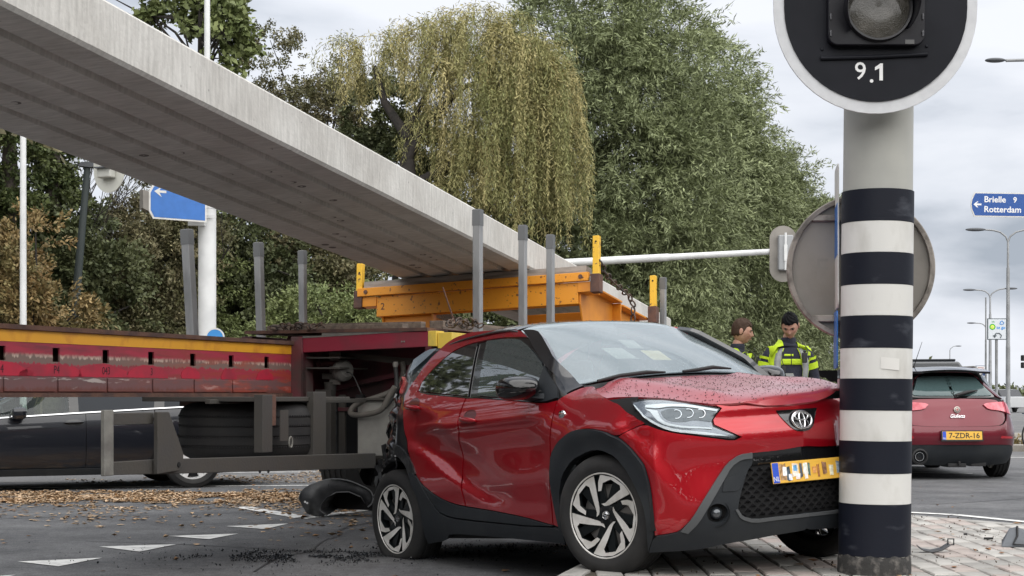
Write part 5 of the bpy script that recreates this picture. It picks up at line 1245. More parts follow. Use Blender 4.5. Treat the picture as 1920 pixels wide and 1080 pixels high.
# door mirrors
for s in (-1, 1):
    n = 16; prof_m = []
    b = MB()
    b.M = Matrix.Translation((1.825, s * .945, 1.085)) @ Matrix.Rotation(R(8 * s), 4, 'Z') @ Matrix.Diagonal((1, s, 1, 1))
    rings = []
    for i, (x, ry, rz, cy_m, cz_m) in enumerate([(-.092, .112, .062, 0, .0), (-.086, .120, .070, 0, 0), (-.03, .124, .074, .0, .0), (.03, .116, .068, -.004, .0), (.075, .088, .048, -.012, -.004), (.10, .045, .022, -.02, -.008)]):
        rings.append([(x, cy_m + ry * math.copysign(abs(math.cos(a)) ** .7, math.cos(a)), cz_m + rz * math.copysign(abs(math.sin(a)) ** .75, math.sin(a)) * (1 if math.sin(a) < 0 else .95)) for a in np.linspace(0, 2 * math.pi, n + 1)[:-1]])
    vs = [p for r_ in rings for p in r_]; fs = [tuple(range(n)), tuple(range(len(vs) - 1, len(vs) - n - 1, -1))]
    for i in range(len(rings) - 1):
        for k in range(n): fs.append((i * n + k, i * n + (k + 1) % n, (i + 1) * n + (k + 1) % n, (i + 1) * n + k))
    b.add(vs, fs)
    mir = b.build('door_mirror', mat('mirror_black', (.004, .004, .005), .15, spec=.5, coat=.5, coatr=.02), car, smooth=50); mir.modifiers.new('round', 'SUBSURF').levels = 1; mir.modifiers['round'].render_levels = 2
    b2 = MB(); b2.M = b.M; b2.box(-.07, .075, -.100, .095, -.033, -.027); b2.M = None; b2.build('mirror_seam', M_trim, mir)
    b3 = MB(); b3.add([(1.72, s * .90, 1.02), (1.86, s * .90, 1.02), (1.93, s * .80, 1.00), (1.74, s * .80, 1.00), (1.73, s * .90, 1.045), (1.84, s * .90, 1.045), (1.91, s * .80, 1.04), (1.75, s * .80, 1.04)],
                      [(0, 3, 2, 1), (4, 5, 6, 7), (0, 1, 5, 4), (1, 2, 6, 5), (2, 3, 7, 6), (3, 0, 4, 7)]); b3.build('mirror_arm', M_plast, mir, bevel=.006)
    b4 = MB(); fnq = S_ if s < 0 else S_left
    P_('mirror_sail', [(1.80, 1.205), (1.905, 1.125), (1.985, 1.055), (2.01, 1.005), (1.912, .99), (1.80, 1.0)], fnq, M_plast, mir, thick=.02, off=.006, step=.04)
    mir.children[-1].matrix_parent_inverse = Matrix.Identity(4)
# door handles with cups
for fn, s in ((S_, -1), (S_left, 1)):
    for (s0, z0) in ((1.075, .945), (.285, 1.075)):
        cup = [(s0 - .01 + .080 * math.cos(a), z0 + .016 + .042 * math.sin(a)) for a in np.linspace(0, 2 * math.pi, 17)[:-1]]
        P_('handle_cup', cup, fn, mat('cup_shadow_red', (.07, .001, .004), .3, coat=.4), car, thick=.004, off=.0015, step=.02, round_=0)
        pts = [tuple(fn(np.array([s0 + d]), np.array([z0 - .004 - d * .12]))[0]) for d in np.linspace(-.105, .105, 9)]; pr_ = [.009, .015, .018, .018, .018, .018, .018, .015, .008]
        b = MB(); b.tube([(p[0], p[1] + s * (.010 + .022 * math.sin(math.pi * i / 8)), p[2]) for i, p in enumerate(pts)], pr_, 10); b.build('door_handle', M_paint, car, smooth=60)
    c = Vector(fn(np.array([2.093]), np.array([.907]))[0]); b = MB(); b.M = Matrix.Translation(c + Vector((0, s * .002, 0))) @ Matrix.Rotation(R(90 * s * -1), 4, 'X') @ Matrix.Diagonal((1.25, .9, 1, 1)); b.lathe([(0, .010), (.016, .009), (.024, .004), (.026, -.004)], 20, 'z'); b.M = None; b.build('side_repeater', M_chrome, car, smooth=40)
# black quarter behind the rear doors, hatch, rear bumper, rear lamp
qt = [(.125, 1.225), (.30, 1.400), (.38, 1.452), (.30, 1.46), (.10, 1.42), (-.10, 1.36), (-.25, 1.25), (-.33, 1.05), (-.36, .82), (-.30, .66), (-.22, .56), (-.12, .66), (-.05, .78), (.02, .83), (.12, .81), (.205, .765), (.255, .775), (.22, .861), (.19, .905), (.13, 1.08), (.094, 1.163)]
P_('rear_quarter', qt, S_, M_torn if False else paint_mat('crumpled_black', (.008, .008, .010), (.006, .006, .007), flake=.1, rough=.3, wet=False), car, thick=.012, off=-.004, step=.022, label='crumpled gloss black rear quarter')
P_('rear_quarter', qt, S_left, M_gloss, car, thick=.012, off=-.0, step=.03)
qb = [(-.30, .66), (-.22, .56), (-.26, .40), (-.30, .24), (-.55, .22), (-.75, .35), (-.80, .62), (-.60, .70), (-.40, .74)]
P_('rear_bumper', qb, S_, M_torn, car, thick=.015, off=.006, step=.025, label='torn rear bumper corner')
P_('rear_bumper', qb, S_left, M_plast, car, thick=.015, off=.006, step=.04)
P_('rear_bumper', [(-.80, .62), (-.75, .35), (-.9, .26), (SR_, .26), (SR_, .62)], S_, M_plast, car, thick=.015, off=.0, step=.05); P_('rear_bumper', [(-.80, .62), (-.75, .35), (-.9, .26), (SR_, .26), (SR_, .62)], S_left, M_plast, car, thick=.015, off=.0, step=.05)
for fn in (S_, S_left): P_('tailgate', [(-.42, .76), (-.82, .64), (SR_, .64), (SR_, 1.40), (-.75, 1.38), (-.36, 1.30), (-.38, 1.05)], fn, M_gloss, car, thick=.015, step=.05)
P_('tail_lamp', [(-.02, 1.20), (.02, 1.26), (-.10, 1.30), (-.20, 1.22), (-.16, 1.12)], S_, mat('tail_lamp_red', (.45, .02, .03), .15, coat=1., col2=(.6, .25, .22), nscale=20), car, thick=.03, off=.018, step=.02)
P_('rear_screen', [(.26, 1.405), (.34, 1.448), (.20, 1.452), (.04, 1.40), (.05, 1.30)], S_, M_gl_f, car, thick=.004, off=.012, step=.03)
# hanging shreds at the torn corner
for i in range(9):
    z0 = .85 - i * .05; x0 = -.30 + .03 * math.sin(i * 2.4) - .012 * i; p = S_(np.array([x0]), np.array([z0]))[0]
    b = MB(); a = Vector(p) + Vector((0, -.01, 0)); pts = [a + Vector((rnd.uniform(-.05, .02), rnd.uniform(-.05, .01), -k * .05 + rnd.uniform(-.012, .012))) for k in range(4)]
    w = .018 + rnd.random() * .02; vs = []
    for p_ in pts: vs += [p_ + Vector((w, 0, 0)), p_ - Vector((w, 0, .01))]; w *= .75
    b.add(vs, [(2 * k, 2 * k + 1, 2 * k + 3, 2 * k + 2) for k in range(3)] ); o = b.build('torn_shred', M_torn, car, fix=False); sd_ = o.modifiers.new('t', 'SOLIDIFY'); sd_.thickness = .004

# ---- wheels
M_hub = mat('wheel_gloss_black', (.005, .007, .008), .35, spec=.3)
M_disc = mat('brake_disc', (.25, .24, .23), .4, metal=.8)
def make_wheel(parent, Rr=.333, flat=0.):
    w_ = empty('wheel', parent=parent) if False else None
    b_ = MB(); b_.lathe([(0, -.03), (.165, -.03), (.17, -.05), (.05, -.06), (0, -.06)], 32, 'y'); hub = b_.build('wheel', M_disc, parent, smooth=40)
    prt = [(.232, -.095), (.236, -.105), (.262, -.118), (.290, -.114), (.312, -.100), (.326, -.088), (Rr, -.07), (Rr, -.047), (Rr - .008, -.044), (Rr - .008, -.036), (Rr, -.033), (Rr, -.005), (Rr - .008, -.002), (Rr - .008, .004), (Rr, .007),
           (Rr, .035), (Rr - .008, .038), (Rr - .008, .045), (Rr, .048), (Rr, .07), (.318, .09), (.290, .105), (.25, .10), (.232, .09)]
    b_ = MB(); b_.lathe(prt, 80, 'y'); ty = b_.build('tyre', M_rub, hub, smooth=38)
    if flat:
        for v_ in ty.data.vertices:
            if v_.co.z < -(Rr - flat): v_.co.y *= 1 + .25 * (-(v_.co.z) - (Rr - flat)) / flat; v_.co.z = -(Rr - flat)
            elif v_.co.z < -.15: v_.co.y *= 1 + .12 * (-(v_.co.z) - .15) / .15
    b_ = MB(); b_.lathe([(.234, -.100), (.230, -.104), (.222, -.100), (.215, -.060), (.205, -.02), (.21, .05), (.232, .085)], 64, 'y'); b_.build('rim', M_hub, hub, smooth=40)
    b_ = MB(); b_.lathe([(.236, -.100), (.2345, -.1055), (.230, -.1065), (.2265, -.1035), (.2265, -.098)], 72, 'y'); b_.build('rim_lip', M_silver, hub, smooth=60)
    sp_ = [(-.127, .284), (-.03, .22), (.123, .245), (.873, .50), (.73, .68), (.40, .90), (.0, .99), (-.11, .81), (-.16, .587), (-.06, .6), (.023, .784), (.29, .86), (.56, .70), (.55, .60), (.34, .495), (-.01, .297)]
    rr_ = .226; k5 = []
    for i in range(5):
        a = 2 * math.pi * i / 5; ca, sa = math.cos(a), math.sin(a)
        pts2 = [((x * ca - y * sa) * rr_, (x * sa + y * ca) * rr_) for x, y in sp_]
        b_ = MB(); n_ = len(pts2)
        def dep(x, z): r_ = math.hypot(x, z) / rr_; return -.070 - .030 * min(1, r_) ** 1.5
        vs_ = [(x, dep(x, z), z) for x, z in pts2] + [(x, dep(x, z) + .022, z) for x, z in pts2]
        b_.add(vs_, [(i2, (i2 + 1) % n_, n_ + (i2 + 1) % n_, n_ + i2) for i2 in range(n_)]); b_.m = 0
        tri = delaunay_2d_cdt([Vector(p) for p in pts2], [(q_, (q_ + 1) % n_) for q_ in range(n_)], [], 1, 1e-6)
        b_.m = 1; b_.add([(p.x, dep(p.x, p.y) - .0005, p.y) for p in tri[0]], [tuple(f) for f in tri[2]])
        o_ = b_.build('spoke', [M_hub, M_silver], hub, fix=True)
        # dark backing arm
        b_ = MB(); th = a + R(0)
        for (a0, w0) in ((62, .03), (100, .022)):
            d_ = Vector((math.cos(a + R(a0)), 0, math.sin(a + R(a0)))); q_ = Vector((-d_.z, 0, d_.x))
            p0, p1 = d_ * .03, d_ * .22
            b_.add([p0 - q_ * w0 + Vector((0, -.066, 0)), p0 + q_ * w0 + Vector((0, -.066, 0)), p1 + q_ * w0 * .8 + Vector((0, -.082, 0)), p1 - q_ * w0 * .8 + Vector((0, -.082, 0)),
                    p0 - q_ * w0 + Vector((0, -.03, 0)), p0 + q_ * w0 + Vector((0, -.03, 0)), p1 + q_ * w0 * .8 + Vector((0, -.05, 0)), p1 - q_ * w0 * .8 + Vector((0, -.05, 0))],
                   [(0, 1, 2, 3), (7, 6, 5, 4), (0, 4, 5, 1), (1, 5, 6, 2), (2, 6, 7, 3), (3, 7, 4, 0)])
        b_.build('spoke_back', M_hub, hub)
    b_ = MB(); b_.lathe([(0, -.078), (.045, -.078), (.062, -.068), (.066, -.04)], 28, 'y'); b_.build('hub_cover', M_hub, hub, smooth=40)
    b_ = MB(); b_.lathe([(0, -.084), (.022, -.084), (.026, -.080), (.026, -.07)], 24, 'y'); b_.build('hub_cap', M_gloss, hub, smooth=40)
    for (cx, cz, ax, az) in ((0, 0, .0185, .0205), (0, .006, .012, .007), (0, 0, .006, .016)):
        b_ = MB(); b_.tube([(cx + ax * math.cos(t_), -.0855, cz + az * math.sin(t_)) for t_ in np.linspace(0, 2 * math.pi, 20)[:-1]], .0018, 5, closed=True); b_.build('hub_emblem', M_chrome, hub, smooth=60)
    for i in range(4):
        a = R(45 + 90 * i); b_ = MB(); b_.cyl((.046 * math.cos(a), -.079, .046 * math.sin(a)), (.046 * math.cos(a), -.070, .046 * math.sin(a)), .009, .009, 6); b_.build('wheel_nut', M_trim, hub)
    return hub
def clone_tree(o, parent=None):
    c = o.copy(); COL.objects.link(c); c.parent = parent
    for ch in o.children: clone_tree(ch, c)
    return c
# local pose: wheel faces -y (right side); spin about y
wp = make_wheel(car)
rr_w = Vector((-.776, 10.47, .2588)); fr_w = Vector((.507, 8.41, .4429)); 
def place_wheel(wh, wc, spin, steer=0., flipy=False, inset_=0.):
    loc = CARI @ wc
    Mx_ = Matrix.Translation(loc) @ Matrix.Rotation(R(steer), 4, 'Z') @ (Matrix.Rotation(math.pi, 4, 'Z') if flipy else Matrix.Identity(4)) @ Matrix.Rotation(R(spin), 4, 'Y') @ Matrix.Translation((0, inset_, 0))
    wh.matrix_parent_inverse = Matrix.Identity(4); wh.matrix_local = Mx_
place_wheel(wp, fr_w, 0, 15.5, inset_=.085)
w2 = make_wheel(car, flat=.062); place_wheel(w2, rr_w, 33, 3.0, inset_=.085)
# the flat must sit at the bottom after spinning: bake the spin into everything but the tyre
for ch in w2.children:
    if ch.name.startswith('tyre'): ch.matrix_local = Matrix.Rotation(R(-33), 4, 'Y')
w3 = clone_tree(wp, car); place_wheel(w3, CARM @ Vector((2.43, .845, .333)) - Vector((.05, .03, .045)), 20, 15.5, True, .085)
w4 = clone_tree(wp, car); place_wheel(w4, CARM @ Vector((0, .845, .333)), 50, 0, True, .085)
# loose wheel-arch liner lying on the road behind the rear wheel
M_lin = mat('liner_plastic', (.030, .031, .034), .45, col2=(.060, .062, .066), nscale=10, bump=.3, bscale=30)
lq = lambda px, py: ((px - 630) / 207., (970 - py) / 207.)
LO_ = [lq(*p) for p in ((561, 936), (566, 922), (580, 911), (600, 903), (625, 898), (655, 901), (680, 911), (697, 922), (699, 940), (690, 950))]
LI_ = [lq(*p) for p in ((684, 944), (676, 931), (655, 922), (632, 923), (613, 932), (602, 945), (600, 957), (612, 966), (596, 969), (576, 962), (568, 950))]
f1 = spl(range(len(LO_)), [p[0] for p in LO_]); f2 = spl(range(len(LO_)), [p[1] for p in LO_])
band_o = [(float(f1(t_)), float(f2(t_))) for t_ in np.linspace(0, len(LO_) - 1, 34)]
tri = delaunay_2d_cdt([Vector(p) for p in band_o + LI_], [(q_, (q_ + 1) % (34 + len(LI_))) for q_ in range(34 + len(LI_))], [], 1, 1e-6)
b = MB(); b.add([(p.x, .02 * math.sin(p.x * 9), p.y) for p in tri[0]], [tuple(f) for f in tri[2]])
# outer skirt bending back and the inner bowl
def sweep(pts, steps):
    vs = [(x * k_ + dx, y_, max(.003, z * k2)) for (x, z) in pts for (y_, k_, k2, dx) in steps]; m_ = len(steps)
    b.add(vs, [(i * m_ + k, (i + 1) * m_ + k, (i + 1) * m_ + k + 1, i * m_ + k + 1) for i in range(len(pts) - 1) for k in range(m_ - 1)])
sweep(band_o, [(0, 1, 1, 0), (.025, 1.0, 1.0, 0)])
sweep(LI_[:8], [(0, 1, 1, 0), (.05, .97, .97, .01), (.20, .9, .93, .02), (.34, .86, .9, .03)])
lin = b.build('arch_liner', M_lin, smooth=22, fix=False); lin.modifiers.new('t', 'SOLIDIFY').thickness = .005
lin.matrix_world = Matrix.Translation(ground_at(630, 970)) @ Matrix.Rotation(R(-4), 4, 'Z') @ Matrix.Rotation(R(6), 4, 'X')
tag(lin, 'torn off black wheel arch liner lying on the road under the trailer', 'car part')
b = MB(); b.add([(x * .86 + .03, .34, max(.003, z * .9)) for x, z in LI_[:8]] + [(lq(690, 968)[0], .34, .003)], [tuple(range(9))]); b.build('liner_back', M_inner, lin, fix=False)
bo = MB(); bo.tube([(x, -.004, z) for x, z in band_o], .006, 6); bo.build('liner_edge', mat('scraped_edge', (.14, .145, .15), .5), lin, smooth=60)
bo = MB(); bo.tube([(x, -.003, z) for x, z in LI_[1:8]], .005, 6); bo.build('liner_edge', MATS['scraped_edge'], lin, smooth=60)
for (px_, py_) in ((586, 916), (601, 910), (573, 941), (577, 943), (588, 962)):
    x, z = lq(px_, py_); b = MB(); b.cyl((x, -.012, z), (x, .0, z), .010, .010, 8); b.build('clip', MATS['plate_white'], lin)
for (px_, py_, a_) in ((592, 925, 40), (603, 917, 60), (584, 936, 15), (583, 949, -10), (617, 912, 80)):
    x, z = lq(px_, py_); b = MB(); b.M = Matrix.Translation((x, -.006, z)) @ Matrix.Rotation(R(-a_), 4, 'Y'); b.box(-.022, .022, -.004, .004, -.004, .004); b.M = None; b.build('slot', M_black, lin)
# ================================================================ STRIPED MAST with signal head
M_mastw = mat('mast_reflective_white', (.66, .655, .63), .45, col2=(.50, .49, .455), nscale=6, nlo=.52, nhi=.74, stretch=(1, 1, .5), bump=.05, bscale=200)
M_mastg = mat('mast_grey_paint', (.42, .42, .385), .45, col2=(.36, .36, .335), nscale=3)
M_mastb = mat('mast_black_band', (.008, .010, .018), .5, spec=.22, col2=(.055, .06, .075), nscale=5, nlo=.60, nhi=.78, stretch=(1, 1, 2.6), bump=.08, bscale=60)
M_dirtbase = mat('mast_foot_dirt', (.035, .034, .033), .9, col2=(.14, .13, .12), nscale=22, nlo=.5, nhi=.7, bump=.6, bscale=40)
MT = Matrix.Translation((1.955, 8.35, ISL_Z)) @ Matrix.Rotation(R(.55), 4, 'Y')
mast = empty('striped_mast', 'thick black and white banded mast carrying the signal numbered 9.1', 'traffic light mast', MT)
rm = .190
def mz(py): return EYE + (740 - py) / 2900 * 8.16 - ISL_Z      # height of a sighted line on the mast's near face
bands = [352, 413, 472, 532, 591, 652, 710, 770, 828, 889, 947]
b = MB(); b.cyl((0, 0, 0), (0, 0, 5.2), rm - .003, rm - .010, 64); b.build('mast_tube', M_mastg, mast, smooth=40)
for i in range(len(bands)):
    z1_ = mz(bands[i]); z0_ = mz(bands[i + 1]) if i + 1 < len(bands) else mz(1046)
    m_ = M_mastb if i % 2 == 0 else M_mastw
    b = MB(); b.lathe([(rm - .004, z0_ + .001), (rm + (.0 if i % 2 else .0015), z0_ + .001), (rm + (.0 if i % 2 else .0015), z1_ - .001), (rm - .004, z1_ - .001)], 72, 'z')
    b.build('black_band' if i % 2 == 0 else 'white_band', m_, mast, smooth=40)
b = MB(); b.lathe([(rm + .005, -.02), (rm + .005, .06), (rm + .003, .092), (rm - .004, .108)], 72, 'z')
o = b.build('mast_foot', M_dirtbase, mast, smooth=60)
for v_ in o.data.vertices:
    a = math.atan2(v_.co.y, v_.co.x); v_.co.z += .012 * math.sin(a * 9) * (v_.co.z > .005)
# a paler sticker on the white band
zc = mz(680)
b = MB(); vs = []; n = 10
for i in range(n + 1):
    a = R(-90 - 6 + 31 * i / n); 
    for zz_ in (-.031, .031): vs.append(((rm + .0028) * math.cos(a), (rm + .0028) * math.sin(a), zc + zz_ - i * .0009))
b.add(vs, [(2 * i, 2 * i + 2, 2 * i + 3, 2 * i + 1) for i in range(n)]); o = b.build('sticker', mat('sticker_white', (.70, .69, .665), .8, spec=.1), mast, smooth=60)
# ---- signal head on a bracket in front
SG = Matrix.Translation((1.955, 8.35, 0)) @ Matrix.Translation((-.06, -.36, 0))
sig = empty('mast_signal', 'black traffic signal board with white rim and number 9.1 on the striped mast', 'traffic signal', SG)
Ys = 8.35 - .36
def sgx(px): return (px - 960) / 2900 * Ys - 1.895
def sgz(py): return EYE + (740 - py) / 2900 * Ys
cxs, bot, hw, wi = sgx(1642), sgz(213), (sgx(1833) - sgx(1450)) / 2, .0575
def stadium(cx, zb, hw, hh, top_, n=28, rx=None):
    pts = []
    for t_ in np.linspace(math.pi, 2 * math.pi, n): pts.append((cx + hw * math.cos(t_), zb + hh + hh * math.sin(t_)))
    for t_ in np.linspace(0, math.pi, n): pts.append((cx + hw * math.cos(t_), top_ - hh + hh * math.sin(t_)))
    return pts
topz = sgz(-760)
b = MB(); b.prism(stadium(cxs, bot, hw, .545, topz), .006, .016, 'y'); b.build('board_rim', mat('rim_white', (.62, .63, .65), .5, col2=(.55, .56, .58), nscale=14), sig, bevel=.002)
b = MB(); b.prism(stadium(cxs, bot + .062, hw - .055, .485, topz - .06), -.002, .0055, 'y'); b.build('board_face', mat('board_black', (.006, .007, .011), .55, spec=.2, col2=(.010, .011, .016), nscale=4), sig)
M_sig = mat('signal_black', (.006, .006, .010), .4, spec=.3, col2=(.010, .010, .014), nscale=8)
for k, zc in enumerate((sgz(20), sgz(20) + .385, sgz(20) + .77)):
    ho = empty if False else None
    x0_, x1_ = sgx(1549), sgx(1729)
    ex = (x1_ - x0_) / 2; cxh = (x0_ + x1_) / 2
    rp = []
    for (cx2, cz2, a0) in ((cxh + ex - .05, zc - .19 + .05, -90), (cxh + ex - .05, zc + .19 - .05, 0), (cxh - ex + .05, zc + .19 - .05, 90), (cxh - ex + .05, zc - .19 + .05, 180)):
        for t_ in np.linspace(R(a0), R(a0 + 90), 7): rp.append((cx2 + .05 * math.cos(t_), cz2 + .05 * math.sin(t_)))
    b = MB(); b.prism(rp, -.055, -.002, 'y'); hs_ = b.build('lamp_housing', M_sig, sig, bevel=.006)
    xl = sgx(1642)
    b = MB(); b.lathe([(.0, -.070), (.06, -.074), (.12, -.070), (.158, -.060)], 48, 'y', (xl, 0, zc))
    lm = mat('dark_lens', (.045, .040, .030), .22, col2=(.11, .10, .085), nscale=9, nlo=.42, nhi=.66, coat=.7, coatr=.1, bump=.4, bscale=150)
    b.build('lens', lm, hs_, smooth=60)
    b = MB(); b.lathe([(.158, -.06), (.160, -.085), (.170, -.085), (.178, -.05)], 56, 'y', (xl, 0, zc)); b.build('lens_ring', mat('ring_black', (.02, .02, .024), .3), hs_, smooth=30)
    # visor: open at the bottom, deepest on top
    n = 44; vs = []; fs = []
    for i in range(n + 1):
        a = R(-128 + 256 * i / n) + math.pi / 2
        dpt = .05 + .17 * max(0, (math.sin(a) + .62) / 1.62) ** .8
        for r_, y_ in ((.178, -.05), (.188, -.055 - dpt), (.182, -.055 - dpt), (.172, -.05)): vs.append((xl + r_ * math.cos(a), y_, zc + r_ * math.sin(a)))
    for i in range(n):
        for q in range(4): fs.append((i * 4 + q, i * 4 + (q + 1) % 4, i * 4 + 4 + (q + 1) % 4, i * 4 + 4 + q))
    b = MB(); b.add(vs, fs); b.build('visor', M_sig, hs_, smooth=35)
    for sx_ in (-1, 1):
        for dz in (-.085, .0):
            b = MB(); b.ball((cxh + sx_ * (ex - .012), -.060, zc + dz - .04), .0065, 8, 6); b.cyl((cxh + sx_ * (ex - .012), -.062, zc + dz - .06), (cxh + sx_ * (ex - .012), -.062, zc + dz - .03), .004, .004, 6); b.build('clip', mat('clip_grey', (.12, .12, .13), .4, metal=.4), hs_, smooth=40)
b = MB(); b.tube([(sgx(1538), -.008, sgz(110)), (sgx(1640), -.010, sgz(107.5)), (sgx(1738), -.008, sgz(102.5))], .011, 10); b.build('cover_rib', MATS['board_black'], sig, smooth=60)
for px_, py_ in ((1541, 93), (1737, 87)):
    b = MB(); b.lathe([(0, -.009), (.006, -.008), (.009, -.002)], 12, 'y', (sgx(px_), 0, sgz(py_))); b.build('board_bolt', MATS['board_black'], sig, smooth=50)
b = MB(); b.box(sgx(1692), sgx(1709), -.0575, -.055, sgz(87), sgz(79)); b.build('type_plate', mat('type_grey', (.10, .10, .10), .5), sig)
M_num = mat('sign_white', (.80, .80, .80), .5)
def sig_text(s_, px_, py_, size, bold):
    lettering(s_, size, frame((sgx(px_), -.0028, sgz(py_)), Vector((1, 0, 0)), Vector((0, 0, 1)), Vector((0, -1, 0))), M_num, sig, .0006, bold, name='signal_number')
sig_text('9', 1613, 135, .128, .0006); sig_text('.', 1634, 141, .122, .002); 
z0n, z1n, xn = sgz(151), sgz(119), sgx(1649); wn_ = .0085
b = MB(); b.prism([(xn - wn_ * .1, z0n), (xn + wn_ * 2, z0n), (xn + wn_ * 2, z1n), (xn + .004, z1n), (xn - .024, z1n - .020), (xn - .024, z1n - .036), (xn - wn_ * .1, z1n - .025)], -.0032, -.0022, 'y'); b.build('signal_number', M_num, sig)
b = MB(); b.box(-.05, .15, .017, .20, 2.95, 3.05); b.box(-.05, .15, .017, .20, 3.75, 3.85); b.build('bracket', M_mastg, sig)
# ---- round sign seen from behind, clamped to the mast
rs = 137 / 2900 * 8.75; RB = Matrix.Translation(((1613 - 960) / 2900 * 8.75, 8.75, EYE + (740 - 503) / 2900 * 8.75)) @ Matrix.Rotation(R(-4), 4, 'Z')
rsign = empty('round_sign_back', 'large round road sign seen from its dull grey back behind the striped mast', 'road sign', RB)
M_back = mat('sign_back_grey', (.27, .25, .225), .55, col2=(.20, .185, .165), nscale=2.4, nlo=.4, nhi=.65, bump=.08, bscale=30)
M_edge = mat('sign_edge_grime', (.30, .27, .24), .6, col2=(.13, .115, .10), nscale=11, nlo=.45, nhi=.65, bump=.25, bscale=40)
b = MB(); b.lathe([(0, 0), (rs - .03, 0), (rs - .03, .006), (0, .006)], 80, 'y'); b.build('sign_plate', M_back, rsign, smooth=30)
b = MB(); b.lathe([(rs - .032, -.002), (rs - .028, -.028), (rs - .006, -.030), (rs, -.024), (rs, .008), (rs - .032, .008)], 96, 'y', close=True); b.build('sign_rim', M_edge, rsign, smooth=30)
for z_ in (.285, -.285):
    w_ = math.sqrt(rs ** 2 - z_ ** 2) - .03
    b = MB(); b.prism([(-.028, z_ - .016), (-.002, z_ - .022), (-.002, z_ + .022), (-.022, z_ + .016)], -w_, w_, 'x'); b.build('stiffening_rail', M_edge, rsign, bevel=.002)
b = MB(); b.box(-.02, .12, -.25, -.03, .27, .30); b.box(-.02, .12, -.25, -.03, -.30, -.27); b.build('clamp', M_edge, rsign)
lettering('F', .17, frame((-.215, -.0008, -.01), Vector((1, 0, 0)), Vector((0, 0, 1)), Vector((0, -1, 0))), mat('faint_mark', (.235, .22, .20), .6), rsign, .0002)
# ---- narrow blue and white plates seen edge-on at the mast's left flank
def edge_plate(name, lab, px0, py0, py1, m, ydepth=.34):
    x = (px0 - 960) / 2900 * 8.42; z0_, z1_ = EYE + (740 - py1) / 2900 * 8.42, EYE + (740 - py0) / 2900 * 8.42
    pts = []
    r_ = .04
    b_ = MB()
    hh = (z1_ - z0_) / 2; P = []
    for (cy_, cz_, a0) in ((ydepth / 2 - r_, -hh + r_, -90), (ydepth / 2 - r_, hh - r_, 0), (-ydepth / 2 + r_, hh - r_, 90), (-ydepth / 2 + r_, -hh + r_, 180)):
        for t_ in np.linspace(R(a0), R(a0 + 90), 6): P.append((cy_ + r_ * math.cos(t_), cz_ + r_ * math.sin(t_)))
    b_.prism(P, -.004, .004, 'x'); o_ = b_.build(name, m, bevel=.001); o_.matrix_world = Matrix.Translation((x + .045, 8.62, (z0_ + z1_) / 2)) @ Matrix.Rotation(R(-9), 4, 'Z')
    tag(o_, lab, 'sign plate'); return o_
M_sblue = mat('sign_blue', (.035, .16, .50), .4, col2=(.03, .14, .44), nscale=6)
o = edge_plate('edge_sign', 'blue and white sign plate seen edge-on beside the upper bands of the mast', 1568, 303, 575, M_mastw)
zz0 = o.dimensions.z
b = MB(); b.box(-.0055, .0055, -.165, .165, (EYE + (740 - 476) / 2900 * 8.42) - (EYE + (740 - 439) / 2900 * 8.42), (EYE + (740 - 378) / 2900 * 8.42) - (EYE + (740 - 439) / 2900 * 8.42)); b.build('blue_field', M_sblue, o)
o = edge_plate('edge_sign', 'lower blue sign plate seen edge-on beside the mast above the red bonnet', 1566, 581, 690, M_sblue)
b = MB(); b.box(1.80, 1.835, 8.5, 8.56, 1.12, 1.24); b.box(1.80, 1.86, 8.45, 8.5, 1.14, 1.2); o = b.build('mast_box', M_gloss, bevel=.004); tag(o, 'small black fitting on the mast just above the crumpled bonnet', 'fitting')
# ---- debris on the pavers
M_deb = mat('debris_grey', (.13, .145, .165), .45, col2=(.09, .10, .115), nscale=8, bump=.2, bscale=50)
p = ground_at(1902, 1024, ISL_Z)
b = MB(); b.add([(-.075, -.04, 0), (.12, -.06, 0), (.14, .05, .005), (-.03, .06, .005), (-.03, -.005, .10), (.01, .0, .125), (.09, -.015, .085), (.12, .03, .06), (-.01, .04, .11), (-.055, .02, .03)],
             [(0, 1, 6, 5, 4), (0, 4, 9), (4, 5, 8, 9), (5, 6, 7, 8), (1, 2, 7, 6), (2, 3, 8, 7), (3, 9, 8), (0, 9, 3, 2, 1)])
o = b.build('debris_piece', M_deb, bevel=.004); o.matrix_world = Matrix.Translation(p) @ Matrix.Diagonal((1.35, 1.35, 1.0, 1)); tag(o, 'crumpled grey plastic shard at the edge of the pavers right of the mast', 'debris')
b = MB(); b.M = o.matrix_world.inverted() @ o.matrix_world; b.tube([(.012, -.004, .128), (.004, -.03, .07), (-.02, -.045, .02), (.03, -.058, .015), (.09, -.06, .006)], .005, 6); b.M = None; b.build('broken_edge', M_trim, o)
p = ground_at(1752, 1036, ISL_Z)
b = MB(); pts = [(-.10, 0, .035), (-.07, 0, .015), (-.02, 0, .006), (.04, 0, .018), (.09, 0, .05)]
vs = []
for q in pts: vs += [(q[0], -.03, q[2]), (q[0], .03, q[2] + .01)]
b.add(vs, [(2 * i, 2 * i + 2, 2 * i + 3, 2 * i + 1) for i in range(4)]); o = b.build('debris_piece', M_lin, smooth=60, fix=False); o.modifiers.new('t', 'SOLIDIFY').thickness = .005; o.location = p; tag(o, 'curved black trim fragment lying beside the foot of the mast', 'debris')
b = MB(); b.M = Matrix.Translation((.10, .0, .065)); b.tube([(.018, 0, .018), (-.018, 0, .018), (-.018, 0, -.018), (.018, 0, -.018)], .005, 5, closed=True); b.M = None; b.build('clip_loop', M_trim, o)
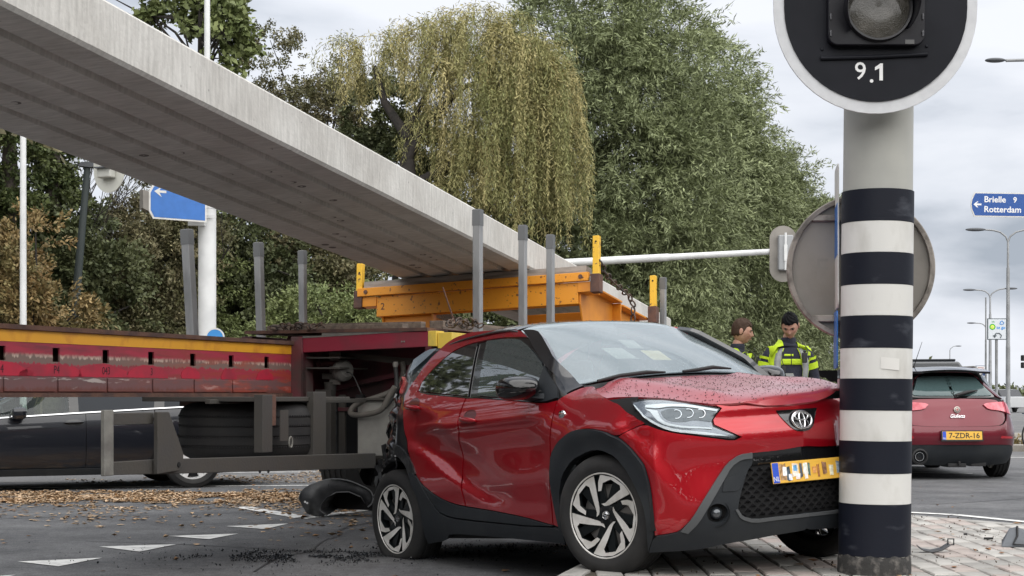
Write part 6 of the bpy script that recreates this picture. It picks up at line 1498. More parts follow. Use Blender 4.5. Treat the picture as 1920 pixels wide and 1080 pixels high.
for i, (px_, py_, lb) in enumerate(((1853, 1011, 'small black plastic chip on the pavers between shard and mast'), (1810, 1003, 'tiny black chip on the pavers nearest the white edge line'))):
    p = ground_at(px_, py_, ISL_Z); b = MB(); s_ = .035 if i == 0 else .014
    b.prism([(-s_, -.4 * s_), (s_ * .8, -.5 * s_), (s_, .3 * s_), (.2 * s_, .5 * s_), (-.7 * s_, .4 * s_)], 0, .012, 'z'); o = b.build('debris_piece', M_trim, bevel=.002); o.location = p; tag(o, lb, 'debris')
# ================================================================ OTHER CARS
class Body:
    """closed car skin: a plan outline swept over height with an inward offset that grows from side to end"""
    def __init__(s, kx, ky, offside, offrear, offfront, xr, xf):
        d = np.concatenate([[0], np.cumsum(np.hypot(np.diff(kx), np.diff(ky)))]); fx, fy = spl(d, kx), spl(d, ky); t_ = np.linspace(0, d[-1], 4000)
        s.px, s.py = fx(t_), fy(t_); s.s = np.concatenate([[0], np.cumsum(np.hypot(np.diff(s.px), np.diff(s.py)))]); s.end = s.s[-1]
        s.os, s.orr, s.of, s.xr, s.xf = offside, offrear, offfront, xr, xf
    def __call__(s, u, v):
        u = np.asarray(u, float); v = np.asarray(v, float); e_ = .01
        x = np.interp(u, s.s, s.px); y = np.interp(u, s.s, s.py)
        tx = np.interp(u + e_, s.s, s.px) - np.interp(u - e_, s.s, s.px); ty = np.interp(u + e_, s.s, s.py) - np.interp(u - e_, s.s, s.py)
        l_ = np.hypot(tx, ty) + 1e-9; nx_, ny_ = -ty / l_, tx / l_
        wr = 1 - sm(s.xr[0], s.xr[1], x); wf = sm(s.xf[0], s.xf[1], x)
        o_ = s.os(v) * (1 - wr) * (1 - wf) + s.orr(v) * wr + s.of(v) * wf
        return np.stack([x + nx_ * o_, y + ny_ * o_, v + 0 * x], -1)
def simple_wheel(parent, loc, r_, w, side_s, mrim, spokes=5, double=False, steer=0.):
    b_ = MB(); b_.lathe(tyre_mesh(r_, w, r_ * .70, 3), 56, 'y'); ty = b_.build('wheel', M_rub, parent, smooth=35); ty.matrix_local = Matrix.Translation(loc) @ Matrix.Rotation(R(steer), 4, 'Z')
    b_ = MB(); y0 = side_s * w * .36; b_.lathe([(r_ * .70, y0), (r_ * .66, y0), (r_ * .64, y0 - side_s * .05), (r_ * .64, -y0)], 48, 'y'); b_.build('rim', mrim, ty, smooth=40)
    b_ = MB(); b_.lathe([(0, y0 - side_s * .06), (r_ * .62, y0 - side_s * .06)], 32, 'y'); b_.build('brake_back', M_black, ty)
    for k in range(spokes):
        for da in ((-.16, .16) if double else (0,)):
            a = 2 * math.pi * k / spokes + .3 + da; b_ = MB(); d_ = Vector((math.cos(a), 0, math.sin(a))); q_ = Vector((-d_.z, 0, d_.x)); w0, w1 = (.022, .030) if double else (.03, .055)
            p0 = d_ * .03 + Vector((0, y0 - side_s * .012, 0)); p1 = d_ * r_ * .67 + Vector((0, y0 - side_s * .004, 0)); t3 = Vector((0, -side_s * .03, 0))
            b_.add([p0 - q_ * w0, p0 + q_ * w0, p1 + q_ * w1, p1 - q_ * w1, p0 - q_ * w0 + t3, p0 + q_ * w0 + t3, p1 + q_ * w1 + t3, p1 - q_ * w1 + t3], [(0, 1, 2, 3), (7, 6, 5, 4), (0, 4, 5, 1), (1, 5, 6, 2), (2, 6, 7, 3), (3, 7, 4, 0)])
            b_.build('spoke', mrim, ty, bevel=.003)
    b_ = MB(); b_.lathe([(0, y0 + side_s * .002), (.045, y0), (.055, y0 - side_s * .03)], 20, 'y'); b_.build('hub_cap', mrim, ty, smooth=50)
    return ty
def grid_part(name, fn, us, vs, m, parent, ref, off=0., keep=None, thick=0.):
    P, F = shell_grid('x', fn, us, vs, m, off, ref)
    if keep is not None:
        U, V = np.meshgrid(us, vs, indexing='ij'); k = keep(U.ravel(), V.ravel()); F = F[k[F].all(1)]
    return npmesh(name, P, F, m, parent, smooth=True)

# ---------------- wine red hatch seen from behind; x forward, origin at rear centre on the ground
AM_ = Matrix.Translation((5.76, 19.95, 0)) @ Matrix.Rotation(R(90 + 3), 4, 'Z')
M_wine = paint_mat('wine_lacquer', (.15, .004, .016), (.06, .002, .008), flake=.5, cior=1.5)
alfa = empty('wine_red_hatchback', 'wine red hatchback seen from behind waiting on the road beyond the striped mast', 'car', AM_)
kx = [0, .02, .09, .26, .52, .85, 1.6, 2.6, 3.3, 3.85, 4.15, 4.30, 4.34]
ky = [0, -.40, -.66, -.82, -.885, -.898, -.885, -.885, -.89, -.82, -.64, -.32, 0]
A_side = spl([.15, .3, .5, .7, .85, .95, 1.02, 1.2, 1.38, 1.46], [.08, .03, .0, .0, .012, .035, .07, .165, .27, .36])
A_rear = spl([.15, .30, .42, .55, .66, .76, .86, .96, 1.02, 1.10, 1.25, 1.36, 1.46], [.16, .05, .018, .0, .010, .034, .064, .098, .128, .20, .38, .52, .80])
A_fr = spl([.15, .3, .5, .65, .8, 1.0, 1.46], [.1, .03, 0, .02, .15, 1.0, 2.2])
Abody = Body(kx, ky, A_side, A_rear, A_fr, (.25, .95), (3.2, 4.0))
def mirA(fn):
    def g(u, v): p = fn(np.abs(u), v).copy(); p[..., 1] = np.where(u < 0, -p[..., 1], p[..., 1]); return p
    return g
A_ = mirA(Abody)     # u<0 is the left half
AR = (2.0, 0, .8)
us = np.linspace(-Abody.end, Abody.end, 260); vs_ = np.linspace(.20, 1.44, 60)
def keepA(U, V):
    P = Abody(np.abs(U), V); x = P[..., 0]
    return ~((np.hypot(x - .78, V - .31) < .36) | (np.hypot(x - 3.41, V - .31) < .36)) & ~((x > 3.1) & (V > .98)) 
grid_part('body_liner', A_, us, vs_, M_inner, alfa, AR, -.02, keepA)
PA = lambda name, ol, m, **k: panel(name, ol, A_, m, alfa, ref=AR, **{**dict(thick=.015, step=.04), **k})
sy_ = lambda L_: L_ + [(-p[0], p[1]) for p in L_[::-1]]
PA('tailgate', sy_([(0, 1.05), (.60, 1.04), (.70, .98), (.74, .90), (.70, .78), (.60, .705), (.40, .69), (0, .685)]), M_wine)
PA('rear_bumper', sy_([(0, .680), (.42, .685), (.62, .700), (.72, .77), (.78, .86), (1.05, .80), (1.24, .66), (1.22, .50), (1.16, .36), (1.10, .26), (.98, .30), (.86, .43), (.70, .455), (.0, .455)]), M_wine, off=.012, step=.04)
PA('bumper_skirt', sy_([(0, .45), (.70, .45), (.86, .425), (.96, .33), (.92, .22), (.6, .20), (0, .19)]), M_plast, off=.016, thick=.03)
PA('rear_screen', sy_([(0, 1.365), (.46, 1.35), (.52, 1.30), (.66, 1.10), (.62, 1.065), (0, 1.065)]), M_gloss, off=-.004)
PA('rear_window', sy_([(0, 1.35), (.43, 1.335), (.48, 1.29), (.60, 1.11), (.56, 1.085), (0, 1.085)]), glass_mat('green_rear_glass', (.30, .42, .40), 1.6, .22, (.22, .34, .35), wet=False), off=.004, thick=.004)
for s in (-1, 1):
    PA('tail_lamp', [(s * .37, .965), (s * .43, .905), (s * .64, .885), (s * .86, .84), (s * .965, .83), (s * .93, .93), (s * .84, 1.0), (s * .60, .995), (s * .42, .985)], mat('lamp_red', (.50, .02, .05), .12, coat=1., col2=(.70, .16, .20), nscale=7), off=.022, thick=.03, step=.03)
    PA('lamp_seam', [(s * .74, .86), (s * .748, .86), (s * .778, .995), (s * .77, .995)], M_trim, off=.026, thick=.004, step=.03)
    PA('reflector', [(s * .57, .535), (s * .80, .53), (s * .80, .555), (s * .58, .565)], mat('reflector_red', (.35, .01, .02), .2, coat=1.), off=.02, thick=.01, step=.03)
    # sides: wing, doors, glass
    PA('side_panel', [(s * 1.06, .81), (s * .95, 1.03), (s * 1.2, 1.02), (s * 1.75, .985), (s * 1.75, .50), (s * 1.50, .50), (s * 1.42, .68), (s * 1.25, .69)], M_wine, step=.06)
    PA('door', [(s * 1.76, .985), (s * 2.75, .965), (s * 2.75, .30), (s * 1.80, .30), (s * 1.76, .50)], M_wine, step=.07)
    PA('door', [(s * 2.76, .965), (s * 3.7, .94), (s * 3.7, .30), (s * 2.76, .30)], M_wine, step=.07)
    PA('front_wing', [(s * 3.71, .94), (s * 4.6, .86), (s * 5.0, .70), (s * 5.0, .30), (s * 4.66, .28), (s * 4.6, .56), (s * 4.33, .70), (s * 4.05, .60), (s * 3.95, .3), (s * 3.71, .30)], M_wine, step=.07)
    PA('pillar_skin', [(s * .70, 1.08), (s * .55, 1.30), (s * .50, 1.37), (s * .9, 1.40), (s * 1.02, 1.30), (s * 1.1, 1.04), (s * .93, 1.05)], M_wine, off=.002, step=.05)
    PA('side_window', [(s * 1.14, 1.045), (s * 1.10, 1.30), (s * 1.3, 1.37), (s * 2.6, 1.38), (s * 3.2, 1.2), (s * 3.66, .98), (s * 2.7, .99)], M_gl_r, off=.001, thick=.005, step=.08)
PA('front_bumper', sy_([(Abody.end, .80), (5.0, .72), (4.95, .3), (Abody.end, .25)]) if False else [(5.02, .75), (5.02, .25), (Abody.end, .22), (Abody.end, .78)], M_wine, step=.08)
PA('front_bumper', [(-5.02, .75), (-5.02, .25), (-Abody.end, .22), (-Abody.end, .78)], M_wine, step=.08)
ZR = spl([.35, .6, 1.1, 1.8, 2.2, 2.6, 3.3, 3.9, 4.3], [1.40, 1.445, 1.475, 1.465, 1.42, 1.30, 1.02, .93, .80])
def A_top(x, y): x = np.asarray(x, float); y = np.asarray(y, float); return np.stack([x, y, ZR(x + .15 * y * y) - .05 * (y / .6) ** 2 - .2 * np.clip(np.abs(y) - .5, 0, 1) ** 2], -1)
AP = (2, 0, .6)
panel('roof', [(.42, 0), (.44, -.35), (.50, -.54), (.9, -.60), (2.0, -.60), (2.15, -.3), (2.18, 0), (2.15, .3), (2.0, .60), (.9, .60), (.50, .54), (.44, .35)], A_top, M_wine, alfa, step=.08, thick=.02, ref=AP)
panel('roof_spoiler', [(.30, 0), (.31, -.35), (.40, -.56), (.62, -.60), (.60, -.3), (.60, 0), (.60, .3), (.62, .60), (.40, .56), (.31, .35)], A_top, M_gloss, alfa, step=.06, thick=.03, off=.028, ref=AP)
panel('windscreen', [(2.2, 0), (2.17, -.3), (2.05, -.58), (3.1, -.70), (3.28, -.3), (3.3, 0), (3.28, .3), (3.1, .70), (2.05, .58), (2.17, .3)], A_top, glass_mat('green_front_glass', (.35, .62, .60), 1.5, .25, (.30, .62, .62)), alfa, step=.1, thick=.006, ref=AP)
panel('bonnet', [(3.32, 0), (3.12, -.72), (4.1, -.66), (4.28, -.3), (4.30, 0), (4.28, .3), (4.1, .66), (3.12, .72)], A_top, M_wine, alfa, step=.1, thick=.01, ref=AP)
b = MB()
for y_ in (-.35, .35):
    b.box(1.1, 1.22, y_ - .2, y_ + .2, .7, 1.15); b.box(1.1, 1.18, y_ - .11, y_ + .11, 1.17, 1.30)
b.build('head_rests', MATS['seat_cloth'], alfa, bevel=.03)
for s in (-1, 1):
    for xw in (.78, 3.41): simple_wheel(alfa, (xw, s * .775, .315), .315, .215, s, M_silver, 5)
    b = MB(); b.box(2.65, 2.82, s * .90 - .10, s * .90 + .10, .93, 1.07); b.build('door_mirror', M_wine, alfa, bevel=.03)
b = MB(); b.box(.35, 3.9, -.7, .7, .18, .25); b.build('underbody', M_inner, alfa)
b = MB(); b.M = Matrix.Translation((.05, .50, .30)) ; b.lathe([(.052, -.02), (.058, -.02), (.058, .15), (.052, .15)], 28, 'x', close=True); b.M = None; b.build('exhaust_tip', M_chrome, alfa, smooth=40)
b = MB(); b.lathe([(0, .02), (.052, .02)], 20, 'x', (.05, .50, .30)); b.build('exhaust_bore', M_black, alfa)
b = MB(); b.lathe([(.105, .03), (.105, -.012), (.085, -.018), (.075, .02)], 28, 'x', (.02, .50, .30)); b.build('exhaust_surround', M_trim, alfa, smooth=40)
b = MB(); b.box(.05, .35, -.12, .12, .16, .21); b.box(.1, .3, -.4, -.2, .17, .22); b.cyl((.03, -.02, .19), (.03, -.02, .24), .02, .02, 8); b.build('tow_fitting', M_trim, alfa, bevel=.01)
AF = lambda z, yy=0., o_=.0: frame(Vector(Abody(np.array([abs(yy)]), np.array([z]))[0]) * 1 + Vector((-o_, 0, 0)) if False else Vector((float(Abody(np.array([abs(yy)]), np.array([z]))[0][0]) - o_, yy, z)), Vector((0, -1, 0)), Vector((.12, 0, .99)).normalized(), Vector((-.99, 0, .12)).normalized())
b = MB(); b.lathe([(0, .012), (.034, .011), (.042, .005), (.042, 0)], 28, 'z'); o = b.build('round_badge', mat('badge_silver', (.55, .5, .45), .35, metal=.4), alfa, smooth=50); o.matrix_local = AF(.905, -.0, .018)
b = MB(); b.lathe([(.024, .0125), (.028, .0132), (.032, .0125)], 24, 'z'); b.build('badge_ring', mat('badge_dark', (.12, .10, .10), .4), o, smooth=50)
b = MB(); b.box(-.004, .004, -.016, .016, .0118, .0125); b.box(-.016, .016, -.004, .004, .0118, .0126); b.build('badge_cross', mat('badge_red', (.4, .03, .03), .4), o)
o = lettering('Giulietta', .066, AF(.822, .0, .020) @ Matrix.Translation((.0, 0, .0)) @ Matrix(((1, .25, 0, 0), (0, 1, 0, 0), (0, 0, 1, 0), (0, 0, 0, 1))), M_chrome, alfa, .003, .0008, name='model_script', sx=.85)
nb = MB(); nb.box(-.26, .26, -.057, .057, -.006, .004); npl = nb.build('number_plate', MATS['plate_yellow'], alfa, bevel=.002); npl.matrix_local = AF(.57, -.03, .055)
b = MB(); b.box(-.275, .275, -.070, -.050, -.012, .006); b.box(-.275, .275, -.070, .07, -.012, -.006); b.build('plate_holder', M_trim, npl)
b = MB(); b.box(-.258, -.212, -.055, .055, .004, .005); b.build('blue_band', MATS['plate_blue'], npl)
lettering('NL', .034, Matrix.Translation((-.235, -.035, .0055)), MATS['plate_white'], npl, .0003, name='country_letters')
lettering('7-ZDR-16', .098, Matrix.Translation((.025, 0, .005)), mat('plate_ink', (.01, .01, .012), .5), npl, .0006, .0012, name='registration', sx=1.0)
# rear wiper and roof aerial
p0 = A_(np.array([.02]), np.array([1.09]))[0]; p1 = A_(np.array([-.30 if False else .36]), np.array([1.155]))[0]
b = MB(); b.cyl(Vector(p0) + Vector((-.03, 0, -.01)), Vector(p0) + Vector((-.05, 0, -.01)), .025, .02, 10); b.tube([Vector(p0) + Vector((-.045, 0, 0)), Vector(p0).lerp(Vector(p1), .5) + Vector((-.05, 0, .01)), Vector(p1) + Vector((-.03, 0, 0))], [.02, .024, .008], 8); b.build('rear_wiper', M_trim, alfa, smooth=50)
b = MB(); b.cyl((.75, .36, 1.45), (.72, .36, 1.475), .035, .015, 10); b.cyl((.72, .36, 1.47), (.55, .30, 1.80), .006, .003, 6); b.build('roof_aerial', M_trim, alfa)
b = MB(); 
for s in (-1, 1): b.tube([(.75, s * .52, 1.44), (.9, s * .53, 1.475), (1.9, s * .53, 1.475), (2.05, s * .52, 1.45)], .014, 8)
b.build('roof_rails', M_msteel, alfa, smooth=60)

# ---------------- black estate car beyond the trailer; faces left, its left flank to the camera
BM_ = Matrix.Translation((-3.80, 18.35, 0)) @ Matrix.Rotation(math.atan2(-.43, -.902), 4, 'Z')   # origin: rear axle, left wheel plane at y=+.80
BMo = BM_ @ Matrix.Translation((0, -.80, 0))
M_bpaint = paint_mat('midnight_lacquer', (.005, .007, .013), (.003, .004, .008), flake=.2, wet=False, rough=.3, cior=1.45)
est = empty('black_estate_car', 'black estate car passing behind the trailer beam, chrome strip under its windows', 'car', BMo)
kx = [-1.08, -1.06, -.98, -.80, -.45, 0, 1.0, 2.0, 2.8, 3.3, 3.58, 3.70, 3.73]
ky = [0, .40, .68, .83, .895, .905, .90, .905, .915, .86, .68, .36, 0]
B_side = spl([.15, .3, .5, .7, .85, .93, 1.0, 1.2, 1.38, 1.47], [.09, .03, .0, .0, .012, .03, .055, .15, .25, .35])
B_rear = spl([.15, .3, .5, .7, .9, 1.0, 1.3, 1.47], [.1, .03, 0, .02, .06, .10, .30, .45])
B_fr = spl([.15, .3, .5, .65, .8, 1.0, 1.47], [.1, .03, 0, .03, .25, 1.2, 2.6])
Bb = Body(kx, [-k for k in ky], B_side, B_rear, B_fr, (-.95, -.4), (2.9, 3.5))
s_ax = float(np.interp(0, Bb.px, Bb.s))
def B_(u, v): u = np.asarray(u, float); p = Bb(np.abs(u) + s_ax, v).copy(); p[..., 1] = -p[..., 1]; return p    # left flank, u = distance ahead of rear axle
def B_full(u, v): p = Bb(np.abs(u), v).copy(); p[..., 1] = np.where(u > 0, -p[..., 1], p[..., 1]); return p
def B_l(u, v): u = np.asarray(u, float); p = Bb(u + s_ax, v).copy(); p[..., 1] = -p[..., 1]; return p
def B_r(u, v): u = np.asarray(u, float); return Bb(u + s_ax, v)
BR = (1.3, 0, .8)
def keepB(U, V):
    x = Bb(np.abs(U), V)[..., 0]
    return ~((np.hypot(x, V - .33) < .37) | (np.hypot(x - 2.79, V - .33) < .37)) & ~((x > 2.3) & (V > .96)) & ~((V > .98) & (V < 1.36) & (x > -.6))
grid_part('body_liner', B_full, np.linspace(-Bb.end, Bb.end, 260), np.linspace(.2, 1.45, 56), M_inner, est, BR, -.02, keepB)
for fn in (B_l, B_r):
    PB = lambda name, ol, m, **k: panel(name, ol, fn, m, est, ref=BR, **{**dict(thick=.015, step=.05), **k})
    arc = lambda x, r_, a0, a1, n=9: [(x + r_ * math.cos(R(a)), .33 + r_ * math.sin(R(a))) for a in np.linspace(a0, a1, n)]
    PB('door', [(.46, .97), (.42, .74), (.40, .60), (.50, .40), (.56, .26), (1.24, .26), (1.24, .948)], M_bpaint)
    PB('door', [(1.246, .948), (1.246, .26), (2.32, .26), (2.34, .60), (2.36, .91)], M_bpaint)
    PB('front_wing', [(2.365, .91), (2.345, .60), (2.325, .26)] + arc(2.79, .385, 190, 10) + [(3.3, .25), (3.9, .25), (4.2, .60), (3.6, .72), (3.0, .88)], M_bpaint)
    PB('rear_wing', [(.45, .97), (.415, .74), (.395, .60)] + arc(0, .385, 25, 170) + [(-.50, .30), (-1.2, .30), (-1.85, .40), (-1.85, .85), (-1.2, .96), (-.9, 1.0)], M_bpaint)
    PB('sill', [(.40, .255), (.42, .18), (2.40, .18), (2.38, .255)], M_plast, off=.012)
    PB('waist_strip', [(-.55, 1.002), (.5, .978), (1.4, .952), (2.36, .918), (2.36, .932), (1.4, .966), (.5, .992), (-.55, 1.016)], M_chrome, off=.012, thick=.01, step=.06)
    PB('door_crease', [(-.3, .845), (.5, .83), (1.5, .80), (2.36, .74), (2.36, .748), (1.5, .808), (.5, .838), (-.3, .853)], M_bpaint, off=.006, thick=.008, step=.06)
    PB('side_window', [(1.42, .97), (1.40, 1.36), (1.55, 1.385), (1.85, 1.33), (2.32, 1.05), (2.36, .94)], glass_mat('clear_side_glass', (.75, .80, .78), 1.5, .03), off=.003, thick=.005)
    PB('side_window', [(.46, .995), (.40, 1.37), (1.32, 1.385), (1.33, .97)], mat('smoke_glass', (.028, .032, .038), .1, spec=.15), off=.003, thick=.005)
    PB('side_window', [(.34, 1.0), (.28, 1.36), (-.35, 1.32), (-.60, 1.10), (-.50, 1.02)], MATS['smoke_glass'], off=.003, thick=.005)
    PB('window_pillar', [(1.32, .965), (1.31, 1.39), (1.41, 1.39), (1.43, .965)], M_gloss, off=.004, thick=.01)
    PB('window_pillar', [(.34, .995), (.28, 1.38), (.40, 1.38), (.46, .99)], M_gloss, off=.004, thick=.01)
    PB('roof_side', [(2.40, .93), (2.36, 1.06), (1.88, 1.345), (1.55, 1.40), (.3, 1.39), (-.42, 1.34), (-.68, 1.10), (-.56, 1.02), (-.95, 1.0), (-.85, 1.2), (-.6, 1.42), (1.5, 1.47), (1.95, 1.40), (2.5, 1.08), (2.55, .96)], M_bpaint, off=.002, step=.05)
    PB('quarter_trim', [(-.46, 1.33), (-.70, 1.10), (-.64, 1.09), (-.41, 1.325)], M_chrome, off=.006, thick=.01)
    for (s0, z0) in ((1.38, .845), (.52, .875)):
        sg = 1 if fn is B_l else -1
        cup = [(s0 + .10 * math.cos(a), z0 + .042 * math.sin(a)) for a in np.linspace(0, 2 * math.pi, 17)[:-1]]
        PB('handle_cup', cup, M_gloss, off=.002, thick=.003, step=.03)
        pts = [tuple(fn(np.array([s0 + d]), np.array([z0 + .006]))[0]) for d in np.linspace(-.11, .11, 7)]
        b = MB(); b.tube([(p[0], p[1] + sg * (.008 + .026 * math.sin(math.pi * i / 6)), p[2]) for i, p in enumerate(pts)], [.009, .012, .013, .013, .013, .012, .009], 8); b.build('door_handle', M_bpaint, est, smooth=60)
for s in (-1, 1):
    for xw in (0, 2.79): simple_wheel(est, (xw, s * .795, .335), .335, .225, s, mat('bright_alloy', (.80, .80, .80), .35, metal=.15), 5, True)
    b = MB(); b.M = Matrix.Translation((1.99, s * 1.0, .985)); b.box(-.07, .09, -.10, .10, -.075, .075); b.M = None; mm_ = b.build('door_mirror', M_bpaint, est, bevel=.045); b = MB(); b.box(1.97, 2.03, min(s * .86, s * .95), max(s * .86, s * .95), .935, .955); b.build('mirror_arm', M_gloss, mm_)
ZB = spl([-1.0, -.8, .0, 1.2, 1.6, 2.5, 2.6, 3.2, 3.7], [1.38, 1.43, 1.485, 1.475, 1.43, 1.03, .98, .90, .74])
def B_top(x, y): x = np.asarray(x, float); y = np.asarray(y, float); return np.stack([x, y, ZB(x + .15 * y * y) - .05 * (y / .6) ** 2 - .2 * np.clip(np.abs(y) - .5, 0, 1) ** 2], -1)
panel('roof', [(-.80, 0), (-.70, -.50), (.5, -.57), (1.50, -.56), (1.62, 0), (1.50, .56), (.5, .57), (-.70, .50)], B_top, M_bpaint, est, step=.1, thick=.02, ref=(1, 0, .6))
panel('windscreen', [(1.64, 0), (1.57, -.62), (2.4, -.74), (2.52, 0), (2.4, .74), (1.57, .62)], B_top, glass_mat('estate_screen', (.7, .78, .76), 1.5, .05), est, step=.1, thick=.006, ref=(1, 0, .6))
panel('bonnet', [(2.56, 0), (2.44, -.76), (3.4, -.72), (3.68, 0), (3.4, .72), (2.44, .76)], B_top, M_bpaint, est, step=.1, thick=.01, ref=(1, 0, .6))
b = MB(); b.box(.5, 2.3, -.78, .78, .2, .3); b.box(-.9, 3.3, -.6, .6, .2, .28); b.build('underbody', M_inner, est)
for y_ in (-.36, .36):
    b = MB(); b.box(1.15, 1.28, y_ - .22, y_ + .22, .5, 1.1); b.box(1.15, 1.23, y_ - .12, y_ + .12, 1.12, 1.28); b.build('seat', MATS['seat_cloth'], est, bevel=.04)
b = MB(); b.M = Matrix.Translation((1.98, .36, .92)) @ Matrix.Rotation(R(60), 4, 'Y'); b.tube([(.18 * math.cos(a), .18 * math.sin(a), 0) for a in np.linspace(0, 2 * math.pi, 24)[:-1]], .016, 8, closed=True); b.M = None; b.build('steering_wheel', M_trim, est, smooth=50)
for o_ in est.children_recursive:      # long low wedge of the body
    if o_.name.startswith(('wheel', 'rim', 'spoke', 'hub', 'brake')): continue
    for v_ in o_.data.vertices: v_.co.z = v_.co.z * (.955 - .028 * (v_.co.x - .2)) if v_.co.z > .3 else v_.co.z
# khaki bag on the front seat
b = MB(); b.ball((0, 0, .2), (.16, .13, .22), 16, 10); b.ball((.10, .0, .13), (.10, .10, .12), 12, 8)
bag = b.build('backpack', mat('khaki_cloth', (.17, .15, .09), .9, col2=(.11, .10, .06), nscale=14, bump=.5, bscale=30), smooth=60); bag.matrix_world = BMo @ Matrix.Translation((1.56, .42, .80)); tag(bag, 'khaki backpack seen through the front window of the black estate', 'bag')
b = MB(); b.tube([(.165, .02, .05), (.17, .03, .2), (.12, .05, .36), (.02, .08, .41)], .012, 6); b.tube([(.12, .10, .05), (.13, .11, .2), (.08, .11, .34)], .012, 6); b.build('strap', mat('strap_tan', (.35, .28, .18), .8), bag, smooth=60)

# ---------------- dark van further on, only its roof line shows above the wine red car
VM = Matrix.Translation((11.9, 44, 0)) @ Matrix.Rotation(R(75), 4, 'Z')
van = empty('dark_van', 'dark van whose roof shows just above the wine red hatchback', 'van', VM)
M_van = mat('van_grey', (.10, .105, .11), .35, coat=.6)
b = MB(); b.prism([(-.95, .35), (.95, .35), (.98, 1.1), (.88, 1.9), (.78, 2.04), (-.78, 2.04), (-.88, 1.9), (-.98, 1.1)], 0, 4.0, 'x'); b.build('body', M_van, van, bevel=.05)
b = MB(); b.prism([(4.0, .4), (4.9, .5), (4.9, 1.0), (4.3, 1.15), (4.0, 1.9)], -.9, .9, 'y'); b.build('bonnet', M_van, van, bevel=.04)
b = MB(); b.box(-.012, .0, -.75, .75, 1.15, 1.8); b.build('rear_window', M_gloss, van); b = MB(); b.box(.3, 3.4, -.70, .70, 2.06, 2.12); b.build('roof_box', M_plast, van, bevel=.03)
for s in (-1, 1):
    for xw in (.8, 3.9): simple_wheel(van, (xw, s * .85, .34), .34, .22, s, M_msteel, 5)
    b = MB(); b.box(4.0, 4.1, s * 1.06 - .12, s * 1.06 + .12, 1.5, 1.9); b.build('door_mirror', M_trim, van, bevel=.02)
    b = MB(); b.box(-.01, .04, s * .93 - .05, s * .93 + .05, .9, 1.4); b.build('tail_lamp', MATS['lamp_red'], van)
b = MB(); b.box(4.4, 4.92, -.45, .45, .6, .85); b.build('grille', M_trim, van)
# ================================================================ OFFICERS
M_skin = mat('skin', (.44, .25, .18), .6, col2=(.34, .165, .12), nscale=22, nlo=.42, nhi=.66, bump=.15, bscale=120)
M_navy = mat('navy_cloth', (.012, .014, .028), .85, col2=(.02, .022, .038), nscale=20, bump=.35, bscale=60)
M_neon = mat('neon_yellow', (.50, .68, .015), .75, col2=(.42, .58, .015), nscale=14, bump=.2, bscale=40)
M_grey_tape = mat('reflective_grey', (.28, .29, .29), .45, col2=(.22, .23, .23), nscale=20)
M_dark = mat('radio_black', (.02, .02, .022), .5)
def skin_body(name, joints, links, m, parent, sub_=2, root=0):
    me = bpy.data.meshes.new(name); me.from_pydata([j[:3] for j in joints], links, []); me.materials.append(m)
    o = bpy.data.objects.new(name, me); COL.objects.link(o)
    md = o.modifiers.new('skin', 'SKIN'); md.use_smooth_shade = True; md.branch_smoothing = .3
    if not me.skin_vertices: pass
    bpy.context.view_layer.objects.active = o
    sv = me.skin_vertices[0].data if me.skin_vertices else None
    for i, j in enumerate(joints):
        r_ = j[3]; sv[i].radius = (r_, r_) if not isinstance(r_, tuple) else r_; sv[i].use_root = (i == root)
    ss = o.modifiers.new('s', 'SUBSURF'); ss.levels = sub_; ss.render_levels = sub_
    bpy.context.view_layer.update(); me2 = bpy.data.meshes.new_from_object(o.evaluated_get(bpy.context.evaluated_depsgraph_get()))
    bpy.data.objects.remove(o); me2.materials.clear(); me2.materials.append(m); me2.polygons.foreach_set('use_smooth', [True] * len(me2.polygons))
    o = bpy.data.objects.new(name, me2); COL.objects.link(o); o.parent = parent; return o
def head_mesh():
    """face looks along -y, chin down, unit = metres, origin at the skull centre"""
    n, m = 48, 40; vs = []; fs = []
    for i in range(m + 1):
        ph = -math.pi / 2 + math.pi * i / m
        for k in range(n):
            th = 2 * math.pi * k / n; x, y, z = math.cos(ph) * math.cos(th), math.cos(ph) * math.sin(th), math.sin(ph)
            X, Y, Z = x * .076, y * .098, z * .118
            fr = max(0, -y)                                   # 1 at the face
            low = max(0, -z)
            X *= 1 - .30 * low ** 1.3 - .05 * max(0, z) ; Y = Y * (1 - .22 * low ** 2 * (y > 0)) - .010 * low * fr
            if y > 0 and z < -.2: Y -= .020 * (-z - .2) * 1.2
            g_ = lambda cx, cz, sx2, sz2: math.exp(-((X - cx) / sx2) ** 2 - ((Z - cz) / sz2) ** 2) * (y < -.2)
            Y -= .024 * g_(0, -.022, .011, .016) + .012 * g_(0, .006, .008, .022)          # nose
            Y += .013 * g_(.031, .008, .015, .010) + .013 * g_(-.031, .008, .015, .010)        # eye sockets
            Y -= .005 * g_(.030, .026, .020, .007) + .005 * g_(-.030, .026, .020, .007)        # brow
            Y -= .006 * g_(0, -.056, .019, .005) + .006 * g_(0, -.067, .016, .005)             # lips
            Y += .005 * g_(0, -.0615, .020, .003); Y -= .009 * g_(0, -.095, .018, .014); X += math.copysign(.004 * g_(.045, -.018, .02, .02) + .004 * g_(-.045, -.018, .02, .02), x)
            vs.append((X, Y, Z))
    for i in range(m):
        for k in range(n): fs.append((i * n + k, i * n + (k + 1) % n, (i + 1) * n + (k + 1) % n, (i + 1) * n + k))
    return vs, fs
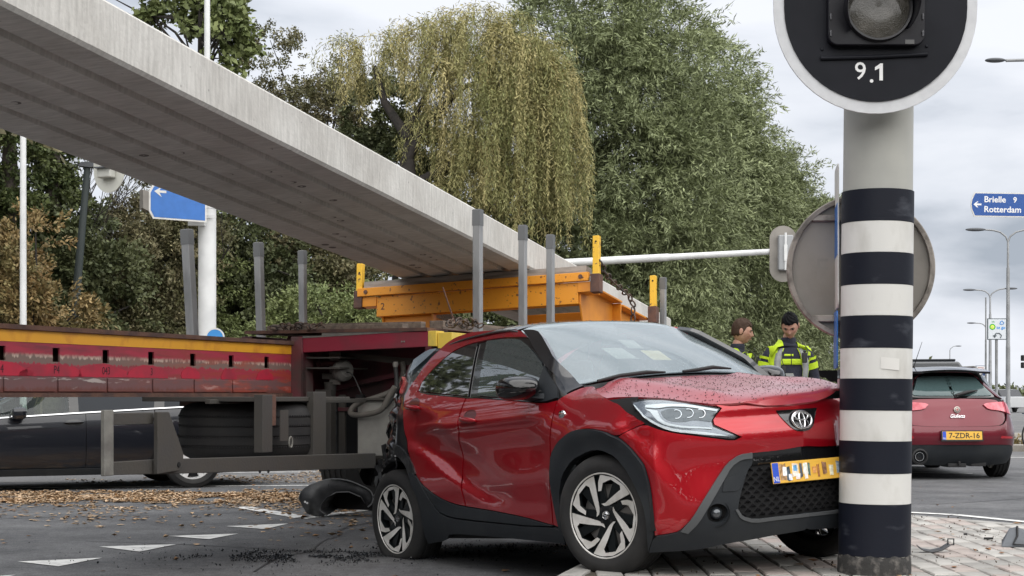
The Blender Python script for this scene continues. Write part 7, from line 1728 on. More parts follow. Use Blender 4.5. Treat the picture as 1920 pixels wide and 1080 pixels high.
def hair_piece(name, m, parent, ML, back=.0):
    n, mm = 56, 22; vs = []; fs = []
    for i in range(mm + 1):
        for k in range(n):
            th = 2 * math.pi * k / n; f = (1 - math.sin(th)) / 2          # 1 at the face, 0 at the back
            lo = -.50 + .95 * sm(.45, .80, f) + .22 * (1 - abs(math.sin(th))) * .6      # hair line, low at the nape, high on the brow
            ph = lo + (math.pi / 2 - lo) * i / mm
            x, y, z = math.cos(ph) * math.cos(th), math.cos(ph) * math.sin(th), math.sin(ph)
            r_ = 1.0 + .13 * sm(-.1, .7, z) + .02 * math.sin(th * 23 + i * 2.3) + .03 * math.sin(th * 9 + i * .9) * sm(0, .6, z)
            if i == 0: r_ = .97
            vs.append((x * .0775 * r_, y * .100 * r_ + .003, z * .119 * r_ + .002 + .006 * math.sin(th * 13) * (i == 0)))
    for i in range(mm):
        for k in range(n): fs.append((i * n + k, i * n + (k + 1) % n, (i + 1) * n + (k + 1) % n, (i + 1) * n + k))
    b = MB(); b.add(vs, fs); b.add([], []); o = b.build(name, m, parent, smooth=60); o.matrix_local = ML
    o.modifiers.new('t', 'SOLIDIFY').thickness = .004; return o
def person(label, loc, yaw, head_yaw, head_pitch, hairm, pose, h=1.80):
    root = empty('person', label, 'person', Matrix.Translation(loc) @ Matrix.Rotation(yaw, 4, 'Z') @ Matrix.Scale(h / 1.80, 4))
    # faces -y; right hand at -x
    if pose == 'phone':
        Rel, Rwr, Lel, Lwr = (-.235, .02, 1.16), (-.13, -.24, 1.17), (.245, .03, 1.16), (.25, -.10, .92)
    else:
        Rel, Rwr, Lel, Lwr = (-.24, .03, 1.15), (-.25, -.06, .90), (.24, .03, 1.15), (.10, -.22, 1.10)
    J = [(0, .0, .98, (.08, .06)), (0, .0, 1.16, (.10, .08)), (0, -.0, 1.36, (.10, .075)), (0, .005, 1.45, (.06, .055)), (0, -.005, 1.54, (.054, .056)), (0, -.02, 1.62, (.050, .053)),
         (-.165, .01, 1.43, .045), (*Rel, .046), (*Rwr, .030), (.165, .01, 1.43, .045), (*Lel, .046), (*Lwr, .030),
         (-.085, .0, .88, .055), (-.11, -.01, .50, .045), (-.115, .03, .09, .036), (.085, .0, .88, .055), (.11, -.01, .50, .045), (.115, .03, .09, .036), (-.12, -.12, .04, .038), (.12, -.12, .04, .038)]
    Lk = [(0, 1), (1, 2), (2, 3), (3, 4), (4, 5), (2, 6), (6, 7), (7, 8), (2, 9), (9, 10), (10, 11), (0, 12), (12, 13), (13, 14), (0, 15), (15, 16), (16, 17), (14, 18), (17, 19)]
    body = skin_body('body', J, Lk, M_skin, root)
    HM = Matrix.Translation((0, -.035 - .05 * math.sin(head_pitch), 1.68 - .03 * math.sin(head_pitch))) @ Matrix.Rotation(head_yaw, 4, 'Z') @ Matrix.Rotation(head_pitch, 4, 'X') @ Matrix.Scale(.93, 4)
    # join the head into the body's one surface
    bm = bmesh.new(); bm.from_mesh(body.data)
    vs, fs = head_mesh(); bv = [bm.verts.new(HM @ Vector(v)) for v in vs]
    for f in fs:
        try: bm.faces.new([bv[i] for i in f]).smooth = True
        except ValueError: pass
    for s in (-1, 1):    # ears
        q = MB(); q.ball((s * .076, .012, .0), (.010, .020, .032), 10, 8); ev = [bm.verts.new(HM @ Vector(v)) for v in q.v]
        for f in q.f: bm.faces.new([ev[i] for i in f]).smooth = True
    # hands: palm and five bent fingers
    for wr_, el_, s in ((Rwr, Rel, -1), (Lwr, Lel, 1)):
        W = Vector(wr_); D = (W - Vector(el_)).normalized(); U = Vector((0, 0, 1)) if abs(D.z) < .8 else Vector((0, -1, 0)); Sd = D.cross(U).normalized(); Np = Sd.cross(D)
        q = MB(); q.tube([W - D * .01, W + D * .03, W + D * .075, W + D * .09], [.026, .036, .040, .034], 10)
        for k in range(4):
            o_ = Sd * ((k - 1.5) * .019); l_ = (.072, .082, .078, .060)[k]; p0 = W + D * .085 + o_
            q.tube([p0, p0 + D * l_ * .5 - Np * .010, p0 + D * l_ * .8 - Np * .030, p0 + D * l_ * .85 - Np * .045], [.0095, .009, .008, .006], 7)
        p0 = W + D * .03 - Sd * s * .030; q.tube([p0, p0 - Sd * s * .025 + D * .02 - Np * .01, p0 - Sd * s * .022 + D * .05 - Np * .03], [.012, .011, .008], 7)
        ev = [bm.verts.new(v) for v in q.v]
        for f in q.f:
            try: bm.faces.new([ev[i] for i in f]).smooth = True
            except ValueError: pass
    bmesh.ops.recalc_face_normals(bm, faces=bm.faces); bm.to_mesh(body.data); bm.free()
    eye_m = mat('eye_dark', (.05, .035, .03), .3); brow_m = mat('brow_dark', (.03, .02, .015), .9); lip_m = mat('lip', (.38, .15, .12), .5)
    for s in (-1, 1):
        q = MB(); q.ball((s * .031, -.079, .008), (.013, .006, .0065), 10, 6); o = q.build('eye', eye_m, root, smooth=60); o.matrix_local = HM
        q = MB(); q.tube([(s * .014, -.096, .024), (s * .032, -.094, .029), (s * .050, -.080, .024)], [.0035, .0045, .0025], 6); o = q.build('eyebrow', brow_m, root, smooth=60); o.matrix_local = HM
    q = MB(); q.tube([(-.021, -.094, -.062), (0, -.1035, -.0605), (.021, -.094, -.062)], [.002, .0042, .002], 6); o = q.build('mouth', lip_m, root, smooth=60); o.matrix_local = HM
    hair_piece('hair', hairm, root, HM)
    # clothes
    Js = [(0, .0, .90, (.185, .14)), (0, .0, 1.16, (.160, .12)), (0, -.01, 1.36, (.165, .130)), (0, .0, 1.475, (.115, .09)), (0, -.002, 1.535, (.072, .07)),
          (-.168, .01, 1.435, .072), (*Rel, .062), tuple(Vector(Rel).lerp(Vector(Rwr), .93)) + (.043,), (.168, .01, 1.435, .072), (*Lel, .062), tuple(Vector(Lel).lerp(Vector(Lwr), .93)) + (.043,)]
    skin_body('jacket', Js, [(0, 1), (1, 2), (2, 3), (3, 4), (2, 5), (5, 6), (6, 7), (2, 8), (8, 9), (9, 10)], M_navy, root)
    Jt = [(0, .0, .98, (.165, .12)), (0, 0, .92, (.165, .12)), (-.095, .0, .84, .102), (-.11, -.01, .50, .075), (-.115, .03, .12, .058), (.095, .0, .84, .102), (.11, -.01, .50, .075), (.115, .03, .12, .058)]
    skin_body('trousers', Jt, [(0, 1), (1, 2), (2, 3), (3, 4), (1, 5), (5, 6), (6, 7)], M_navy, root)
    for s in (-1, 1):
        q = MB(); q.box(s * .118 - .048, s * .118 + .048, -.20, .09, 0, .085); q.build('boot', M_dark, root, bevel=.03)
    # chest contour used by everything worn over the jacket
    jm = [o for o in root.children if o.name.startswith('jacket')][0]
    from mathutils.bvhtree import BVHTree
    bv_ = BVHTree.FromPolygons([v.co.copy() for v in jm.data.vertices], [tuple(p.vertices) for p in jm.data.polygons])
    def sk(a, z, off):
        """point on the jacket at bearing a (0 = front, + = wearer's left), height z"""
        d = Vector((math.sin(a), -math.cos(a), 0)); o0 = Vector((0, 0, z)) + d * .6
        if abs(math.sin(a)) > .0:
            lim = .60
        hit = bv_.ray_cast(o0, -d, .6)
        p = hit[0] if hit[0] is not None else Vector((0, 0, z)) + d * .1
        if abs(p.x) > .185: p = Vector((math.copysign(.185, p.x), p.y, z))
        return p + d * off
    def band_(name, m, a0, a1, z0, z1, off=.006, rows=3, cols=14):
        q = MB(); vs = []
        for i in range(cols + 1):
            for j in range(rows + 1):
                za = z0[0] + (z0[1] - z0[0]) * i / cols if isinstance(z0, tuple) else z0; zb = z1[0] + (z1[1] - z1[0]) * i / cols if isinstance(z1, tuple) else z1
                vs.append(sk(a0 + (a1 - a0) * i / cols, za + (zb - za) * j / rows, off))
        q.add(vs, [(i * (rows + 1) + j, (i + 1) * (rows + 1) + j, (i + 1) * (rows + 1) + j + 1, i * (rows + 1) + j + 1) for i in range(cols) for j in range(rows)])
        o_ = q.build(name, m, root, smooth=60, fix=False); o_.modifiers.new('t', 'SOLIDIFY').thickness = .003; return o_
    band_('jacket_stripe', M_neon, R(-55), R(-2), 1.325, 1.375); band_('jacket_stripe', M_neon, R(2), R(55), 1.325, 1.375)
    band_('jacket_stripe', M_neon, R(-34), R(-3), 1.40, 1.418); band_('jacket_stripe', M_neon, R(3), R(12), 1.40, 1.418)
    # open high visibility vest: two fronts, back, with grey tapes
    def vest_panel(name, m, path, w, off):
        q = MB(); vs = []
        for (a, z) in path:
            p0 = sk(a - w / 2, z, off); p1 = sk(a, z, off + .004); p2 = sk(a + w / 2, z, off); vs += [p0, p1, p2]
        q.add(vs, [(3 * i + j, 3 * i + 3 + j, 3 * i + 4 + j, 3 * i + 1 + j) for i in range(len(path) - 1) for j in range(2)])
        o_ = q.build(name, m, root, smooth=60, fix=False); o_.modifiers.new('t', 'SOLIDIFY').thickness = .004; return o_
    for s in (-1, 1):
        pth = [(s * R(a), z) for a, z in ((54, 1.47), (56, 1.43), (58, 1.36), (60, 1.28), (60, 1.18), (60, 1.08), (60, .98), (60, .90))]
        vest_panel('vest_front', M_neon, pth, R(34), .016)
        vest_panel('vest_tape', M_grey_tape, [(s * R(a), z) for a, z in ((48, 1.47), (49, 1.42), (50, 1.36), (50, 1.28), (50, 1.18), (50, 1.08), (50, .98), (50, .91))], R(17), .022)
        # shoulder piece
        q = MB(); vs = []
        for i in range(7):
            t_ = i / 6; y_ = -.10 + .20 * t_; z_ = 1.475 + .045 * math.sin(math.pi * t_)
            for x_, dz in ((.070, .018), (.125, .004), (.180, -.032)): 
                h_ = bv_.ray_cast(Vector((s * x_, y_, 1.8)), Vector((0, 0, -1)), .6)
                zz_ = h_[0].z + .012 if h_[0] is not None else z_ + dz
                vs.append((s * x_, y_, max(zz_, 1.40)))
        q.add(vs, [(3 * i + j, 3 * i + 3 + j, 3 * i + 4 + j, 3 * i + 1 + j) for i in range(6) for j in range(2)])
        o_ = q.build('vest_shoulder', M_neon, root, smooth=60, fix=False); o_.modifiers.new('t', 'SOLIDIFY').thickness = .004
        # sleeve stripes
        A = Vector((s * .168, .01, 1.435)); Bv = Vector(Rel if s < 0 else Lel)
        for t0_, t1_ in ((.16, .24), (.33, .52)):
            q = MB(); q.cyl(A.lerp(Bv, t0_), A.lerp(Bv, t1_), .074, .070, 20, cap=False); o_ = q.build('sleeve_stripe', M_neon, root, smooth=60)
        band_('vest_hem', M_neon, s * R(40), s * R(80), .95, 1.0, .02)
    band_('vest_back', M_neon, R(100), R(260), .90, 1.46, .016, rows=8, cols=20)
    q = MB(); q.box(.075, .118, -.185, -.155, 1.34, 1.43); q.box(.085, .110, -.188, -.16, 1.43, 1.45); q.build('radio', M_dark, root, bevel=.008)
    q = MB(); q.tube([(.12, -.16, 1.39), (.14, -.13, 1.46), (.10, -.06, 1.53)], .004, 6); q.tube([(-.09, -.13, 1.44), (-.10, -.155, 1.36), (-.08, -.16, 1.30)], .004, 6); q.box(-.10, -.07, -.17, -.15, 1.26, 1.31); q.build('radio_cord', M_dark, root, smooth=60)
    q = MB(); q.tube([tuple(sk(R(a), 1.512, .010)) for a in range(-180, 180, 18)], .013, 6, closed=True) if False else q.lathe([(.062, 1.50), (.068, 1.545), (.060, 1.565)], 24, 'z', (0, -.004, 0)); q.build('collar', M_navy, root, smooth=60)
    return root, Rwr
hair_b = mat('black_hair', (.004, .004, .005), .6, spec=.12, bump=.9, bscale=60, stretch=(1, .25, .25)); hair_br = mat('brown_hair', (.050, .030, .020), .6, spec=.15, bump=.9, bscale=60, stretch=(1, .25, .25))
offA, rw = person('black haired police officer in open yellow vest looking down at a phone', Vector((2.50, 14.0, 0)), R(6), R(-24), R(33), hair_b, 'phone', 1.86)
offB, _ = person('brown haired police officer in profile behind the windscreen of the red car', Vector((2.06, 14.15, 0)), R(62), R(24), R(10), hair_br, 'rest', 1.80)
q = MB(); q.box(-.036, .036, -.004, .004, -.072, .072); ph = q.build('phone', M_gloss, bevel=.003); ph.matrix_world = offA.matrix_world @ Matrix.Translation(Vector(rw) + Vector((.06, -.09, .03))) @ Matrix.Rotation(R(-50), 4, 'X'); tag(ph, 'black phone held by the officer looking down', 'phone')
# ================================================================ STREET FURNITURE
M_white = mat('white_post_paint', (.72, .73, .73), .4, col2=(.62, .63, .63), nscale=3)
M_galv = mat('lamp_galvanised', (.30, .31, .32), .45, metal=.3, col2=(.22, .225, .23), nscale=2)
M_lampd = mat('lamp_head_grey', (.08, .085, .095), .5)
# white mast with the direction sign and thin top
def post(name, x, y, z0, segs, m, label, cat, sm_=40):
    b_ = MB()
    for (za, zb, ra, rb) in segs: b_.cyl((x, y, za), (x, y, zb), ra, rb, 24)
    o_ = b_.build(name, m, smooth=sm_); tag(o_, label, cat); return o_
xw = (388.5 - 960) / 2900 * 26
mw = post('white_mast', xw, 26, 0, [(-.02, 4.22, .150, .150), (4.22, 4.26, .158, .158)], M_white, 'thick white mast behind the trailer carrying the blue arrow sign', 'mast')
q = MB(); q.cyl((xw, 26, 4.26), (xw, 26, 9.5), .055, .045, 16); q.build('thin_top', M_white, mw, smooth=40)
q = MB(); q.box(xw - .28, xw, 25.78, 25.86, 3.92, 4.06); q.box(xw - .18, xw + .18, 25.82, 25.84, 4.05, 4.10); q.build('sign_bracket', M_white, mw)
# angled blue sign: nearer at its left end
sgn_dir = Vector((-.80, -.60, 0)); SGM = frame(Vector((xw + .05, 25.7, 4.22)), -sgn_dir, Vector((0, 0, 1)), (-sgn_dir).cross(Vector((0, 0, 1))))
bs_ = MB(); Wd = 1.02
bs_.prism([(0, -.26), (-Wd * .93, -.26), (-Wd, -.14), (-Wd, .18), (-Wd * .93, .30), (0, .30)], -.02, .0, 'z'); sg1 = bs_.build('direction_sign', M_mastw, bevel=.003); sg1.matrix_world = SGM
tag(sg1, 'blue direction sign with white arrow tip poking out below the concrete slab', 'road sign')
q = MB(); q.prism([(-.03, -.23), (-Wd * .91, -.23), (-Wd + .03, -.12), (-Wd + .03, .16), (-Wd * .91, .27), (-.03, .27)], .001, .004, 'z'); q.build('blue_field', M_sblue, sg1)
q = MB(); q.prism([(-.93, .19), (-.80, .27), (-.84, .21), (-.72, .21), (-.72, .17), (-.84, .17), (-.80, .10)], .005, .007, 'z'); q.build('arrow', M_mastw, sg1)
q = MB(); q.prism([(-Wd - .0, -.14), (-Wd - .10, -.10), (-Wd - .10, .2), (-Wd, .18)], -.14, .0, 'z'); q.build('sign_box', M_back, sg1)
q = MB(); q.lathe([(0, 0), (.155, 0), (.16, .006), (.16, .02), (0, .02)], 40, 'y', ((403 - 960) / 2900 * 25.5, 25.5, EYE + (740 - 633) / 2900 * 25.5)); o = q.build('round_blue_sign', mat('bright_sign_blue', (.04, .25, .62), .4), smooth=30); tag(o, 'small round blue sign at the foot of the thick white mast above the red beam', 'road sign')
q = MB(); q.lathe([(.135, -.003), (.16, -.003), (.16, .0), (.135, .0)], 40, 'y', ((403 - 960) / 2900 * 25.5, 25.5, EYE + (740 - 633) / 2900 * 25.5), close=True); q.build('white_rim', M_mastw, o)
q = MB(); q.cyl(((403 - 960) / 2900 * 25.5, 25.55, 0), ((403 - 960) / 2900 * 25.5, 25.55, 2.1), .025, .025, 10); q.build('post', M_white, o)
post('lamp_post', (43.5 - 960) / 2900 * 25, 25, 0, [(0, 3.2, .055, .052), (3.2, 9, .052, .04)], M_white, 'slim white lamp post at the far left in front of the ivy covered trees', 'lamp post')
# leaning dark lamp and signal board seen from behind
P0, P1 = ray_at(146, 520, 29), ray_at(164, 312, 29)
q = MB(); q.tube([P0 - Vector((.2, 0, 2.2)), P0, P1], [.09, .075, .06], 12); o = q.build('leaning_lamp', mat('dark_lamp_green', (.03, .04, .04), .6), smooth=40); tag(o, 'dark leaning lamp post with flat cap among the autumn trees', 'lamp post')
q = MB(); q.prism([(-.16, .0), (-.10, .07), (.2, .08), (.24, .0), (.1, -.03)], -.1, .1, 'y'); q.M = None; c = q.build('lamp_cap', M_lampd, o); c.location = P1
sc = Matrix.Translation(ray_at(205, 318, 24)) @ Matrix.Rotation(R(-25), 4, 'Z')
q = MB(); q.prism(stadium(0, -.36, .30, .36, 1.0), -.01, .01, 'y'); o = q.build('rear_facing_signal', mat('cream_back', (.55, .55, .50), .5)); o.matrix_world = sc; tag(o, 'cream back of a signal board peeking out under the concrete slab', 'traffic signal')
q = MB(); q.box(-.12, .14, -.16, -.012, -.14, .9); q.build('lamp_housing', mat('cream_housing', (.48, .48, .44), .5), o, bevel=.02); q = MB(); q.box(-.12, .16, -.22, -.03, .0, .02); q.build('housing_ledge', M_lampd, o)
# long mast arm with a small signal seen from behind
mx = (985 - 960) / 2900 * 40
o = post('signal_mast', mx, 40, 0, [(0, 4.5, .11, .09)], M_white, 'white signal mast arm reaching over the road behind the cradle', 'traffic light mast')
q = MB(); pA = Vector((mx, 40, 4.45)); pB = ray_at(1478, 470, 38.5); q.tube([pA, pA.lerp(pB, .55), pA.lerp(pB, .56), pB], [.105, .095, .083, .070], 16); q.build('arm', M_white, o, smooth=40)
sb = Matrix.Translation(ray_at(1468, 476, 38.5))
q = MB(); q.prism(stadium(0, -.70, .335, .33, .70), -.02, .0, 'y'); so = q.build('rear_facing_signal', M_back, smooth=None); so.matrix_world = sb; tag(so, 'small signal board seen from behind at the end of the white arm', 'traffic signal')
q = MB(); q.box(-.14, .22, -.24, -.022, -.42, .45); q.build('lamp_housing', mat('housing_grey', (.33, .34, .35), .45), so, bevel=.03)
q = MB(); q.cyl((.02, -.26, -.42), (.02, -.26, .5), .03, .03, 10); q.box(-.02, .06, -.30, -.24, -.2, .2); q.build('clamp_tube', M_white, so)
# direction sign over the road
D0 = (1820 - 960) / 2900 * 39; zt_, zb2 = EYE + (740 - 360) / 2900 * 39, EYE + (740 - 406) / 2900 * 39
hh = (zt_ - zb2) / 2
def sgnshape(w, h, c=.09): return [(c, -h), (w, -h), (w, h), (c, h), (c * .25, h * .45), (0, 0), (c * .25, -h * .45)]
q = MB(); q.prism(sgnshape(3.6, hh), 0, .03, 'y'); ds = q.build('destination_sign', M_mastw); ds.matrix_world = Matrix.Translation((D0, 39, (zt_ + zb2) / 2)) @ Matrix.Rotation(R(1.0), 4, 'Y'); tag(ds, 'blue destination sign reading Brielle 9 and Rotterdam hanging at the upper right', 'road sign')
q = MB(); q.prism([(x + .022 if x < 1 else x - .02, z * .90) for x, z in sgnshape(3.6, hh)], -.004, -.001, 'y'); q.build('blue_field', mat('deep_sign_blue', (.012, .075, .30), .4), ds)
def sgn_txt(s_, x, z, size, nm='lettering', bold=.004):
    me = text_mesh(s_, size, .001, bold); xs_ = [v.co.x for v in me.vertices]; me.transform(Matrix.Translation((-min(xs_), 0, 0))); me.transform(frame((x, -.006, z), Vector((1, 0, 0)), Vector((0, 0, 1)), Vector((0, -1, 0))))
    me.materials.clear(); me.materials.append(M_num); o_ = bpy.data.objects.new(nm, me); COL.objects.link(o_); o_.parent = ds
sgn_txt('Brielle', .345, .125, .215); sgn_txt('9', 1.07, .120, .19); sgn_txt('Rotterdam', .345, -.125, .215)
q = MB(); q.prism([(.07, -.0), (.16, .075), (.195, .075), (.14, .022), (.27, .022), (.27, -.022), (.14, -.022), (.195, -.075), (.16, -.075)], -.007, -.004, 'y'); q.build('arrow', M_num, ds)
q = MB(); q.cyl((3.2, .12, -5.8), (3.2, .12, 1.0), .11, .09, 16); q.build('post', M_white, ds)
# lamp posts receding along the road
def lamp(px, Y, ytop, arms, r_, label, xo=0., group='lamp posts along the receding road'):
    x = (px - 960) / 2900 * Y; zt2 = EYE + (740 - ytop) / 2900 * Y
    q_ = MB(); q_.cyl((x, Y, -.02), (x, Y, zt2 * .38), r_, r_ * .92, 14); q_.cyl((x, Y, zt2 * .38), (x, Y, zt2 * .80), r_ * .85, r_ * .7, 14); q_.cyl((x, Y, zt2 * .80), (x, Y, zt2 - .55 * zt2 / 9), r_ * .5, r_ * .45, 12)
    o_ = q_.build('lamp_post', M_galv, smooth=40); tag(o_, label, 'lamp post', group)
    k = zt2 / 9.
    for dx_, dz_ in arms:
        q_ = MB(); s_ = math.copysign(1, dx_); b0 = Vector((x, Y, zt2 - .56 * k)); e0 = Vector((x + dx_, Y, zt2 + dz_))
        q_.tube([b0, b0 + Vector((s_ * .10 * k, 0, .26 * k)), b0 + Vector((s_ * .38 * k, 0, .48 * k)), b0.lerp(e0, .6) + Vector((0, 0, .20 * k)), e0], r_ * .38, 8); q_.build('arm', M_galv, o_, smooth=60)
        q_ = MB(); q_.M = Matrix.Translation(e0 + Vector((s_ * .42 * k, 0, 0))); q_.ball((0, 0, 0), (.50 * k, .18 * k, .085 * k), 16, 8); q_.M = None; q_.build('lamp_head', M_lampd, o_, smooth=60)
    return o_
lamp(1890, 75, 432, [(-1.15, .04), (1.2, .05)], .115, 'tallest double armed lamp post at the right edge beside the service sign')
lamp(1856.5, 112, 544, [(-1.1, .02), (1.1, .12)], .13, 'second double armed lamp post, rising behind the service sign')
lamp(1848.5, 158, 606, [(-1.1, .02)], .14, 'third lamp post, single visible arm left of the service sign')
lamp(1781, 150, 650, [(.55, .06)], .09, 'small single armed lamp post just above the roof of the wine red hatchback')
x_ = (2090 - 960) / 2900 * 35; q = MB(); q.cyl((x_, 35, 0), (x_, 35, 8.6), .10, .06, 14); o = q.build('lamp_post', M_galv, smooth=40); tag(o, 'near lamp whose flat head reaches in at the upper right edge', 'lamp post')
e0 = ray_at(1886, 113.5, 35); q = MB(); q.tube([(x_, 35, 8.5), (x_ - .5, 35, 8.72), e0 + Vector((.9, 0, .02)), e0], .035, 8); q.build('arm', M_galv, o, smooth=60)
q = MB(); q.M = Matrix.Translation(ray_at(1866, 113, 35)); q.ball((0, 0, 0), (.235, .12, .052), 20, 10); q.M = None; q.build('lamp_head', M_lampd, o, smooth=60)
# service sign on its post
Yb = 60; X0, X1 = (1851.5 - 960) / 2900 * Yb, (1887.5 - 960) / 2900 * Yb; Z0, Z1 = EYE + (740 - 637) / 2900 * Yb, EYE + (740 - 597) / 2900 * Yb
q = MB(); q.box(X0, X1, Yb, Yb + .05, Z0, Z1); o = q.build('service_sign', mat('frame_dark', (.05, .07, .08), .5)); tag(o, 'square white service sign with green and yellow flower emblem and a turn arrow', 'road sign')
q = MB(); q.box(X0 + .03, X1 - .03, Yb - .006, Yb, Z0 + .03, Z1 - .03); q.build('panel', mat('sign_grey_white', (.62, .66, .70), .5), o)
cx_s, cz_s = X0 + .19, Z0 + .50
for r1, cc, n_ in ((.125, (.01, .35, .04), 18), (.085, (.55, .75, .03), 14), (.05, (.9, .85, .3), 10)):
    pts = [(cx_s + r1 * (1 if i % 2 else .86) * math.cos(math.pi * i / n_), cz_s + r1 * (1 if i % 2 else .86) * math.sin(math.pi * i / n_)) for i in range(2 * n_)]
    q = MB(); q.prism(pts, Yb - .012 - (.125 - r1) * .1, Yb - .006, 'y'); q.build('flower_emblem', mat('emblem_%d' % n_, cc, .5), o)
M_sky = mat('sign_light_blue', (.02, .25, .65), .5)
q = MB(); q.tube([(X0 + .48, Yb - .01, Z0 + .60), (X0 + .50, Yb - .01, Z0 + .70), (X0 + .56, Yb - .01, Z0 + .73), (X0 + .64, Yb - .01, Z0 + .66), (X0 + .62, Yb - .01, Z0 + .61), (X0 + .48, Yb - .01, Z0 + .60)], .016, 5); q.build('cup_drawing', M_sky, o)
def stxt(s_, x, z, size, m_, par, Yq, b_=.0): lettering(s_, size, frame((x, Yq, z), Vector((1, 0, 0)), Vector((0, 0, 1)), Vector((0, -1, 0))), m_, par, .001, b_)
stxt('to go', X0 + .52, Z0 + .47, .16, M_sky, o, Yb - .010, .004); stxt('tdz', X0 + .22, Z0 + .70, .09, MATS['emblem_18'], o, Yb - .010); stxt('bp', cx_s, cz_s, .06, MATS['emblem_18'], o, Yb - .03)
q = MB(); q.tube([(X0 + .50, Yb - .012, Z0 + .07), (X0 + .54, Yb - .012, Z0 + .17), (X0 + .45, Yb - .012, Z0 + .25), (X0 + .33, Yb - .012, Z0 + .25), (X0 + .28, Yb - .012, Z0 + .17)], .020, 6); q.prism([(X0 + .20, Z0 + .17), (X0 + .36, Z0 + .17), (X0 + .27, Z0 + .07)], Yb - .02, Yb - .008, 'y'); q.build('turn_arrow', MATS['frame_dark'], o)
q = MB(); q.cyl((X0 + .38, Yb + .1, 0), (X0 + .38, Yb + .1, Z0), .055, .055, 12); q.build('post', M_galv, o)
# small white and blue board
Yc = 62; q = MB(); xa, xb = (1829.5 - 960) / 2900 * Yc, (1848 - 960) / 2900 * Yc; za, zb3 = EYE + (740 - 704.5) / 2900 * Yc, EYE + (740 - 685.5) / 2900 * Yc
q.box(xa, xb, Yc, Yc + .03, za, zb3); o = q.build('board_sign', mat('board_blue', (.02, .05, .16), .5)); tag(o, 'small white and blue board standing low between the wine red car and the lamp posts', 'sign')
q = MB(); q.box(xa + .03, xb - .03, Yc - .004, Yc, za + .10, zb3 - .02); q.prism([(xa + .10, za + .11), (xb - .10, za + .11), ((xa + xb) / 2, za + .02)], Yc - .005, Yc - .002, 'y'); q.build('white_panel', M_num, o)
q = MB(); q.box(xa + .08, xb - .08, Yc - .008, Yc - .004, zb3 - .10, zb3 - .075); q.box(xa + .06, xb - .06, Yc - .008, Yc - .004, zb3 - .16, zb3 - .13); q.box(xa + .10, xb - .10, Yc - .008, Yc - .004, zb3 - .22, zb3 - .20); q.build('printed_lines', mat('print_dull', (.3, .05, .06), .6), o)
q = MB(); q.cyl((xb + .01, Yc, 0), (xb + .01, Yc, 5.0), .03, .03, 8); q.build('post', M_galv, o)
# far pedestrian signal at the right edge
c = ray_at(1920, 678, 45); q = MB(); q.box(c.x - .07, c.x + .16, 44.9, 45.1, c.z + .02, c.z + .19); q.box(c.x - .07, c.x + .16, 44.9, 45.1, c.z - .19, c.z - .02); o = q.build('far_signal', M_dark, bevel=.02); tag(o, 'small dark traffic light cut by the right edge of the view', 'traffic signal')
q = MB(); q.cyl((c.x + .3, 45.05, 0), (c.x + .3, 45.05, 2.6), .05, .05, 10); q.cyl((c.x + .05, 45.05, c.z), (c.x + .3, 45.05, c.z), .02, .02, 8); q.build('post', M_galv, o)
# bicycle at the right edge
M_bike = mat('bicycle_blue', (.05, .09, .14), .4, metal=.3)
bk = empty('bicycle', 'blue grey bicycle cut by the right edge of the view behind the wine red car', 'bicycle', Matrix.Translation((9.75, 28.6, 0)) @ Matrix.Rotation(R(8), 4, 'Z'))
for xw_ in (0, 1.05):
    q = MB(); q.tube([(xw_ + .33 * math.cos(a), 0, .34 + .33 * math.sin(a)) for a in np.linspace(0, 2 * math.pi, 40)[:-1]], .018, 8, closed=True); w_ = q.build('wheel', M_rub, bk, smooth=60)
    q = MB()
    for k in range(18): a = 2 * math.pi * k / 18; q.cyl((xw_, .0, .34), (xw_ + .32 * math.cos(a), 0, .34 + .32 * math.sin(a)), .0015, .0015, 4)
    s3 = q.build('spoke', M_galv, w_); s3['kind'] = 'stuff'
q = MB(); BB = (.45, 0, .30)
for a_, b_ in (((0, 0, .34), BB), (BB, (.33, 0, .88)), (BB, (.86, 0, .62)), ((.86, 0, .62), (.36, 0, .72)), ((0, 0, .34), (.34, 0, .78)), ((.86, 0, .62), (.83, 0, .78)), ((.85, .0, .6), (1.05, 0, .34))): q.cyl(a_, b_, .018, .018, 8)
q.build('frame', M_bike, bk); q = MB(); q.box(.22, .46, -.07, .07, .90, .95); q.build('saddle', M_dark, bk, bevel=.02)
q = MB(); q.tube([(.82, 0, .78), (.80, 0, 1.0), (.86, .0, 1.05)], .014, 8); q.tube([(.62, -.28, 1.02), (.86, -.2, 1.06), (.86, .2, 1.06), (.62, .28, 1.02)], .013, 8); q.build('handlebar', M_bike, bk, smooth=60)
q = MB(); q.box(-.30, .22, -.08, .08, .74, .76); q.box(-.2, .1, -.12, .12, .76, .98); q.build('carrier', M_bike, bk)
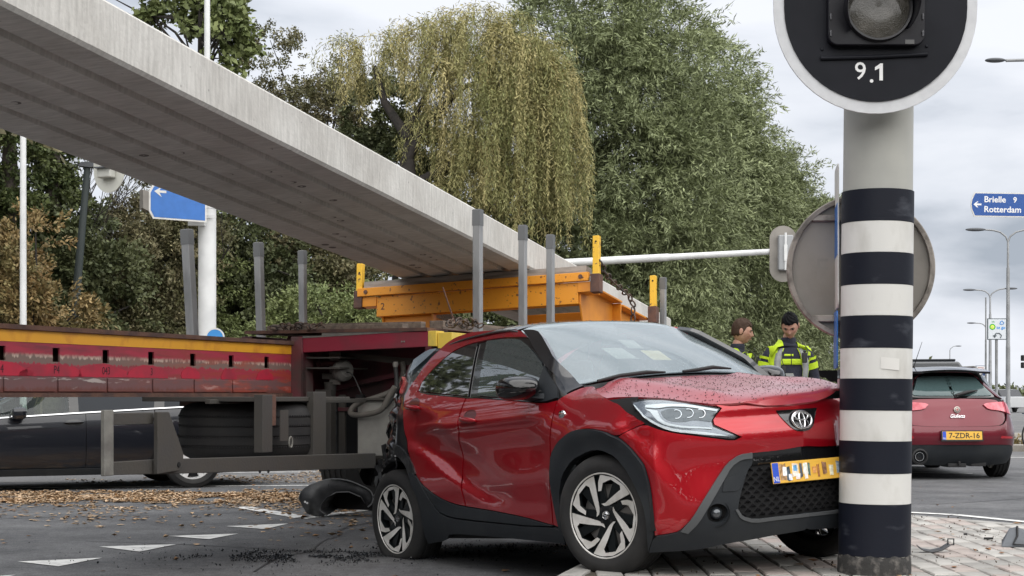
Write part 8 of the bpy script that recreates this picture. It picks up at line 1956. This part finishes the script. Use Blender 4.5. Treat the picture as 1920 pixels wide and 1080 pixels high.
# two far cars on the receding road
for (px_, Y_, m_, lb) in ((1909, 95, mat('far_silver', (.45, .46, .47), .3, coat=.5), 'distant pale car with lit headlights at the right edge'), (1893, 120, mat('far_grey', (.12, .13, .14), .4), 'farthest dark car on the road at the right edge')):
    fc = empty('distant_car', lb, 'car', Matrix.Translation(((px_ - 960) / 2900 * Y_, Y_, 0)))
    q = MB(); q.prism([(-.85, .3), (.85, .3), (.88, .8), (.80, .98), (-.80, .98), (-.88, .8)], 0, 3.8, 'y'); q.build('body', m_, fc, bevel=.05)
    q = MB(); q.prism([(1.1, .95), (1.9, 1.42), (3.2, 1.44), (3.8, .98)], -.66, .66, 'x'); q.build('cabin', M_gloss, fc, bevel=.04)
    for s in (-1, 1):
        q = MB(); q.box(s * .62 - .14, s * .62 + .14, -.02, .02, .62, .76); q.build('headlight', mat('lit_headlight', (.9, .9, .85), .3, emit=(1, .98, .9)), fc)
        for yw_ in (.7, 3.1): q = MB(); q.cyl((s * .88, yw_, .31), (s * .70, yw_, .31), .31, .31, 18); q.build('wheel', M_rub, fc)
# ================================================================ TREES
def leafmat(name, c1, c2, t_, rough=.6):
    m = mat(name, c1, rough, col2=c2, nscale=.9, nlo=.35, nhi=.65, tint=t_, island=.35, spec=.35, coord='Object')
    return m
def leaves(name, C, D, L_, W_, m, parent, tint, jitter=.35, sway=0.):
    """C leaf bases (n,3), D directions (n,3), lengths, widths"""
    n = len(C); D = D + RS.randn(n, 3) * jitter; D /= np.linalg.norm(D, axis=1)[:, None] + 1e-9
    A = RS.randn(n, 3); S_v = np.cross(D, A); S_v /= np.linalg.norm(S_v, axis=1)[:, None] + 1e-9
    V = np.zeros((n, 4, 3)); V[:, 0] = C; V[:, 1] = C + D * (L_ * .45)[:, None] + S_v * (W_ * .5)[:, None]; V[:, 2] = C + D * L_[:, None]; V[:, 3] = C + D * (L_ * .45)[:, None] - S_v * (W_ * .5)[:, None]
    F = np.arange(n * 4).reshape(n, 4)
    return npmesh(name, V.reshape(-1, 3), F, m, parent, attr=np.repeat(tint, 4))
def broad_tree(name, label, base, lobes, trunk, n, m, bark, leaf=(.10, .07), sprays=240, group=None, cat='tree', seed=0, droop=.2, sig=.05, inner=.25, limbs=True, bough=.75, twig=.55):
    """lobes: list of (x, y, z, rx, ry, rz) relative to the base; sprays spread over and inside the lobes, leaves round the sprays"""
    rs = np.random.RandomState(seed + 5); root = empty(name, label, cat, Matrix.Translation(base), group)
    lw = np.array([(l[3] * l[4] * l[5]) ** .66 for l in lobes]); lw /= lw.sum()
    nb_ = max(6, int(sprays / 14)); bl = rs.choice(len(lobes), nb_, p=lw); L6 = np.array(lobes)[bl]
    d = rs.randn(nb_, 3); d /= np.linalg.norm(d, axis=1)[:, None]; r_ = np.where(rs.rand(nb_) < inner, rs.rand(nb_) * .7, .72 + .33 * rs.rand(nb_))
    bc = L6[:, :3] + d * L6[:, 3:] * r_[:, None]; brad = bough * (.6 + .7 * rs.rand(nb_)); bt = rs.rand(nb_)
    kb = rs.randint(0, nb_, sprays); d2 = rs.randn(sprays, 3) + d[kb] * 1.1 + np.array([0, 0, .35]); d2 /= np.linalg.norm(d2, axis=1)[:, None]
    sp_ = bc[kb] + d2 * (brad[kb] * (.55 + .5 * rs.rand(sprays)))[:, None] * np.array([1, 1, .8]); sp_[:, 2] = np.maximum(sp_[:, 2], .1)
    td = d2 * 1.0 + d[kb] * .5 + rs.randn(sprays, 3) * .35; td /= np.linalg.norm(td, axis=1)[:, None]; tl_ = twig * (.6 + .7 * rs.rand(sprays))
    k = rs.randint(0, sprays, n); t_ = rs.rand(n); C = sp_[k] + td[k] * (tl_[k] * t_)[:, None]; C[:, 2] -= droop * tl_[k] * t_ ** 2; C += rs.randn(n, 3) * sig
    D = td[k] * .9 + rs.randn(n, 3) * .6; D[:, 2] -= droop * (.3 + t_)
    L_ = leaf[0] * (.7 + .6 * rs.rand(n)); W_ = leaf[1] * (.7 + .6 * rs.rand(n))
    tint = np.clip(bt[kb[k]] * .55 + .3 * rs.rand(sprays)[k] + .25 * rs.rand(n) - .05, 0, 1)
    leaves('crown', C, D, L_, W_, m, root, tint, .25)
    if trunk:
        q = MB()
        for pts, rr_ in trunk: q.tube(pts, rr_, 10)
        if limbs:
            tips = sp_[rs.choice(sprays, min(sprays, 26), replace=False)]; t0_ = Vector(trunk[0][0][-1]); tb = Vector(trunk[0][0][max(0, len(trunk[0][0]) - 2)])
            for tp in tips:
                a = tb.lerp(t0_, rs.rand()); tpv = Vector(tp); mid = a.lerp(tpv, .5) + Vector((0, 0, .12 * (tpv - a).length)); q.tube([a, mid, tpv], [.05, .03, .010], 5)
        q.build('trunk', bark, root, smooth=60)
    return root
bark = mat('bark_grey', (.10, .085, .07), .9, col2=(.05, .042, .035), nscale=6, bump=.8, bscale=12, stretch=(1, 1, .3))
bark_d = mat('bark_dark', (.04, .034, .03), .9, col2=(.02, .018, .016), nscale=6, bump=.8, bscale=12)
LW1 = leafmat('white_willow_leaf', (.135, .16, .068), (.095, .12, .050), (.28, .315, .165)); LW2 = leafmat('yellow_willow_leaf', (.205, .215, .080), (.135, .155, .052), (.42, .36, .165))
LD = leafmat('dark_hedge_leaf', (.060, .080, .030), (.040, .056, .022), (.13, .14, .065)); LB = leafmat('brownish_leaf', (.105, .11, .046), (.07, .08, .032), (.20, .17, .095))
LO = leafmat('orange_leaf', (.13, .125, .045), (.09, .09, .035), (.40, .26, .12)); LI = leafmat('ivy_leaf', (.05, .075, .022), (.03, .05, .015), (.11, .13, .045)); LY = leafmat('light_green_leaf', (.13, .165, .06), (.09, .12, .04), (.20, .23, .09))
def at(px, py, Y): p = ray_at(px, py, Y); return p
def lobe(px, py, Y, wpx, hpx, base, dfac=.8):
    """ellipsoid of half sizes wpx, hpx (in sighted units) at depth Y, relative to base"""
    p = ray_at(px, py, Y) - Vector(base); s = Y / 2900; return (p.x, p.y, p.z, wpx * s, wpx * s * dfac, hpx * s)
# ---- row of white willows on the right, receding
def willow_row(label, px, Y, lobes, n, sprays, seed, m=LW1):
    b0 = Vector(((px - 960) / 2900 * Y, Y, 0)); tr = [([(0, 0, -.2), (.1, 0, 2.2), (-.1, .1, 4.5), (.1, 0, 7.5)], [.34, .26, .2, .08]), ([(.0, 0, 1.8), (.9, -.3, 4.2), (1.5, -.4, 7)], [.18, .12, .05]), ([(0, 0, 2.0), (-1.0, -.2, 4.4), (-1.6, .1, 7.4)], [.18, .12, .05])]
    return broad_tree('willow_tree', label, b0, [lobe(*l, b0) for l in lobes], tr, n, m, bark, leaf=(.21, .042), sprays=sprays * 5, group='tall willows behind the crash', seed=seed, sig=.06, droop=.35, inner=.30, bough=.85, twig=.8)
willow_row('tallest grey green willow, just right of the weeping willow', 1150, 50, [(1130, 130, 50, 110, 130), (1060, 90, 50, 55, 85), (1190, 60, 50, 75, 70), (1240, 160, 50, 90, 130), (1150, 330, 50, 150, 170), (1120, 520, 50, 150, 130), (1250, 400, 50, 120, 200), (1180, 640, 50, 150, 90)], 200000, 1500, 1)
willow_row('second willow of the row, its crown stepping down to the right', 1330, 56, [(1310, 190, 56, 80, 110), (1360, 240, 56, 65, 90), (1330, 380, 56, 110, 150), (1380, 330, 56, 65, 100), (1330, 560, 56, 130, 130), (1400, 480, 56, 70, 120), (1390, 620, 56, 80, 70)], 120000, 950, 2)
willow_row('third willow of the row, rising behind the two officers', 1450, 62, [(1425, 330, 62, 50, 70), (1460, 380, 62, 45, 70), (1440, 480, 62, 70, 110), (1490, 440, 62, 38, 70), (1450, 590, 62, 80, 80), (1500, 560, 62, 42, 90)], 80000, 620, 3)
willow_row('lowest willow at the right end of the row beside the round sign', 1525, 68, [(1520, 420, 68, 32, 50), (1545, 470, 68, 26, 70), (1525, 560, 68, 42, 90), (1545, 620, 68, 26, 55), (1500, 640, 68, 40, 50)], 40000, 320, 4, LW1)
# ---- weeping willow
WY = 44.; wb = Vector(((800 - 960) / 2900 * WY, WY, 0)); root = empty('weeping_willow', 'golden green weeping willow hanging over the concrete slab', 'tree', Matrix.Translation(wb))
rs = np.random.RandomState(3); CC, DD, TT = [], [], []
def wl(px, py): p = ray_at(px, py, WY) - wb; return p.x, p.z
crowns = [(690, 120, 42, 60, 70), (655, 90, 20, 26, 120), (745, 130, 50, 60, 100), (800, 70, 60, 40, 110), (880, 55, 60, 45, 150), (950, 90, 60, 45, 190), (1010, 120, 50, 40, 230), (1040, 150, 26, 35, 240), (870, 130, 80, 50, 180), (940, 190, 80, 60, 230), (1010, 230, 65, 60, 230),
          (1050, 300, 24, 50, 160), (835, 250, 46, 50, 110), (900, 300, 60, 60, 130), (980, 340, 60, 60, 130), (1010, 400, 34, 50, 80), (860, 360, 40, 30, 60), (960, 45, 26, 22, 70), (1010, 85, 22, 18, 60), (900, 22, 20, 14, 40), (720, 70, 18, 22, 60), (640, 75, 12, 14, 90)]
s44 = WY / 2900
for (px, py, rx, rz, ln) in crowns:
    cxx, czz = wl(px, py)
    for h_ in range(max(4, int(rx * (.34 if px < 760 else .56)))):
        d = rs.randn(3); d /= np.linalg.norm(d); d[2] = abs(d[2]) * .9; r_ = rs.rand() ** .35
        hx, hy, hz = cxx + d[0] * rx * s44 * r_, d[1] * rx * s44 * r_ * .9, czz + d[2] * rz * s44 * r_
        ow = np.array([d[0], d[1]]) * (.3 + .5 * rs.rand()) + rs.randn(2) * .08; hl = ln * s44 * (.35 + .75 * rs.rand()); ht = rs.rand()
        for i in range(rs.randint(7, 13)):
            x0, y0, z0 = hx + rs.randn() * .11, hy + rs.randn() * .11, hz + rs.randn() * .10; Ls = hl * (.55 + .5 * rs.rand()); k = max(6, int(Ls / .045))
            t_ = np.linspace(0, 1, k); ph = rs.rand() * 6.28; e_ = 1 - np.exp(-t_ * 4)
            px_ = x0 + ow[0] * e_ + .04 * np.sin(t_ * 5 + ph); py_ = y0 + ow[1] * e_ + .04 * np.cos(t_ * 4 + ph); pz_ = z0 + .16 * np.sin(np.minimum(t_ * 7, np.pi)) - Ls * t_
            CC.append(np.stack([px_, py_, pz_], 1)); DD.append(np.stack([rs.randn(k) * .5 + ow[0] * np.exp(-t_ * 5) * 2, rs.randn(k) * .5, -np.ones(k) * .9 + 1.2 * np.exp(-t_ * 8)], 1)); TT.append(np.clip(ht * .75 + .1 * rs.randn() + .2 * rs.rand(k), 0, 1))
CC = np.vstack(CC); DD = np.vstack(DD); TT = np.concatenate(TT); nL = len(CC)
leaves('crown', CC, DD, .14 * (.7 + .6 * rs.rand(nL)), .024 * (.7 + .6 * rs.rand(nL)), LW2, root, TT, .30)
q = MB()
def wpt(px, py, dy=0.): x, z = wl(px, py); return (x, dy, z)
q.tube([(.2, 0, -.2), (.1, 0, 2.4), wpt(770, 420), wpt(763, 300)], [.42, .36, .28, .22], 12)
for pts in ([(763, 300), (770, 230), (800, 170), (820, 110)], [(763, 300), (800, 225), (870, 160), (930, 130)], [(765, 260), (720, 190), (700, 120)], [(770, 350), (880, 290), (960, 250), (1030, 200)], [(775, 400), (900, 400), (970, 330)]):
    q.tube([wpt(a, c_, .15 * i) for i, (a, c_) in enumerate(pts)], [.16, .11, .07, .03][:len(pts)], 8)
q.build('trunk', bark_d, root, smooth=60)
# ---- airy dark tree between slab and willow, ivy trunks, bushes behind the trailer
def T(name, label, px, Y, lobes, n, m, sprays, seed, leaf=(.11, .075), trunk=True, cat='tree', group=None, sig=.05, bk=bark_d, inner=.25, h=5., bough=.5, twig=.4, dens=1.9):
    b0 = Vector(((px - 960) / 2900 * Y, Y, 0)); tr = [([(0, 0, -.1), (.05, 0, h * .4), (0, .05, h * .75), (.1, 0, h)], [.16, .13, .09, .04])] if trunk else None
    return broad_tree(name, label, b0, [lobe(*l, b0) for l in lobes], tr, int(n * dens), m, bk, leaf=(leaf[0] * .78, leaf[1] * .72), sprays=int(sprays * 3.2), bough=bough, twig=twig, seed=seed, cat=cat, group=group, sig=sig, inner=inner)
T('alder_tree', 'airy dark tree with brownish leaves between the slab and the weeping willow', 600, 49, [(560, 200, 49, 80, 50), (630, 220, 49, 60, 70), (505, 110, 49, 42, 34), (590, 120, 49, 34, 30), (670, 280, 49, 60, 60), (490, 240, 49, 50, 60)], 26000, LB, 300, 11, h=7.5, inner=.4, dens=1.3, bough=.55)
T('alder_tree', 'dark green tree standing close behind the limbs of the weeping willow', 740, 47, [(740, 260, 47, 90, 90), (700, 350, 47, 100, 80), (800, 330, 47, 90, 90), (850, 430, 47, 120, 90)], 26000, LD, 380, 12, leaf=(.16, .10), h=7)
T('maple_tree', 'tree top with large hanging leaves behind the slim pole at the upper left', 370, 34, [(360, 60, 34, 70, 70), (400, 20, 34, 40, 45), (325, 25, 34, 30, 24), (400, 105, 34, 30, 30), (228, 5, 34, 16, 10)], 5200, LY, 60, 13, leaf=(.20, .16), h=9.5, inner=.4, dens=1.0, bough=.45)
def ivy_trunk(label, px, top_y, Y, seed, w=40, lean=0., bare=None):
    b0 = Vector(((px - 960) / 2900 * Y, Y, 0)); zt4 = EYE + (740 - top_y) / 2900 * Y; s = Y / 2900
    L2 = [lobe(px + lean * i, 700 - (700 - top_y - 30) * i / 5, Y, w * (1.15 - .09 * i), 70, b0) for i in range(6)]
    tr = [([(0, 0, -.1), (lean * 2 * s, 0, zt4 * .5), (lean * 4 * s, 0, zt4 * .9), (lean * 5 * s, 0, zt4 * 1.25)], [.22, .19, .15, .06])]
    return broad_tree('ivy_tree', label, b0, L2, tr, 26000, LI, bark, leaf=(.085, .07), sprays=900, seed=seed, group='ivy covered trunks at the left', sig=.05, droop=.5, inner=.2, limbs=False, bough=.28, twig=.25)
ivy_trunk('ivy smothered trunk at the left edge', 18, 250, 30, 21, 36)
ivy_trunk('ivy smothered trunk just right of the slim white lamp post', 88, 300, 31, 22, 30, 3)
# bare twiggy saplings against the sky
q = MB(); rs = np.random.RandomState(9)
b0 = ray_at(240, 640, 33); b0.z = 0
def twig(p, d, l_, r_, dep):
    e1 = p + d * l_; q.tube([p, p + d * l_ * .5 + Vector((rs.randn() * .03, 0, 0)), e1], [r_, r_ * .8, r_ * .6], 4)
    if dep > 0:
        for _k in range(3):
            d2 = (d + Vector((rs.randn() * .45, rs.randn() * .45, .15))).normalized(); twig(p.lerp(e1, .35 + .6 * rs.rand()), d2, l_ * .62, r_ * .55, dep - 1)
for k in range(4): twig(Vector((rs.randn() * .5, rs.randn() * .5, 0)), Vector((rs.randn() * .12, 0, 1)).normalized(), 3.9, .035, 4)
o = q.build('bare_sapling', bark_d, fix=False); o.location = b0; tag(o, 'bare twiggy sapling against the sky right of the ivy trunks', 'tree')
q = MB(); b0 = ray_at(130, 640, 32); b0.z = 0
for k in range(4): twig(Vector((rs.randn() * .4, rs.randn() * .5, 0)), Vector((rs.randn() * .10, 0, 1)).normalized(), 4.1, .03, 4)
o = q.build('bare_sapling', bark_d, fix=False); o.location = b0; tag(o, 'bare twigs standing between the two ivy covered trunks', 'tree')
T('autumn_bush', 'orange brown autumn bush at the left edge above the red beam', 60, 27, [(15, 560, 27, 50, 60), (60, 480, 27, 40, 28), (100, 600, 27, 40, 40), (30, 640, 27, 90, 45)], 13000, LO, 160, 31, leaf=(.12, .06), cat='bush', trunk=True, h=1.6)
T('bush', 'dark green undergrowth between autumn bush and leaning lamp', 160, 31, [(120, 520, 31, 80, 90), (180, 600, 31, 90, 110), (90, 640, 31, 150, 90), (150, 450, 31, 40, 60)], 26000, LD, 300, 32, leaf=(.12, .09), cat='bush', h=2.5)
T('bush', 'tall brownish shrub behind the leaning lamp', 250, 33, [(260, 420, 33, 70, 65), (230, 520, 33, 90, 110), (310, 480, 33, 80, 90), (260, 640, 33, 120, 90), (330, 390, 33, 40, 40)], 34000, LB, 420, 33, leaf=(.10, .06), cat='bush', h=4, inner=.35)
T('bush', 'mottled shrub with pale leaves left of the thick white mast', 330, 35, [(340, 430, 35, 70, 70), (330, 560, 35, 100, 120), (380, 640, 35, 120, 80)], 24000, LY, 280, 34, leaf=(.10, .06), cat='bush', h=3.6, inner=.3)
T('hedge_tree', 'dark dense tree directly right of the thick white mast', 460, 36, [(450, 450, 36, 80, 70), (500, 520, 36, 90, 110), (430, 590, 36, 90, 110), (520, 640, 36, 120, 90)], 34000, LD, 380, 35, leaf=(.13, .10), h=4)
T('hedge_tree', 'dark tree with reddish leaves behind the stakes of the far row', 580, 37, [(560, 500, 37, 80, 60), (600, 560, 37, 80, 80), (640, 520, 37, 60, 60), (570, 650, 37, 130, 80)], 24000, LB, 300, 36, leaf=(.12, .09), h=3.6)
T('hedge_tree', 'bright green shrub low behind the trailer deck left of the orange cradle', 620, 33, [(620, 620, 33, 80, 55), (680, 600, 33, 50, 50), (540, 640, 33, 70, 40), (660, 660, 33, 90, 50)], 17000, LY, 220, 37, leaf=(.11, .06), h=2, cat='bush')
T('hedge_tree', 'dark trees filling the gap behind the orange cradle', 860, 45, [(800, 520, 45, 130, 110), (930, 520, 45, 130, 120), (1040, 560, 45, 120, 120), (720, 500, 45, 80, 110), (860, 640, 45, 200, 90), (1100, 640, 45, 120, 80)], 40000, LD, 420, 38, leaf=(.18, .12), h=5)
# a wood beside the road out of view on the left (it is what the car's flank mirrors) and a far belt of trees at the horizon
for i, (x, y) in enumerate(((-13, 27), (-17, 21), (-21, 14), (-24, 6))):
    src = None
    rr = broad_tree('roadside_tree', ('first', 'second', 'third', 'last')[i] + ' roadside tree beyond the left edge of the view', Vector((x, y, 0)), [(0, 0, 4.5, 3, 3, 3), (1, .5, 7, 2, 2, 2.4), (-1, 0, 2.2, 3, 3, 2.2)], [([(0, 0, -.1), (0, 0, 3), (.1, 0, 6)], [.25, .2, .08])], 9000, LD if i % 2 else LB, bark_d, leaf=(.26, .18), sprays=500, seed=60 + i, sig=.1, bough=1.2, twig=.9)
def far_belt(name, label, pts, hgt, n, m, leaf):
    rs2 = np.random.RandomState(77); C = []
    for (x0, y0), (x1, y1) in zip(pts[:-1], pts[1:]):
        k = n // (len(pts) - 1); t_ = rs2.rand(k); hmod = .65 + .35 * np.sin(t_ * 37) * np.sin(t_ * 13 + 1); C.append(np.stack([x0 + (x1 - x0) * t_ + rs2.randn(k) * 3, y0 + (y1 - y0) * t_ + rs2.randn(k) * 3, hgt * hmod * rs2.rand(k) ** .6], 1))
    C = np.vstack(C); k = len(C); o_ = leaves(name, C, rs2.randn(k, 3), leaf * (.6 + rs2.rand(k)), leaf * .6 * (.6 + rs2.rand(k)), m, None, rs2.rand(k)); tag(o_, label, kind='stuff')
far_belt('unseen_wood', 'unseen wood added around the junction to darken what the car paint mirrors', [(-26, 2), (-30, -14), (-16, -30), (8, -34), (28, -26), (40, -4), (44, 14)], 11, 20000, LD, 1.3)  # unseen tree belt, added behind the camera to darken the paint's reflections
far_belt('distant_trees', 'low belt of far trees along the horizon at the right', [(60, 330), (140, 330), (210, 360)], 3.2, 16000, LD, .8)
far_belt('distant_trees', 'low far trees behind the willow row', [(-30, 120), (14, 110), (26, 118)], 4.5, 20000, LD, .5)
# dry plants on the far island
T('dry_plant', 'dry brown plants on the far traffic island beside the wine red car', 1893, 31, [(1886, 838, 31, 16, 10), (1900, 842, 31, 18, 7)], 900, LO, 40, 90, leaf=(.10, .04), trunk=False, cat='plant', sig=.03, bough=.12, twig=.15)
